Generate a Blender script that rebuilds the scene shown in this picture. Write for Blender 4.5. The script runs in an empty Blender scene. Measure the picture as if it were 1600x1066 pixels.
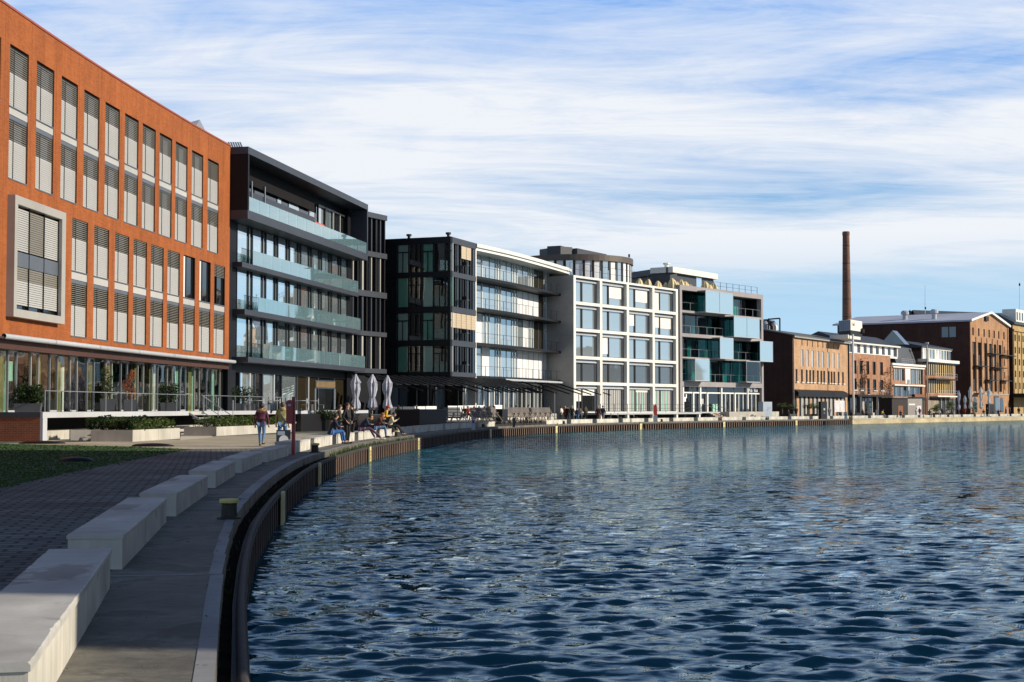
import bpy, bmesh, math, random
import numpy as np
from mathutils import Vector, Matrix
random.seed(7); np.random.seed(7)
R = math.radians
SC = bpy.context.scene; COL = SC.collection
# ------------------------------------------------------------------ survey of the photograph -> plan metres
FP = 2300.0; PITCH = math.atan(104.6/FP); EYE = 1.53
CA, SA = math.cos(PITCH), math.sin(PITCH)
def ray(px, py):
    den = FP*CA-(533-py)*SA
    return (px-800)/den, (FP*SA+(533-py)*CA)/den
def on_z(px, py, z=0.0):
    x, s = ray(px, py); d = (z-EYE)/s
    return x*d, d
def at_d(px, py, d):
    x, s = ray(px, py)
    return x*d, d, EYE+s*d

class Fac:
    """a vertical facade (or quay) line in plan: u along it, v outward to its right, z up"""
    def __init__(s, pts, curved=None):
        s.P = np.array(pts, float); n = len(s.P)
        seg = np.diff(s.P, axis=0); L = np.linalg.norm(seg, axis=1)
        s.S = np.concatenate([[0], np.cumsum(L)]); s.len = s.S[-1]
        T = seg/L[:, None]; V = np.zeros_like(s.P); V[:-1] += T; V[1:] += T
        s.T = V/np.linalg.norm(V, axis=1)[:, None]
        s.curved = (n > 2) if curved is None else curved
    def tan(s, u):
        i = min(max(int(np.searchsorted(s.S, u))-1, 0), len(s.S)-2)
        f = min(max((u-s.S[i])/(s.S[i+1]-s.S[i]), 0), 1)
        t = s.T[i]*(1-f)+s.T[i+1]*f
        return t/np.linalg.norm(t)
    def pos(s, u, v=0.0):
        t = s.tan(u); i = min(max(int(np.searchsorted(s.S, u))-1, 0), len(s.S)-2)
        if u < 0: p = s.P[0]+s.T[0]*u
        elif u > s.len: p = s.P[-1]+s.T[-1]*(u-s.len)
        else:
            f = (u-s.S[i])/(s.S[i+1]-s.S[i]); p = s.P[i]*(1-f)+s.P[i+1]*f
        return (p[0]+t[1]*v, p[1]-t[0]*v)
    def ang(s, u): t = s.tan(u); return math.atan2(t[1], t[0])
    def p3(s, u, v, z): x, y = s.pos(u, v); return (x, y, z)
    def u_at(s, px, py, v=0.0, lo=None, hi=None):
        x, _ = ray(px, py); lo = -15 if lo is None else lo; hi = s.len+25 if hi is None else hi
        best = None; N = 240; pu = None
        for k in range(N+1):
            u = lo+(hi-lo)*k/N; p = s.pos(u, v); g = p[0]-x*p[1]
            if pu is not None and (pg <= 0) != (g <= 0):
                a, b, ga = pu, u, pg
                for _ in range(40):
                    m = (a+b)/2; q = s.pos(m, v); gm = q[0]-x*q[1]
                    if (gm <= 0) == (ga <= 0): a, ga = m, gm
                    else: b = m
                return (a+b)/2
            pu, pg = u, g
        return lo if abs(pg) > 0 and k == 0 else u
    def z_at(s, px, py, v=0.0):
        u = s.u_at(px, py, v); return EYE+ray(px, py)[1]*s.pos(u, v)[1]
ID = Fac([(0, 0), (1, 0)])

class M:
    """collects faces, then links them as ONE mesh object"""
    def __init__(s): s.v = []; s.f = []; s.m = []; s.mats = []; s.smooth = False
    def mi(s, mat):
        if mat not in s.mats: s.mats.append(mat)
        return s.mats.index(mat)
    def poly(s, pts, mat):
        b = len(s.v); s.v += [tuple(p) for p in pts]; s.f.append(tuple(range(b, b+len(pts)))); s.m.append(s.mi(mat)); return s
    def fq(s, fr, u0, u1, v, z0, z1, mat, va=None):
        n = max(1, math.ceil((u1-u0)/3)) if fr.curved else 1
        for k in range(n):
            a = u0+(u1-u0)*k/n; b = u0+(u1-u0)*(k+1)/n
            s.poly([fr.p3(a, v, z0), fr.p3(b, v, z0), fr.p3(b, v, z1), fr.p3(a, v, z1)], mat)
        return s
    def box(s, fr, u0, u1, v0, v1, z0, z1, mat):
        n = max(1, math.ceil((u1-u0)/3)) if fr.curved else 1; k = s.mi(mat); b = len(s.v)
        for i in range(n+1):
            u = u0+(u1-u0)*i/n
            s.v += [fr.p3(u, v0, z0), fr.p3(u, v1, z0), fr.p3(u, v1, z1), fr.p3(u, v0, z1)]
        for i in range(n):
            p = b+4*i; q = p+4
            for f in ((p+1, q+1, q+2, p+2), (p+2, q+2, q+3, p+3), (q, p, p+3, q+3), (p, q, q+1, p+1)): s.f.append(f); s.m.append(k)
        e = b+4*n
        s.f += [(b, b+1, b+2, b+3), (e, e+3, e+2, e+1)]; s.m += [k, k]; return s
    def slab(s, pts, z0, z1, mat):
        n = len(pts); a = sum(pts[i][0]*pts[(i+1) % n][1]-pts[(i+1) % n][0]*pts[i][1] for i in range(n))
        if a < 0: pts = pts[::-1]
        k = s.mi(mat); b = len(s.v); s.v += [(x, y, z0) for x, y in pts]+[(x, y, z1) for x, y in pts]
        s.f += [tuple(range(b+n-1, b-1, -1)), tuple(range(b+n, b+2*n))]+[(b+i, b+(i+1) % n, b+n+(i+1) % n, b+n+i) for i in range(n)]
        s.m += [k]*(n+2); return s
    def prism(s, tri, d, mat):
        """polygon tri (3-D points) swept by vector d"""
        n = len(tri); b = len(s.v); k = s.mi(mat); d = Vector(d)
        s.v += [tuple(p) for p in tri]+[tuple(Vector(p)+d) for p in tri]
        s.f += [tuple(range(b+n-1, b-1, -1)), tuple(range(b+n, b+2*n))]+[(b+i, b+(i+1) % n, b+n+(i+1) % n, b+n+i) for i in range(n)]
        s.m += [k]*(n+2); return s
    def bar(s, p0, p1, r, mat, n=6, r1=None):
        p0, p1 = Vector(p0), Vector(p1); d = (p1-p0)
        if d.length < 1e-6: return s
        d.normalize(); a = Vector((0, 0, 1)) if abs(d.z) < .9 else Vector((1, 0, 0))
        x = d.cross(a).normalized(); y = d.cross(x); r1 = r if r1 is None else r1; b = len(s.v); k = s.mi(mat)
        for p, q in ((p0, r), (p1, r1)):
            for i in range(n):
                t = 2*math.pi*(i+.5)/n; s.v.append(tuple(p+x*(q*math.cos(t))+y*(q*math.sin(t))))
        for i in range(n):
            j = (i+1) % n; s.f.append((b+i, b+n+i, b+n+j, b+j)); s.m.append(k)
        s.f += [tuple(range(b, b+n)), tuple(range(b+2*n-1, b+n-1, -1))]; s.m += [k, k]; return s
    def lathe(s, c, prof, mat, n=12, sx=1, sy=1, wob=0, seed=0, fold=0):
        b = len(s.v); k = s.mi(mat); rg = random.Random(seed); m = len(prof)
        for r, z in prof:
            for i in range(n):
                t = 2*math.pi*i/n; q = r*(1+wob*rg.uniform(-1, 1))*(1+(fold if i % 2 else -fold))
                s.v.append((c[0]+q*math.cos(t)*sx, c[1]+q*math.sin(t)*sy, c[2]+z))
        for j in range(m-1):
            for i in range(n):
                i2 = (i+1) % n; s.f.append((b+j*n+i, b+j*n+i2, b+(j+1)*n+i2, b+(j+1)*n+i)); s.m.append(k)
        s.f += [tuple(range(b+n-1, b-1, -1)), tuple(range(b+(m-1)*n, b+m*n))]; s.m += [k, k]; return s
    def tube(s, pts, r, mat, n=8):
        P = [Vector(p) for p in pts]; b = len(s.v); k = s.mi(mat)
        for i, p in enumerate(P):
            d = (P[min(i+1, len(P)-1)]-P[max(i-1, 0)]).normalized(); a = Vector((0, 0, 1)) if abs(d.z) < .9 else Vector((1, 0, 0))
            x = d.cross(a).normalized(); y = d.cross(x)
            for j in range(n):
                t = 2*math.pi*j/n; s.v.append(tuple(p+x*(r*math.cos(t))+y*(r*math.sin(t))))
        for i in range(len(P)-1):
            for j in range(n):
                q = (j+1) % n; s.f.append((b+i*n+j, b+(i+1)*n+j, b+(i+1)*n+q, b+i*n+q)); s.m.append(k)
        return s
    def holes(s, fr, v, u0, u1, z0, z1, hs, rev, mat, rmat=None):
        rmat = rmat or mat
        us = {u0, u1}; zs = {z0, z1}
        for a, b, c, d in hs: us |= {a, b}; zs |= {c, d}
        if fr.curved: us |= set(np.arange(u0, u1, 3.0).tolist())
        us = sorted(x for x in us if u0 <= x <= u1); zs = sorted(x for x in zs if z0 <= x <= z1)
        for i in range(len(us)-1):
            if us[i+1]-us[i] < 1e-4: continue
            for j in range(len(zs)-1):
                if zs[j+1]-zs[j] < 1e-4: continue
                uc, zc = (us[i]+us[i+1])/2, (zs[j]+zs[j+1])/2
                if any(a < uc < b and c < zc < d for a, b, c, d in hs): continue
                s.poly([fr.p3(us[i], v, zs[j]), fr.p3(us[i+1], v, zs[j]), fr.p3(us[i+1], v, zs[j+1]), fr.p3(us[i], v, zs[j+1])], mat)
        w = v-rev
        for a, b, c, d in hs:
            s.poly([fr.p3(a, v, d), fr.p3(b, v, d), fr.p3(b, w, d), fr.p3(a, w, d)], rmat)
            s.poly([fr.p3(a, w, c), fr.p3(b, w, c), fr.p3(b, v, c), fr.p3(a, v, c)], rmat)
            s.poly([fr.p3(a, v, c), fr.p3(a, v, d), fr.p3(a, w, d), fr.p3(a, w, c)], rmat)
            s.poly([fr.p3(b, w, c), fr.p3(b, w, d), fr.p3(b, v, d), fr.p3(b, v, c)], rmat)
        return s
    def build(s, name, parent=None, loc=None, base=None):
        """base: world point subtracted from the vertices (defaults to the root's location)"""
        if base is None:
            base = (0, 0, 0); o = parent
            while o is not None:
                if o.get('_base') is not None: base = tuple(o['_base']); break
                o = o.parent
            if parent is None and loc is not None: base = loc
        me = bpy.data.meshes.new(name)
        me.from_pydata([(x-base[0], y-base[1], z-base[2]) for x, y, z in s.v], [], s.f)
        for t in s.mats: me.materials.append(t)
        me.polygons.foreach_set('material_index', s.m)
        if s.smooth: me.polygons.foreach_set('use_smooth', [True]*len(s.f))
        me.update()
        o = bpy.data.objects.new(name, me); COL.objects.link(o)
        if parent is not None: o.parent = parent
        elif loc is not None: o.location = loc
        return o

def _islands(m):
    par = list(range(len(m.v)))
    def f(a):
        while par[a] != a: par[a] = par[par[a]]; a = par[a]
        return a
    for fc in m.f:
        for i in fc[1:]: par[f(i)] = f(fc[0])
    g = {}
    for k, fc in enumerate(m.f): g.setdefault(f(fc[0]), []).append(k)
    return g.values()
def build_each(m, name, parent):
    """every separate piece becomes a part of its own"""
    o = None
    for ks in _islands(m):
        q = M(); q.smooth = m.smooth; ix = {}
        for k in ks:
            fc = []
            for i in m.f[k]:
                if i not in ix: ix[i] = len(q.v); q.v.append(m.v[i])
                fc.append(ix[i])
            q.f.append(tuple(fc)); q.m.append(q.mi(m.mats[m.m[k]]))
        o = q.build(name, parent)
    return o
def tag(o, label=None, cat=None, group=None, kind=None):
    if label: o['label'] = label
    if cat: o['category'] = cat
    if group: o['group'] = group
    if kind: o['kind'] = kind
    return o
def thing(name, label, cat, loc=(0, 0, 0), rz=0, group=None, world=True):
    o = bpy.data.objects.new(name, None); COL.objects.link(o); o.location = loc; o.rotation_euler = (0, 0, rz); o.empty_display_size = .3
    if world: o['_base'] = list(map(float, loc))
    return tag(o, label, cat, group)
def inst(src, parent, loc, rz):
    """copy a part (and its sub-parts) sharing mesh data"""
    c = src.copy(); COL.objects.link(c); c.parent = parent; c.location = loc; c.rotation_euler = (0, 0, rz)
    for g in src.children:
        d = g.copy(); COL.objects.link(d); d.parent = c
    return c
def dup(root, loc, rz, label=None, group=None, sc=None, swap=None):
    r = root.copy(); COL.objects.link(r); r.location = loc; r.rotation_euler = (0, 0, rz)
    if sc: r.scale = (sc, sc, sc)
    if label: r['label'] = label
    if group: r['group'] = group
    for ch in list(root.children):
        c = ch.copy(); COL.objects.link(c); c.parent = r
        if swap:
            for sl in c.material_slots:
                k = sl.material.name if sl.material else ''
                if k in swap: sl.link = 'OBJECT'; sl.material = swap[k]
        for g in ch.children:
            d = g.copy(); COL.objects.link(d); d.parent = c
    return r
def structure(name, m, label=None): return tag(m.build(name), label, None, None, 'structure')

# ------------------------------------------------------------------ materials
def _nt(name):
    m = bpy.data.materials.new(name); m.use_nodes = True; nt = m.node_tree; nt.nodes.clear()
    return m, nt, (lambda t, **k: _mk(nt, t, k)), nt.links.new
def _mk(nt, t, k):
    n = nt.nodes.new(t)
    for a, b in k.items(): setattr(n, a, b)
    return n
def c4(c): return (c[0], c[1], c[2], 1)
def mat(name, col, rough=.7, var=.18, sc=2.0, metal=0, bump=0, spec=.5, big=.12, bigsc=.15, stretch=None, lines=None, col2=None, stain=None):
    m, nt, N, L = _nt(name)
    out = N('ShaderNodeOutputMaterial'); p = N('ShaderNodeBsdfPrincipled'); L(p.outputs[0], out.inputs[0])
    p.inputs['Roughness'].default_value = rough; p.inputs['Metallic'].default_value = metal; p.inputs['Specular IOR Level'].default_value = spec
    tc = N('ShaderNodeTexCoord'); src = tc.outputs['Object']
    if stretch:
        mp = N('ShaderNodeMapping'); mp.inputs['Scale'].default_value = stretch; L(src, mp.inputs[0]); vec = mp.outputs[0]
    else: vec = src
    n1 = N('ShaderNodeTexNoise'); n1.inputs['Scale'].default_value = sc; n1.inputs['Detail'].default_value = 6; n1.inputs['Roughness'].default_value = .65; L(vec, n1.inputs[0])
    n2 = N('ShaderNodeTexNoise'); n2.inputs['Scale'].default_value = bigsc; n2.inputs['Detail'].default_value = 3; L(src, n2.inputs[0])
    mx = N('ShaderNodeMix', data_type='RGBA'); 
    lo = tuple(c*(1-var*1.6) for c in col); hi = tuple(min(1, c*(1+var*1.6)) for c in (col2 or col))
    mx.inputs[6].default_value = c4(lo); mx.inputs[7].default_value = c4(hi); L(n1.outputs[0], mx.inputs[0])
    mr = N('ShaderNodeMapRange'); mr.inputs[1].default_value = .3; mr.inputs[2].default_value = .7; mr.inputs[3].default_value = 1-big; mr.inputs[4].default_value = 1+big; L(n2.outputs[0], mr.inputs[0])
    mu = N('ShaderNodeMix', data_type='RGBA', blend_type='MULTIPLY'); mu.inputs[0].default_value = 1; L(mx.outputs[2], mu.inputs[6])
    cb = N('ShaderNodeCombineColor'); [L(mr.outputs[0], cb.inputs[i]) for i in range(3)]; L(cb.outputs[0], mu.inputs[7])
    final = mu.outputs[2]
    if lines:   # (axis-direction 2-D or 'z', period, width, darkness): joints of panels, boards, courses
        for dr, per, wid, dark in lines:
            if dr == 'z': dv = (0, 0, 1)
            else: dv = (dr[0], dr[1], 0)
            dt = N('ShaderNodeVectorMath', operation='DOT_PRODUCT'); L(src, dt.inputs[0]); dt.inputs[1].default_value = dv
            a = N('ShaderNodeMath', operation='DIVIDE'); L(dt.outputs['Value'], a.inputs[0]); a.inputs[1].default_value = per
            b = N('ShaderNodeMath', operation='FRACT'); L(a.outputs[0], b.inputs[0])
            c = N('ShaderNodeMath', operation='LESS_THAN'); L(b.outputs[0], c.inputs[0]); c.inputs[1].default_value = wid/per
            mm = N('ShaderNodeMix', data_type='RGBA', blend_type='MULTIPLY'); L(c.outputs[0], mm.inputs[0]); L(final, mm.inputs[6]); mm.inputs[7].default_value = (dark, dark, dark, 1); final = mm.outputs[2]
    if stain:   # damp or dirty patches with an outline of their own: (scale, threshold, darkness)
        ns = N('ShaderNodeTexNoise'); ns.inputs['Scale'].default_value = stain[0]; ns.inputs['Detail'].default_value = 7; ns.inputs['Roughness'].default_value = .6; ns.inputs['Distortion'].default_value = .5; L(src, ns.inputs[0])
        ms = N('ShaderNodeMapRange', interpolation_type='SMOOTHSTEP'); ms.inputs[1].default_value = stain[1]; ms.inputs[2].default_value = stain[1]+.07; L(ns.outputs[0], ms.inputs[0])
        mm = N('ShaderNodeMix', data_type='RGBA', blend_type='MULTIPLY'); L(ms.outputs[0], mm.inputs[0]); L(final, mm.inputs[6]); mm.inputs[7].default_value = (stain[2], stain[2]*.97, stain[2]*.92, 1); final = mm.outputs[2]
    L(final, p.inputs['Base Color'])
    if bump:
        bp = N('ShaderNodeBump'); bp.inputs['Strength'].default_value = bump; bp.inputs['Distance'].default_value = .02; L(n1.outputs[0], bp.inputs['Height']); L(bp.outputs[0], p.inputs['Normal'])
    return m
def brick(name, c1, c2, mortar, dr, bw=.26, bh=.085, big=.18, msize=.06, joints=None, bump=0, flat=False):
    m, nt, N, L = _nt(name)
    out = N('ShaderNodeOutputMaterial'); p = N('ShaderNodeBsdfPrincipled'); L(p.outputs[0], out.inputs[0]); p.inputs['Roughness'].default_value = .85; p.inputs['Specular IOR Level'].default_value = .25
    tc = N('ShaderNodeTexCoord'); src = tc.outputs['Object']
    dt = N('ShaderNodeVectorMath', operation='DOT_PRODUCT'); L(src, dt.inputs[0]); dt.inputs[1].default_value = (dr[0], dr[1], 0)
    sp = N('ShaderNodeSeparateXYZ'); L(src, sp.inputs[0]); cb = N('ShaderNodeCombineXYZ'); L(dt.outputs['Value'], cb.inputs[0])
    if flat: d2_ = N('ShaderNodeVectorMath', operation='DOT_PRODUCT'); L(src, d2_.inputs[0]); d2_.inputs[1].default_value = (-dr[1], dr[0], 0); L(d2_.outputs['Value'], cb.inputs[1])
    else: L(sp.outputs[2], cb.inputs[1])
    b = N('ShaderNodeTexBrick'); L(cb.outputs[0], b.inputs[0]); b.inputs['Scale'].default_value = 1; b.inputs['Brick Width'].default_value = bw; b.inputs['Row Height'].default_value = bh
    b.inputs['Mortar Size'].default_value = bh*msize*2; b.inputs['Color1'].default_value = c4(c1); b.inputs['Color2'].default_value = c4(c2); b.inputs['Mortar'].default_value = c4(mortar); b.inputs['Bias'].default_value = 0
    n2 = N('ShaderNodeTexNoise'); n2.inputs['Scale'].default_value = .35; n2.inputs['Detail'].default_value = 6; n2.inputs['Roughness'].default_value = .7; L(src, n2.inputs[0])
    mr = N('ShaderNodeMapRange'); mr.inputs[1].default_value = .3; mr.inputs[2].default_value = .7; mr.inputs[3].default_value = 1-big; mr.inputs[4].default_value = 1+big; L(n2.outputs[0], mr.inputs[0])
    mu = N('ShaderNodeMix', data_type='RGBA', blend_type='MULTIPLY'); mu.inputs[0].default_value = 1; L(b.outputs[0], mu.inputs[6])
    mp3 = N('ShaderNodeMapping'); mp3.inputs['Scale'].default_value = (1.6, 1.6, 1.6 if flat else .09); L(src, mp3.inputs[0])
    n3 = N('ShaderNodeTexNoise'); n3.inputs['Scale'].default_value = 1; n3.inputs['Detail'].default_value = 5; n3.inputs['Roughness'].default_value = .7; L(mp3.outputs[0], n3.inputs[0])
    mr3 = N('ShaderNodeMapRange'); mr3.inputs[1].default_value = .36; mr3.inputs[2].default_value = .66; mr3.inputs[3].default_value = .80; mr3.inputs[4].default_value = 1.06; L(n3.outputs[0], mr3.inputs[0])
    mm3 = N('ShaderNodeMath', operation='MULTIPLY'); L(mr.outputs[0], mm3.inputs[0]); L(mr3.outputs[0], mm3.inputs[1])
    c3 = N('ShaderNodeCombineColor'); [L(mm3.outputs[0], c3.inputs[i]) for i in range(3)]; L(c3.outputs[0], mu.inputs[7]); final = mu.outputs[2]
    for per, wid, dark in (joints or []):
        a = N('ShaderNodeMath', operation='DIVIDE'); L(dt.outputs['Value'], a.inputs[0]); a.inputs[1].default_value = per
        f = N('ShaderNodeMath', operation='FRACT'); L(a.outputs[0], f.inputs[0]); c = N('ShaderNodeMath', operation='LESS_THAN'); L(f.outputs[0], c.inputs[0]); c.inputs[1].default_value = wid/per
        mm = N('ShaderNodeMix', data_type='RGBA', blend_type='MULTIPLY'); L(c.outputs[0], mm.inputs[0]); L(final, mm.inputs[6]); mm.inputs[7].default_value = (dark, dark, dark, 1); final = mm.outputs[2]
    L(final, p.inputs['Base Color']); return m
def glossglass(name, base, ior=2.0, rough=.02, wave=.02, sc=.5, tint=(1, 1, 1), metal=0):
    m, nt, N, L = _nt(name)
    out = N('ShaderNodeOutputMaterial'); p = N('ShaderNodeBsdfPrincipled'); L(p.outputs[0], out.inputs[0])
    p.inputs['Base Color'].default_value = c4(base); p.inputs['Roughness'].default_value = rough; p.inputs['IOR'].default_value = ior
    p.inputs['Specular Tint'].default_value = c4(tint); p.inputs['Metallic'].default_value = metal
    tc = N('ShaderNodeTexCoord'); n1 = N('ShaderNodeTexNoise'); n1.inputs['Scale'].default_value = sc; n1.inputs['Detail'].default_value = 1; L(tc.outputs['Object'], n1.inputs[0])
    bp = N('ShaderNodeBump'); bp.inputs['Strength'].default_value = 1; bp.inputs['Distance'].default_value = wave; L(n1.outputs[0], bp.inputs['Height']); L(bp.outputs[0], p.inputs['Normal'])
    return m
def clearglass(name, tint, ior=1.5, mn=.0, mxv=1.0, wave=.01, gcol=(1, 1, 1), body=None):
    m, nt, N, L = _nt(name)
    out = N('ShaderNodeOutputMaterial'); t = N('ShaderNodeBsdfTransparent'); t.inputs[0].default_value = c4(tint); g = N('ShaderNodeBsdfGlossy'); g.inputs['Roughness'].default_value = .02; g.inputs[0].default_value = c4(gcol)
    if body: df = N('ShaderNodeBsdfDiffuse'); df.inputs[0].default_value = c4(body[0]); m0 = N('ShaderNodeMixShader'); m0.inputs[0].default_value = body[1]; L(t.outputs[0], m0.inputs[1]); L(df.outputs[0], m0.inputs[2]); t = m0
    fr = N('ShaderNodeFresnel'); fr.inputs[0].default_value = ior; mr = N('ShaderNodeMapRange'); mr.inputs[3].default_value = mn; mr.inputs[4].default_value = mxv; L(fr.outputs[0], mr.inputs[0])
    tc = N('ShaderNodeTexCoord'); n1 = N('ShaderNodeTexNoise'); n1.inputs['Scale'].default_value = .5; n1.inputs['Detail'].default_value = 1; L(tc.outputs['Object'], n1.inputs[0])
    bp = N('ShaderNodeBump'); bp.inputs['Distance'].default_value = wave; L(n1.outputs[0], bp.inputs['Height']); L(bp.outputs[0], g.inputs['Normal'])
    mx = N('ShaderNodeMixShader'); L(mr.outputs[0], mx.inputs[0]); L(t.outputs[0], mx.inputs[1]); L(g.outputs[0], mx.inputs[2]); L(mx.outputs[0], out.inputs[0]); return m
def leafmat(name, c1, c2):
    m, nt, N, L = _nt(name)
    out = N('ShaderNodeOutputMaterial'); d = N('ShaderNodeBsdfPrincipled'); d.inputs['Roughness'].default_value = .6; d.inputs['Specular IOR Level'].default_value = .3
    tr = N('ShaderNodeBsdfTranslucent'); mx = N('ShaderNodeMixShader'); mx.inputs[0].default_value = .25
    tc = N('ShaderNodeTexCoord'); n1 = N('ShaderNodeTexNoise'); n1.inputs['Scale'].default_value = 3; n1.inputs['Detail'].default_value = 5; L(tc.outputs['Object'], n1.inputs[0])
    mc = N('ShaderNodeMix', data_type='RGBA'); mc.inputs[6].default_value = c4(c1); mc.inputs[7].default_value = c4(c2); mr = N('ShaderNodeMapRange'); mr.inputs[1].default_value = .35; mr.inputs[2].default_value = .65; L(n1.outputs[0], mr.inputs[0]); L(mr.outputs[0], mc.inputs[0])
    L(mc.outputs[2], d.inputs['Base Color']); L(mc.outputs[2], tr.inputs[0]); L(d.outputs[0], mx.inputs[1]); L(tr.outputs[0], mx.inputs[2]); L(mx.outputs[0], out.inputs[0]); return m
# ------------------------------------------------------------------ palette
T_O = (.12, .993); T_45 = (.53, .85)
BRK_O = brick('orange_brick', (.375, .112, .027), (.29, .080, .020), (.31, .10, .04), T_O, joints=[(3.45, .035, .55)], big=.14)
BRK_A = brick('pale_red_brick', (.60, .375, .21), (.42, .23, .125), (.45, .30, .19), T_45, big=.22)
BRK_B = brick('red_brick', (.45, .225, .12), (.31, .135, .075), (.38, .24, .16), T_45, big=.3)
BRK_S = brick('shade_toned_brick', (.085, .032, .024), (.06, .024, .018), (.07, .045, .035), (-.85, .53), big=.25)  # shade of the sunless side walls is put into this darker brick colour
BRK_W = brick('warehouse_brick', (.46, .245, .115), (.33, .16, .078), (.42, .27, .17), T_45, big=.25)
BRK_Y = brick('yellow_brick', (.50, .34, .14), (.40, .26, .10), (.42, .32, .2), T_45, big=.2)
BRK_L = brick('low_wall_brick', (.36, .105, .045), (.27, .075, .033), (.34, .2, .13), (1, 0), bw=.25, bh=.085, big=.15)
DARK = mat('anthracite_panel', (.008, .009, .013), .55, .2, 1.5, spec=.2, lines=[(T_O, 2.4, .03, .5)])
DARK2 = mat('anthracite_fascia', (.034, .040, .054), .5, .2, 1.5)
BLACK = mat('black_steel', (.006, .006, .008), .5, .2, 3, spec=.3)
GREYM = mat('grey_metal', (.27, .29, .32), .4, .1, 3, metal=.3)
LGREY = mat('light_grey_metal', (.42, .44, .47), .45, .1, 3)
PALE = mat('pale_frame_metal', (.36, .345, .315), .5, .08, 2)
WHITE = mat('white_render', (.735, .71, .645), .6, .08, 1.6, big=.07, bigsc=.4, stretch=(2, 2, .25))
WPANEL = mat('white_panel', (.74, .73, .72), .5, .05, .6)
CONC = mat('fair_faced_concrete', (.40, .385, .36), .8, .14, 1.3, big=.15, lines=[('z', 2.6, .03, .7)])
CONC_B = mat('bench_concrete', (.50, .475, .415), .8, .24, 5, bump=.4, stain=(1.6, .60, .62), big=.28, bigsc=.9, stretch=(1.4, 1.4, .18))
CONC_T = mat('bench_top_concrete', (.44, .425, .39), .6, .18, 3, bump=.3, big=.3, bigsc=.7, stain=(.75, .55, .52))
CONC_D = mat('quay_strip_concrete', (.145, .136, .110), .75, .42, 5, bump=.4, big=.4, bigsc=.8, stretch=(1.5, 1.5, 1), stain=(.8, .52, .55), lines=[((.205, .98), .28, .03, .86)])
CONC_E = mat('quay_edge_concrete', (.24, .24, .245), .7, .15, 6, bump=.1, big=.2, bigsc=.7)
CONC_P = mat('planter_concrete', (.45, .425, .37), .8, .2, 1.4, big=.2, bigsc=.5, stretch=(1.5, 1.5, .5), lines=[((.2, .98), 1.8, .03, .5)])
DECKE = mat('deck_edge_concrete', (.46, .47, .49), .7, .08, 2)
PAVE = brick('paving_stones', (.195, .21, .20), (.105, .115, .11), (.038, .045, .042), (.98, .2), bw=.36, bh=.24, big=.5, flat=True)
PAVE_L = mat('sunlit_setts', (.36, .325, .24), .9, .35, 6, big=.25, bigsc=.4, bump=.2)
GRAVEL = mat('pale_gravel', (.50, .46, .37), .95, .15, 12, big=.1)
LAND = mat('city_ground', (.17, .16, .14), .95, .2, .3)
GRASS = mat('lawn_soil', (.016, .052, .012), .95, .35, 8, big=.25, bigsc=.3)
BLADE = leafmat('lawn_blade', (.022, .07, .012), (.05, .12, .02))
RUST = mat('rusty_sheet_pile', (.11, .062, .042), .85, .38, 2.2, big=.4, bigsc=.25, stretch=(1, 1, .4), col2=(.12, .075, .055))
PILE_D = mat('dark_pile_recess', (.026, .017, .014), .9, .4, 3)  # recess faces of the piling, in a darker colour than the ribs
TUBE = mat('rusty_tube', (.030, .024, .023), .8, .45, 9, bump=.5, big=.3, bigsc=.5)
MOSS = mat('mossy_gap', (.02, .024, .011), .95, .5, 7, big=.4, bigsc=.6)
STONE_Q = mat('pale_quay_stone', (.46, .37, .22), .9, .3, .7, big=.25, bigsc=.2, stretch=(1, 1, 2))
SLATY = mat('ochre_slat', (.52, .35, .12), .7, .2, 4)
YELLOW = mat('yellow_paint', (.60, .50, .17), .6, .15, 5)
CREAMY = mat('ladder_yellow', (.72, .62, .32), .65, .15, 4)
REDP = mat('red_paint', (.30, .018, .022), .35, .12, 4)
REDL = mat('life_ring_red', (.62, .07, .03), .45, .1, 4)
BOLLARD = mat('bollard_iron', (.03, .028, .02), .7, .3, 6)
WOODC = mat('weathered_wood', (.15, .13, .12), .8, .25, 4, stretch=(1, 1, 6))
WOODL = mat('pale_wood', (.55, .43, .27), .75, .15, 4)
WOODR = mat('red_brown_wood', (.20, .075, .035), .75, .2, 3)
DKWOOD = mat('dark_brown_wood', (.016, .010, .009), .75, .3, 2, lines=[('z', .2, .02, .4)])
CLOTHG = mat('grey_parasol_cloth', (.46, .47, .53), .9, .12, 5)
CLOTHC = mat('cream_parasol_cloth', (.70, .58, .33), .9, .12, 4)
CLOTHW = mat('white_parasol_cloth', (.72, .70, .66), .9, .08, 4)
SLAT = mat('blind_slat', (.42, .415, .40), .5, .05, 3)
SLATD = mat('blind_slat_open', (.20, .185, .15), .5, .08, 3)
SILLW = mat('pale_spandrel', (.43, .42, .40), .5, .06, 2)
SILLD = mat('slate_spandrel', (.10, .115, .14), .4, .1, 2)
BROWNF = mat('brown_fascia', (.06, .022, .014), .6, .2, 2)
REDCAP = mat('parapet_red', (.30, .07, .04), .6, .15, 2)
BRONZE = mat('bronze_cladding', (.085, .062, .045), .5, .15, 1.5, lines=[((.6, .8), 1.2, .03, .6)])
LOUVB = mat('black_louvre', (.012, .010, .010), .7, .2, 2, spec=.15, lines=[('z', .16, .06, .35)])
LOUVRE = mat('dark_louvre', (.05, .056, .062), .5, .2, 2, lines=[('z', .16, .06, .35)])
PURPG = mat('mauve_grey_concrete', (.30, .275, .275), .75, .1, 1.5)
ROOFG = mat('grey_roof', (.11, .115, .12), .8, .15, 1)
ROOFL = mat('lilac_metal_roof', (.42, .43, .50), .45, .08, 1, lines=[((.85, -.53), .6, .05, .85)])
ROOFD = mat('slate_roof', (.035, .045, .06), .6, .2, 1, lines=[((.53, .85), 1.2, .05, .7)])
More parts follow.
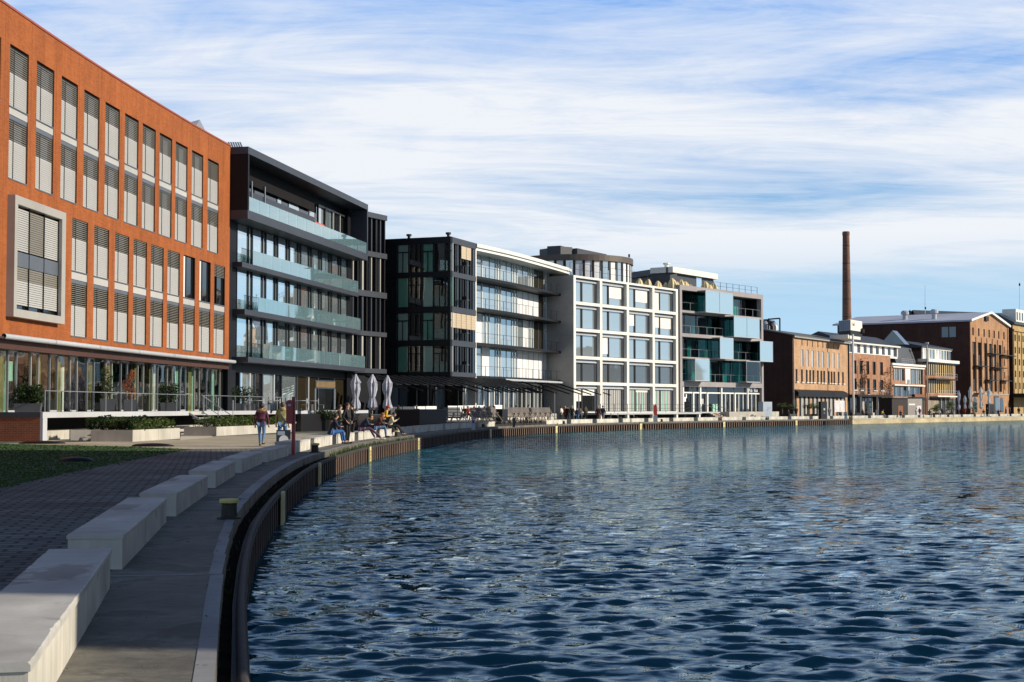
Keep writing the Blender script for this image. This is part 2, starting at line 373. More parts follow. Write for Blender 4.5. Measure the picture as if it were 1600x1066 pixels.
TAN = mat('tan_blind', (.55, .44, .30), .6, .08, 2, lines=[('z', .25, .04, .75)])
OLIVE = mat('olive_curtain', (.20, .18, .06), .8, .2, 3, stretch=(4, 4, .3))
MINT = mat('mint_column', (.34, .58, .48), .5, .08, 2)
OFFW = mat('white_column', (.75, .76, .72), .5, .05, 2)
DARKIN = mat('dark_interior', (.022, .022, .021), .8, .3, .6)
TEALIN = mat('teal_curtain', (.06, .24, .22), .8, .3, 1.2, stretch=(5, 5, .3))
FLOORIN = mat('interior_floor', (.20, .19, .17), .7, .15, 1)
ORANGEP = mat('orange_red_panel', (.62, .085, .03), .5, .05, 2)
SILVER = mat('silver_cabinet', (.36, .42, .50), .4, .08, 2)
POSTW = mat('white_post_paint', (.78, .77, .74), .5, .05, 3)
SIGNB = mat('sign_navy', (.02, .03, .045), .4, .1, 2)
SIGNW = mat('sign_white', (.80, .80, .80), .5, .03, 2)
SIGNBL = mat('sign_blue', (.03, .06, .35), .5, .05, 2)
GRAFF = mat('graffiti_pink', (.66, .45, .46), .7, .35, 1.1, col2=(.72, .68, .68))
G_SKY = glossglass('coated_glass', (.70, .83, .88), 1.6, .015, .004, .35, metal=.85)
G_PALE = glossglass('pale_coated_glass', (.52, .585, .61), 1.6, .02, .006, .4, metal=.65)
G_DARK = glossglass('dark_window_glass', (.012, .014, .016), 1.7, .03, .012, .5)
G_GREY = glossglass('grey_window_glass', (.10, .12, .14), 1.8, .04, .01, .5)
G_WARM = glossglass('brownish_window_glass', (.028, .022, .013), 1.6, .05, .01, .5)
G_SHOP = clearglass('shop_glass', (.72, .80, .76), 1.55, .06, 1, .010)
G_ROOM = clearglass('room_glass', (.80, .94, .90), 1.6, .12, 1, .012)
G_TEAL = clearglass('teal_glass', (.25, .62, .60), 1.5, .03, 1, .006)
G_ICE = clearglass('balustrade_glass', (.50, .80, .86), 1.7, .30, 1, .003, (.9, 1, 1), ((.46, .75, .84), .30))
G_BOX = glossglass('glass_box_front', (.54, .66, .71), 1.7, .04, .006, .3, metal=.6)
LEAF_H = leafmat('hedge_leaf', (.030, .060, .012), (.085, .12, .025))
LEAF_D = leafmat('dark_shrub_leaf', (.012, .028, .010), (.04, .07, .02))
LEAF_P = leafmat('palm_leaf', (.05, .10, .025), (.15, .20, .06))
LEAF_R = leafmat('russet_leaf', (.22, .07, .03), (.34, .14, .06))
LEAF_W = leafmat('wilted_creeper', (.14, .07, .04), (.22, .12, .07))
BARK = mat('bark', (.075, .05, .035), .9, .3, 5)
SOIL = mat('planter_soil', (.03, .022, .016), .95, .3, 4)
PLANTER = mat('slate_planter', (.055, .062, .075), .5, .12, 2)

mat_leaf = mat('dry_leaf', (.13, .085, .045), .9, .4, 9)
# ------------------------------------------------------------------ world: sky with high streaky cirrus, one sun
SUN_EL = R(24.5); SUN_DIR = Vector((.993, -.12, 0)).normalized()
w = bpy.data.worlds.new('World'); SC.world = w; w.use_nodes = True; nt = w.node_tree; nt.nodes.clear()
N = lambda t, **k: _mk(nt, t, k); L = nt.links.new
def math_(op, a, b=None, c=None):
    n = N('ShaderNodeMath', operation=op)
    for i, x in enumerate((a, b, c)):
        if x is None: continue
        if isinstance(x, (int, float)): n.inputs[i].default_value = x
        else: L(x, n.inputs[i])
    return n.outputs[0]
def ramp_(x, a, b, lo=0., hi=1., smooth=True):
    n = N('ShaderNodeMapRange', interpolation_type='SMOOTHSTEP' if smooth else 'LINEAR'); L(x, n.inputs[0])
    for i, k in enumerate((a, b, lo, hi)): n.inputs[i+1].default_value = k
    return n.outputs[0]
def mixc_(f, a, b, bt='MIX'):
    n = N('ShaderNodeMix', data_type='RGBA', blend_type=bt)
    for i, x in ((0, f), (6, a), (7, b)):
        if isinstance(x, tuple): n.inputs[i].default_value = x
        elif isinstance(x, (int, float)): n.inputs[i].default_value = x
        else: L(x, n.inputs[i])
    return n.outputs[2]
sky = N('ShaderNodeTexSky', sky_type='NISHITA'); sky.sun_disc = False; sky.sun_elevation = SUN_EL
sky.sun_rotation = math.atan2(SUN_DIR.x, SUN_DIR.y); sky.air_density = 1.0; sky.dust_density = .3; sky.ozone_density = 2.5
tc = N('ShaderNodeTexCoord'); sp = N('ShaderNodeSeparateXYZ'); L(tc.outputs['Generated'], sp.inputs[0])
X, Y, Z = sp.outputs
zz = math_('ADD', math_('MAXIMUM', Z, 0.0), .10)
px_ = math_('DIVIDE', X, zz); py_ = math_('DIVIDE', Y, zz)
def cirrus(sx, sy, rot, scale, detail, rough, dist, off):
    cb = N('ShaderNodeCombineXYZ'); L(px_, cb.inputs[0]); L(py_, cb.inputs[1]); cb.inputs[2].default_value = off
    mp = N('ShaderNodeMapping'); mp.inputs['Rotation'].default_value = (0, 0, rot); mp.inputs['Scale'].default_value = (sx, sy, 1); L(cb.outputs[0], mp.inputs[0])
    n = N('ShaderNodeTexNoise'); n.inputs['Scale'].default_value = scale; n.inputs['Detail'].default_value = detail; n.inputs['Roughness'].default_value = rough; n.inputs['Distortion'].default_value = dist
    L(mp.outputs[0], n.inputs[0]); return n.outputs[0]
n_big = cirrus(.5, .70, R(14), 1.0, 4, .55, .8, 3.1)
n_mid = cirrus(.85, 1.9, R(-16), 1.0, 9, .64, 1.6, 11.0)
n_fine = cirrus(1.9, 6.5, R(22), 1.0, 9, .72, 1.3, 27.0)
cov = math_('ADD', math_('ADD', math_('MULTIPLY', n_big, .58), math_('MULTIPLY', n_mid, .74)), math_('MULTIPLY', n_fine, .40))
# the cirrus sheet stands thickest some ten degrees up and thins out to clear air overhead and low down
az = math_('DIVIDE', X, math_('MAXIMUM', Y, .05))
def lens(a0, e0, wa, we, tilt):      # a long thin opening (or bank) in the sheet at a compass bearing and height
    da = math_('SUBTRACT', az, a0); de = math_('SUBTRACT', math_('SUBTRACT', Z, e0), math_('MULTIPLY', da, tilt))
    q = math_('ADD', math_('POWER', math_('ABSOLUTE', math_('DIVIDE', da, wa)), 2.0), math_('POWER', math_('ABSOLUTE', math_('DIVIDE', de, we)), 2.0))
    return math_('MULTIPLY', ramp_(q, 0, 1.6, 1, 0), ramp_(Y, .02, .1, 0, 1))
belt = math_('MULTIPLY', ramp_(Z, .066, .125, 0, 1), ramp_(Z, .18, .31, 1, .0))
cov = math_('ADD', cov, math_('SUBTRACT', math_('MULTIPLY', belt, .18), .275))
for a0, e0, wa, we, tl, am in ((.14, .148, .20, .018, -.07, -.20), (.06, .255, .20, .030, -.03, -.12), (-.16, .262, .10, .02, .1, -.10), (.30, .215, .14, .020, .0, -.14), (-.02, .20, .22, .016, -.03, .16), (.26, .104, .20, .016, -.03, .24), (-.08, .165, .16, .03, .0, .12), (.30, .178, .2, .02, .0, .12)):
    cov = math_('ADD', cov, math_('MULTIPLY', lens(a0, e0, wa, we, tl), am))
cloud = math_('POWER', ramp_(cov, .42, .86, 0, 1, False), .9)
cloud = math_('MULTIPLY', cloud, ramp_(Z, .06, .118, .15, 1))
cloud = math_('MULTIPLY', cloud, ramp_(Z, .26, .50, 1, .05))
STR = .085
skyc = mixc_(1.0, sky.outputs[0], (.86, 1.0, 1.16, 1), 'MULTIPLY')
low = mixc_(ramp_(Z, .0, .17, .95, .45), skyc, (.42/STR, .68/STR, .93/STR, 1))
deep = mixc_(ramp_(Z, .07, .27, .0, .95), low, (.155/STR, .385/STR, .83/STR, 1))
zen = mixc_(ramp_(Z, .26, .56, 0, .97), deep, (.016/STR, .058/STR, .150/STR, 1))
col = mixc_(cloud, zen, (.80/STR, .832/STR, .885/STR, 1))
bg = N('ShaderNodeBackground'); L(col, bg.inputs[0]); bg.inputs[1].default_value = STR
wo = N('ShaderNodeOutputWorld'); L(bg.outputs[0], wo.inputs[0])
sl = bpy.data.lights.new('sun', 'SUN'); sl.energy = 5.0; sl.angle = R(.53); sl.color = (1, .90, .74)
so = bpy.data.objects.new('sun', sl); COL.objects.link(so); so.location = (60, -20, 60)
so.rotation_euler = Vector((-SUN_DIR.x*math.cos(SUN_EL), -SUN_DIR.y*math.cos(SUN_EL), -math.sin(SUN_EL))).to_track_quat('-Z', 'Y').to_euler()
cam = bpy.data.cameras.new('camera'); co = bpy.data.objects.new('camera', cam); COL.objects.link(co); SC.camera = co
co.location = (0, 0, EYE); co.rotation_euler = (math.pi/2+PITCH, 0, 0); cam.sensor_width = 36; cam.lens = FP/1600*36; cam.clip_end = 6000; cam.clip_start = .1
SC.view_settings.view_transform = 'Standard'; SC.view_settings.look = 'None'; SC.view_settings.exposure = .12; SC.view_settings.gamma = 1
SC.cycles.max_bounces = 8; SC.cycles.transparent_max_bounces = 16; SC.cycles.sample_clamp_indirect = 6; SC.cycles.use_denoising = True

# ------------------------------------------------------------------ the quay line (cap of the sheet piling), water on its right
ctrl = [(30, -26), (14, -22), (5, -14), (0.35, -1), (-1.60, 8.86), (-2.68, 14.7), (-3.72, 21.3), (-4.2, 25.2), (-4.68, 29.6), (-5.5, 38.6), (-5.95, 45), (-6.2, 53.2), (-6.2, 64.7), (-5.3, 81.8), (-3.9, 100), (-1.6, 117), (2.7, 133), (8.3, 147), (16.5, 163), (28, 182), (62.5, 230.5), (97, 279), (190, 410), (330, 610)]
def catmull(P, n=6):
    P = [np.array(p, float) for p in P]; out = []
    for i in range(len(P)-1):
        p0, p1, p2, p3 = P[max(i-1, 0)], P[i], P[i+1], P[min(i+2, len(P)-1)]
        t0 = 0; t1 = t0+np.linalg.norm(p1-p0)**.5 if i > 0 else 1; t2 = t1+np.linalg.norm(p2-p1)**.5; t3 = t2+np.linalg.norm(p3-p2)**.5 if i < len(P)-2 else t2+1
        if i == 0: p0 = p1-(p2-p1); t1 = t0+np.linalg.norm(p1-p0)**.5; t2 = t1+np.linalg.norm(p2-p1)**.5; t3 = t2+np.linalg.norm(p3-p2)**.5
        if i == len(P)-2: p3 = p2+(p2-p1); t3 = t2+np.linalg.norm(p3-p2)**.5
        for k in range(n):
            t = t1+(t2-t1)*k/n
            a1 = (t1-t)/(t1-t0)*p0+(t-t0)/(t1-t0)*p1; a2 = (t2-t)/(t2-t1)*p1+(t-t1)/(t2-t1)*p2; a3 = (t3-t)/(t3-t2)*p2+(t-t2)/(t3-t2)*p3
            b1 = (t2-t)/(t2-t0)*a1+(t-t0)/(t2-t0)*a2; b2 = (t3-t)/(t3-t1)*a2+(t-t1)/(t3-t1)*a3
            out.append((t2-t)/(t2-t1)*b1+(t-t1)/(t2-t1)*b2)
    out.append(P[-1]); return out
Q = Fac(catmull(ctrl))
def q_y(y):      # u of the quay at depth y (beyond the basin head)
    i = int(np.argmin(np.abs(Q.P[:, 1]-y)+(Q.P[:, 0] > 4)*(Q.P[:, 1] < 0)*99)); return Q.S[i]
U0 = q_y(2.0); WATER_Z = -.78
UEND = Q.u_at(1331, 656, 0, q_y(100), Q.len)
us = sorted(set(list(Q.S)))
m = M()          # land: one sheet from the quay to the horizon
for a, b in zip(us[:-1], us[1:]):
    for v0, v1 in ((-1.2, -60), (-60, -900)):
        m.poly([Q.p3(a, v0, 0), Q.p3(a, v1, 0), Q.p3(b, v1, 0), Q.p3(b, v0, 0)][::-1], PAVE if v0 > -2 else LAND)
m.poly([(330, 610, 0), (4000, 5800, 0), (-1500, 5800, 0), Q.p3(Q.len, -900, 0), Q.p3(Q.len, -60, 0)], LAND)
structure('ground', m)
def ve(u):      # outer edge of the quay path: the gap to the piling widens with distance
    y = Q.pos(u)[1]; return -.16 if y < 12 else (-.36 if y > 34 else -.16-.2*(y-12)/22)
m = M(); m2 = M(); m3 = M(); k = 0; u = Q.S[0]
while u < UEND+150:
    e = u+5.75
    n = 3
    for i in range(n):
        a, b = u+(e-.03-u)*i/n, u+(e-.03-u)*(i+1)/n
        m.box(Q, a, b, -1.2, ve(a), -.6, 0, CONC_D)
        w_ = .12 if Q.pos(a)[1] < 25 else .2; m2.poly([Q.p3(a, ve(a)-w_, .004), Q.p3(a, ve(a), .004), Q.p3(b, ve(a), .004), Q.p3(b, ve(a)-w_, .004)], CONC_E)
    m.box(Q, u-.0, u+.05, -1.2, ve(u)-.24, 0.0, .004, CONC_E)
    u = e
for a, b in zip(us[:-1], us[1:]): m3.poly([Q.p3(a, -.40, -.40), Q.p3(a, -.29, -.40), Q.p3(b, -.29, -.40), Q.p3(b, -.40, -.40)], MOSS); m3.poly([Q.p3(a, -.29, -.36), Q.p3(a, -.0, -.36), Q.p3(b, -.0, -.36), Q.p3(b, -.29, -.36)], MOSS)
structure('quay_path', m); structure('quay_path_edge_marking', m2); structure('gap_soil', m3)
# sheet piling
t = thing('sheet_pile_wall', 'long curved rusty corrugated steel quay wall rising out of the water', 'quay wall', Q.p3(U0, 0, -.6))
m = M(); u = Q.S[0]; P = .66
while u < UEND:
    pr = [(0, .03), (.24, .03), (.28, -.38), (.62, -.38), (.66, .03)]
    for (a, va), (b, vb) in zip(pr[:-1], pr[1:]): m.poly([Q.p3(u+a, va, -1.6), Q.p3(u+b, vb, -1.6), Q.p3(u+b, vb, -.2), Q.p3(u+a, va, -.2)], RUST if va > 0 and vb > 0 else PILE_D)
    u += P
m.build('piling', t)
m = M(); m.smooth = True; m.tube([Q.p3(x, 0, -.17) for x in np.arange(Q.S[0], UEND, 1.0)], .038, TUBE, 10); m.build('cap_tube', t); m = M(); m.box(Q, Q.S[0], UEND, -.07, .05, -.235, -.175, TUBE); m.build('top_plate', t)
m = M(); m.box(Q, UEND, Q.len, -.6, .1, -1.6, -.02, STONE_Q); m.box(Q, UEND, Q.len, -.33, .16, -.12, .0, CONC_P)
tag(m.build('stone_quay_wall', None, Q.p3(UEND, 0, 0)), 'low pale stone quay wall continuing beyond the rusty steel piling', 'quay wall')
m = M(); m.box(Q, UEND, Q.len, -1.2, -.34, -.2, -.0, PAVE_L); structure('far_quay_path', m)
# ladder plates on the piling
lab = ['nearest pale yellow ladder frame on the quay wall, in building shade'] + ['pale yellow ladder frame on the sunlit quay wall, %s from the camera' % s for s in ('second', 'third', 'fourth', 'fifth', 'sixth', 'seventh', 'eighth', 'ninth')]
for i, (px, py) in enumerate([(440, 780), (498, 725), (577, 705), (653, 690), (766, 675), (869, 670), (1001, 665), (1131, 662), (1244, 660)]):
    u = Q.u_at(px, py, .07, q_y(16), UEND); o = Q.p3(u, .07, -.78)
    t = thing('quay_ladder', lab[i], 'ladder', o, 0, 'ladders on the quay wall')
    m = M(); m.box(Q, u-.27, u-.19, .07, .13, -.85, -.14, CREAMY); m.box(Q, u+.19, u+.27, .07, .13, -.85, -.14, CREAMY); m.box(Q, u-.19, u+.19, .07, .12, -.3, -.14, CREAMY); m.build('frame', t)
    m = M()
    for z in (-.75, -.6, -.45): m.box(Q, u-.185, u+.185, .08, .12, z, z+.035, CREAMY)
    m.build('rung', t); m = M(); m.box(Q, u-.185, u+.185, .062, .075, -.84, -.3, CREAMY); m.build('back_plate', t)

# ------------------------------------------------------------------ water: real wavelets close by, finer ripples in the shading
def water():
    rows = 1280; rr = 3.0*(700/3.0)**(np.arange(rows)/(rows-1.0))
    cc = np.concatenate([np.linspace(-.42, .42, 400), np.linspace(.42, 1.0, 60)[1:], np.linspace(1.0, 3.2, 30)[1:]])
    Yg = np.repeat(rr[:, None], len(cc), 1); Xg = rr[:, None]*cc[None, :]
    cell = np.maximum(np.gradient(rr)[:, None], np.gradient(cc)[None, :]*rr[:, None]*.8)
    Zg = np.zeros_like(Xg); lost = np.zeros_like(Xg); tot = 0; rg = np.random.RandomState(4); n = 110
    for i in range(n):
        lam = math.exp(rg.uniform(math.log(.16), math.log(.70))); th = R(-78)+rg.normal(0, R(36)); kx, ky = math.cos(th)*2*math.pi/lam, math.sin(th)*2*math.pi/lam
        st = .18*math.sqrt(2./n)*(1.1 if lam > .4 else .95); a = st*lam/(2*math.pi); ph = rg.uniform(0, 6.28)
        fade = np.clip((lam/cell-2.5)/3.0, 0, 1)
        lost += (st*(1-fade))**2; tot += st*st
        s = np.sin(kx*Xg+ky*Yg+ph+.5*np.sin(.13*Xg-.09*Yg+i)); Zg += a*fade*(s+.28*(1-2*np.abs(np.sin((kx*Xg+ky*Yg+ph)*.5)))*0.0)
    Zg = Zg+1.2*Zg*np.abs(Zg)
    gust = .88+.3*np.sin(.11*Xg+.05*Yg+.6*np.sin(.07*Yg))*np.sin(.06*Yg-.04*Xg+1)
    Zg = WATER_Z+Zg*gust
    nv = Xg.size; nc = len(cc)
    V = np.stack([Xg, Yg, Zg], -1).reshape(-1, 3).astype(np.float32)
    i, j = np.meshgrid(np.arange(rows-1), np.arange(nc-1), indexing='ij'); b = (i*nc+j).reshape(-1)
    Fq = np.stack([b, b+1, b+nc+1, b+nc], -1).astype(np.int32)
    ex = np.array([(-1.3, 3, WATER_Z), (9.6, 3, WATER_Z), (26, -24, WATER_Z), (-1, -24, WATER_Z)], np.float32)
    V = np.concatenate([V, ex]); Fq = np.concatenate([Fq, np.array([[nv, nv+3, nv+2, nv+1]], np.int32)])
    me = bpy.data.meshes.new('water'); me.vertices.add(len(V)); me.vertices.foreach_set('co', V.reshape(-1))
    me.loops.add(Fq.size); me.loops.foreach_set('vertex_index', Fq.reshape(-1)); me.polygons.add(len(Fq)); me.polygons.foreach_set('loop_start', np.arange(0, Fq.size, 4, dtype=np.int32)); me.polygons.foreach_set('loop_total', np.full(len(Fq), 4, np.int32))
    me.update(calc_edges=True); me.polygons.foreach_set('use_smooth', np.ones(len(Fq), bool)); me.validate()
    mm, nt, N, L = _nt('harbour_water'); out = N('ShaderNodeOutputMaterial'); df = N('ShaderNodeBsdfDiffuse'); df.inputs[0].default_value = (.006, .070, .090, 1); p = N('ShaderNodeBsdfGlossy'); p.inputs['Roughness'].default_value = .03; p.inputs[0].default_value = (.78, .92, 1, 1)
    fz = N('ShaderNodeFresnel'); fz.inputs[0].default_value = 1.34; fm = N('ShaderNodeMath', operation='MULTIPLY'); L(fz.outputs[0], fm.inputs[0]); fm.inputs[1].default_value = .86
    mxs = N('ShaderNodeMixShader'); L(fm.outputs[0], mxs.inputs[0]); L(df.outputs[0], mxs.inputs[1]); L(p.outputs[0], mxs.inputs[2]); L(mxs.outputs[0], out.inputs[0])
    tc = N('ShaderNodeTexCoord'); acc = None      # small ripples: slopes taken straight from vector noise, so that they stay crisp at any distance
    for sx, sy, scl, amp, off in ((.6, 1.5, 1.9, 1.25, 0), (.8, 2.0, 5.0, .85, 7)):
        mp = N('ShaderNodeMapping'); mp.inputs['Scale'].default_value = (sx, sy, 1); mp.inputs['Location'].default_value = (off, off, off); mp.inputs['Rotation'].default_value = (0, 0, R(9)); L(tc.outputs['Object'], mp.inputs[0])
        a = N('ShaderNodeTexNoise'); a.inputs['Scale'].default_value = scl; a.inputs['Detail'].default_value = 3; a.inputs['Roughness'].default_value = .55; a.inputs['Distortion'].default_value = .25; L(mp.outputs[0], a.inputs[0])
        v1 = N('ShaderNodeVectorMath', operation='SUBTRACT'); L(a.outputs['Color'], v1.inputs[0]); v1.inputs[1].default_value = (.5, .5, .5)
        v2 = N('ShaderNodeVectorMath', operation='MULTIPLY'); L(v1.outputs[0], v2.inputs[0]); v2.inputs[1].default_value = (amp*.75, amp*1.15, 0)
        if acc is None: acc = v2
        else: v3 = N('ShaderNodeVectorMath', operation='ADD'); L(acc.outputs[0], v3.inputs[0]); L(v2.outputs[0], v3.inputs[1]); acc = v3
    an = N('ShaderNodeAttribute'); an.attribute_name = 'ripple'
    v4 = N('ShaderNodeVectorMath', operation='SCALE'); L(acc.outputs[0], v4.inputs[0]); L(an.outputs['Fac'], v4.inputs['Scale'])
    ge = N('ShaderNodeNewGeometry'); v5 = N('ShaderNodeVectorMath', operation='ADD'); L(ge.outputs['Normal'], v5.inputs[0]); L(v4.outputs[0], v5.inputs[1]); v6 = N('ShaderNodeVectorMath', operation='NORMALIZE'); L(v5.outputs[0], v6.inputs[0]); L(v6.outputs[0], p.inputs['Normal']); L(v6.outputs[0], fz.inputs['Normal'])
    at = me.attributes.new('ripple', 'FLOAT', 'POINT'); at.data.foreach_set('value', np.concatenate([(.26+.74*np.sqrt(lost/tot)).reshape(-1), np.ones(4)]).astype(np.float32))
    me.materials.append(mm); o = bpy.data.objects.new('water', me); COL.objects.link(o); tag(o, None, None, None, 'structure')
water()
# basin bed and the opposite bank, outside the frame
bank = [(24, -40), (19, -24), (19.5, 0), (20.5, 30), (24, 54), (52, 112), (135, 232), (420, 600)]
m = M(); m.slab(bank+[(3000, 600), (3000, -300), (24, -300)], -1.6, -.01, LAND); structure('opposite_bank', m)

# ------------------------------------------------------------------ concrete bench blocks along the quay
ORD = ['first', 'second', 'third', 'fourth', 'fifth', 'sixth', 'seventh', 'eighth', 'ninth', 'tenth', 'eleventh', 'twelfth', 'thirteenth', 'fourteenth', 'fifteenth', 'sixteenth', 'seventeenth', 'eighteenth', 'nineteenth', 'twentieth']
def ordn(i):
    if i < 20: return ORD[i]
    tens = ['twenty', 'thirty', 'forty', 'fifty'][(i+1)//10-2]; r = (i+1) % 10
    return tens+'-'+ORD[r-1] if r else {20: 'twentieth', 30: 'thirtieth', 40: 'fortieth', 50: 'fiftieth'}[i+1]
meas = [((-2.28, 7.0), (-3.43, 12.64)), ((-3.70, 14.05), (-4.63, 19.8)), ((-4.75, 20.9), (-5.44, 26.4)), ((-5.68, 28.3), (-6.3, 33.6)), ((-6.39, 34.9), (-6.88, 40.6)), ((-6.90, 41.7), (-7.15, 47.2))]
u = q_y(48.6)
while True:
    a, b = Q.pos(u, -1.25), Q.pos(u+5.7, -1.25)
    if a[0]/a[1] > .40 or len(meas) > 58: break
    meas.append((a, b)); u += 6.9
GREEN = mat('green_spray_paint', (.10, .24, .14), .7, .3, 5)
for i, (a, b) in enumerate(meas):
    fr = Fac([a, b]); h = .335 if i < 6 else .40; Ln = fr.len
    where = 'under building shade' if 0 < i < 6 else ('half sunlit, nearest the camera' if i == 0 else ('by the curve of the quay' if i < 15 else ('before the glass and white buildings' if i < 32 else 'before the old brick buildings')))
    t = thing('concrete_bench', '%s concrete bench block from the camera along the quay, %s' % (ordn(i), where), 'bench', (a[0], a[1], 0), 0, 'concrete bench blocks along the quay')
    m = M(); m.box(fr, 0, Ln, -.5, 0, -.02, h-.045, CONC_B); m.build('base_block', t)
    m = M(); tm = CONC_T if i < 15 else CONC_B
    if i >= 6: m.box(fr, -.012, Ln+.012, -.512, .012, h-.045, h, tm); m.build('top_slab', t); continue
    # worn slab: chamfered, chipped edges that change along its length
    rgb = random.Random(40+i); nn = int(Ln/.045); b0 = 0; kk = m.mi(tm)
    c1 = c2 = .010
    for q in range(nn+1):
        u = -.012+(Ln+.024)*q/nn; e_ = .012 if 0 < q < nn else 0
        c1 += (.010-c1)*.35+rgb.gauss(0, .0018); c2 += (.010-c2)*.35+rgb.gauss(0, .0018)
        k1 = max(.004, c1)+(rgb.uniform(.005, .013) if rgb.random() < .05 else 0); k2 = max(.004, c2)+(rgb.uniform(.005, .012) if rgb.random() < .05 else 0); wz = rgb.gauss(0, .0012)
        for v, z in ((-.512, h-.045), (.012+wz, h-.045), (.012+wz, h-k1), (.012-k1, h+wz*.3), (-.512+k2, h+wz*.3), (-.512, h-k2)): m.v.append(fr.p3(u, v, z))
    for q in range(nn):
        for s_ in range(6): a_ = q*6+s_; c_ = q*6+(s_+1) % 6; m.f.append((a_, a_+6, c_+6, c_)); m.m.append(kk)
    m.f += [tuple(range(6)), tuple(range(nn*6+5, nn*6-1, -1))]; m.m += [kk, kk]; m.build('top_slab', t)
# fallen leaves and grit on the near path
rgl = random.Random(21); m = M()
for _ in range(240):
    y = rgl.uniform(7.5, 30); u = q_y(y); v = rgl.choice((rgl.uniform(-1.12, -.95), rgl.uniform(-1.1, -.25), rgl.uniform(-.34, -.2))); x0, y0 = Q.pos(u, v); a = rgl.uniform(0, 6.28); s_ = rgl.uniform(.006, .02)
    d1 = Vector((math.cos(a), math.sin(a), rgl.uniform(-.2, .4))); d2 = Vector((-math.sin(a), math.cos(a), rgl.uniform(-.1, .3))); p = Vector((x0, y0, .010)); m.poly([p-d1*s_, p+d2*s_*.5, p+d1*s_, p-d2*s_*.5], mat_leaf)
tag(m.build('fallen_leaves'), None, None, None, 'stuff')
# bollards
BP = [(358, 810), (492, 711), (620, 688), (755, 671), (881, 664), (1034, 659), (1198, 657), (1328, 655)]
bp_ = thing('mooring_bollard', 'nearest dark iron mooring bollard with a yellow top, in the shade', 'bollard', (0, 0, 0), 0, 'mooring bollards along the quay', world=False)
m = M(); m.smooth = False; m.lathe((0, 0, 0), [(.17, 0), (.17, .02), (.112, .03), (.105, .20), (.11, .215)], BOLLARD, 16); m.build('body', bp_, base=(0, 0, 0))
m = M(); m.lathe((0, 0, 0), [(.11, .216), (.135, .222), (.14, .25), (.13, .272), (.06, .28)], YELLOW, 16); m.build('cap', bp_, base=(0, 0, 0))
for i, (px, py) in enumerate(BP):
    u = Q.u_at(px, py, -.62, q_y(16), Q.len); loc = Q.p3(u, -.62, .003)
    if i == 0: loc = (*on_z(358, 811), .003)
    s = 'yellow-topped iron mooring bollard on the quay edge, %s from the camera' % ORD[i]
    if i == 0: bp_.location = loc
    else: dup(bp_, loc, i*.7, s, sc=1.15)
# ================================================================== ORANGE BRICK OFFICE
PO = np.array([1.04493389e-03, -1.01070002e-01, -2.31752990e+01])
ds = np.linspace(48, 111.46, 26)
FO = Fac([(PO[0]*d*d+PO[1]*d+PO[2], d) for d in ds])
def uO(d): return float(np.interp(d, ds, FO.S))
UE = FO.len
ob = thing('orange_brick_office', 'tall gently curved orange brick office block with rows of narrow blinded windows', 'building', (-25.1, 72, 0))
W = 2.46
r12 = [uO(d) for d in (65.4, 69.0, 72.61, 76.16, 79.68, 83.12, 86.54, 89.89, 93.1, 96.33, 99.5, 102.86, 106.34)]
r34 = [uO(d) for d in (81.52, 84.97, 88.43, 91.68, 94.88, 98.10, 101.34, 104.73, 107.98)]
holes_ = []
ROWS = [(r12, 16.55, 19.68), (r12, 12.93, 15.95), (r34, 9.15, 12.12), (r34, 5.5, 8.48)]
for us_, za, zb in (ROWS[0], ROWS[2]):
    z0 = 12.93 if za > 16 else 5.5
    for u in us_: holes_.append((u, u+W, z0, zb))
m = M(); m.holes(FO, 0, 0, UE, 5.0, 21.45, holes_, .17, BRK_O)
m.poly([FO.p3(UE, 0, 4.9), FO.p3(UE, -16, 4.9), FO.p3(UE, -16, 21.45), FO.p3(UE, 0, 21.45)], BRK_O); m.poly([FO.p3(UE, -.4, 0), FO.p3(UE, -16, 0), FO.p3(UE, -16, 4.9), FO.p3(UE, -.4, 4.9)], DARK)
m.poly([FO.p3(0, -16, 0), FO.p3(0, 0, 0), FO.p3(0, 0, 21.45), FO.p3(0, -16, 21.45)], BRK_O)
m.box(FO, 0, UE, -.9, 0, 4.9, 4.998, BROWNF)
m.build('wall', ob)
m = M(); m.box(FO, -.02, UE+.03, -.5, .05, 21.45, 21.56, REDCAP); m.build('parapet_cap', ob)
m = M(); m.fq(FO, 0, UE, -.6, 21.3, 21.31, ROOFG)
for k in range(20):
    a, b = UE*k/20, UE*(k+1)/20; m.poly([FO.p3(a, -.5, 21.3), FO.p3(b, -.5, 21.3), FO.p3(b, -16, 21.3), FO.p3(a, -16, 21.3)], ROOFG)
rf = m.build('roof', ob)
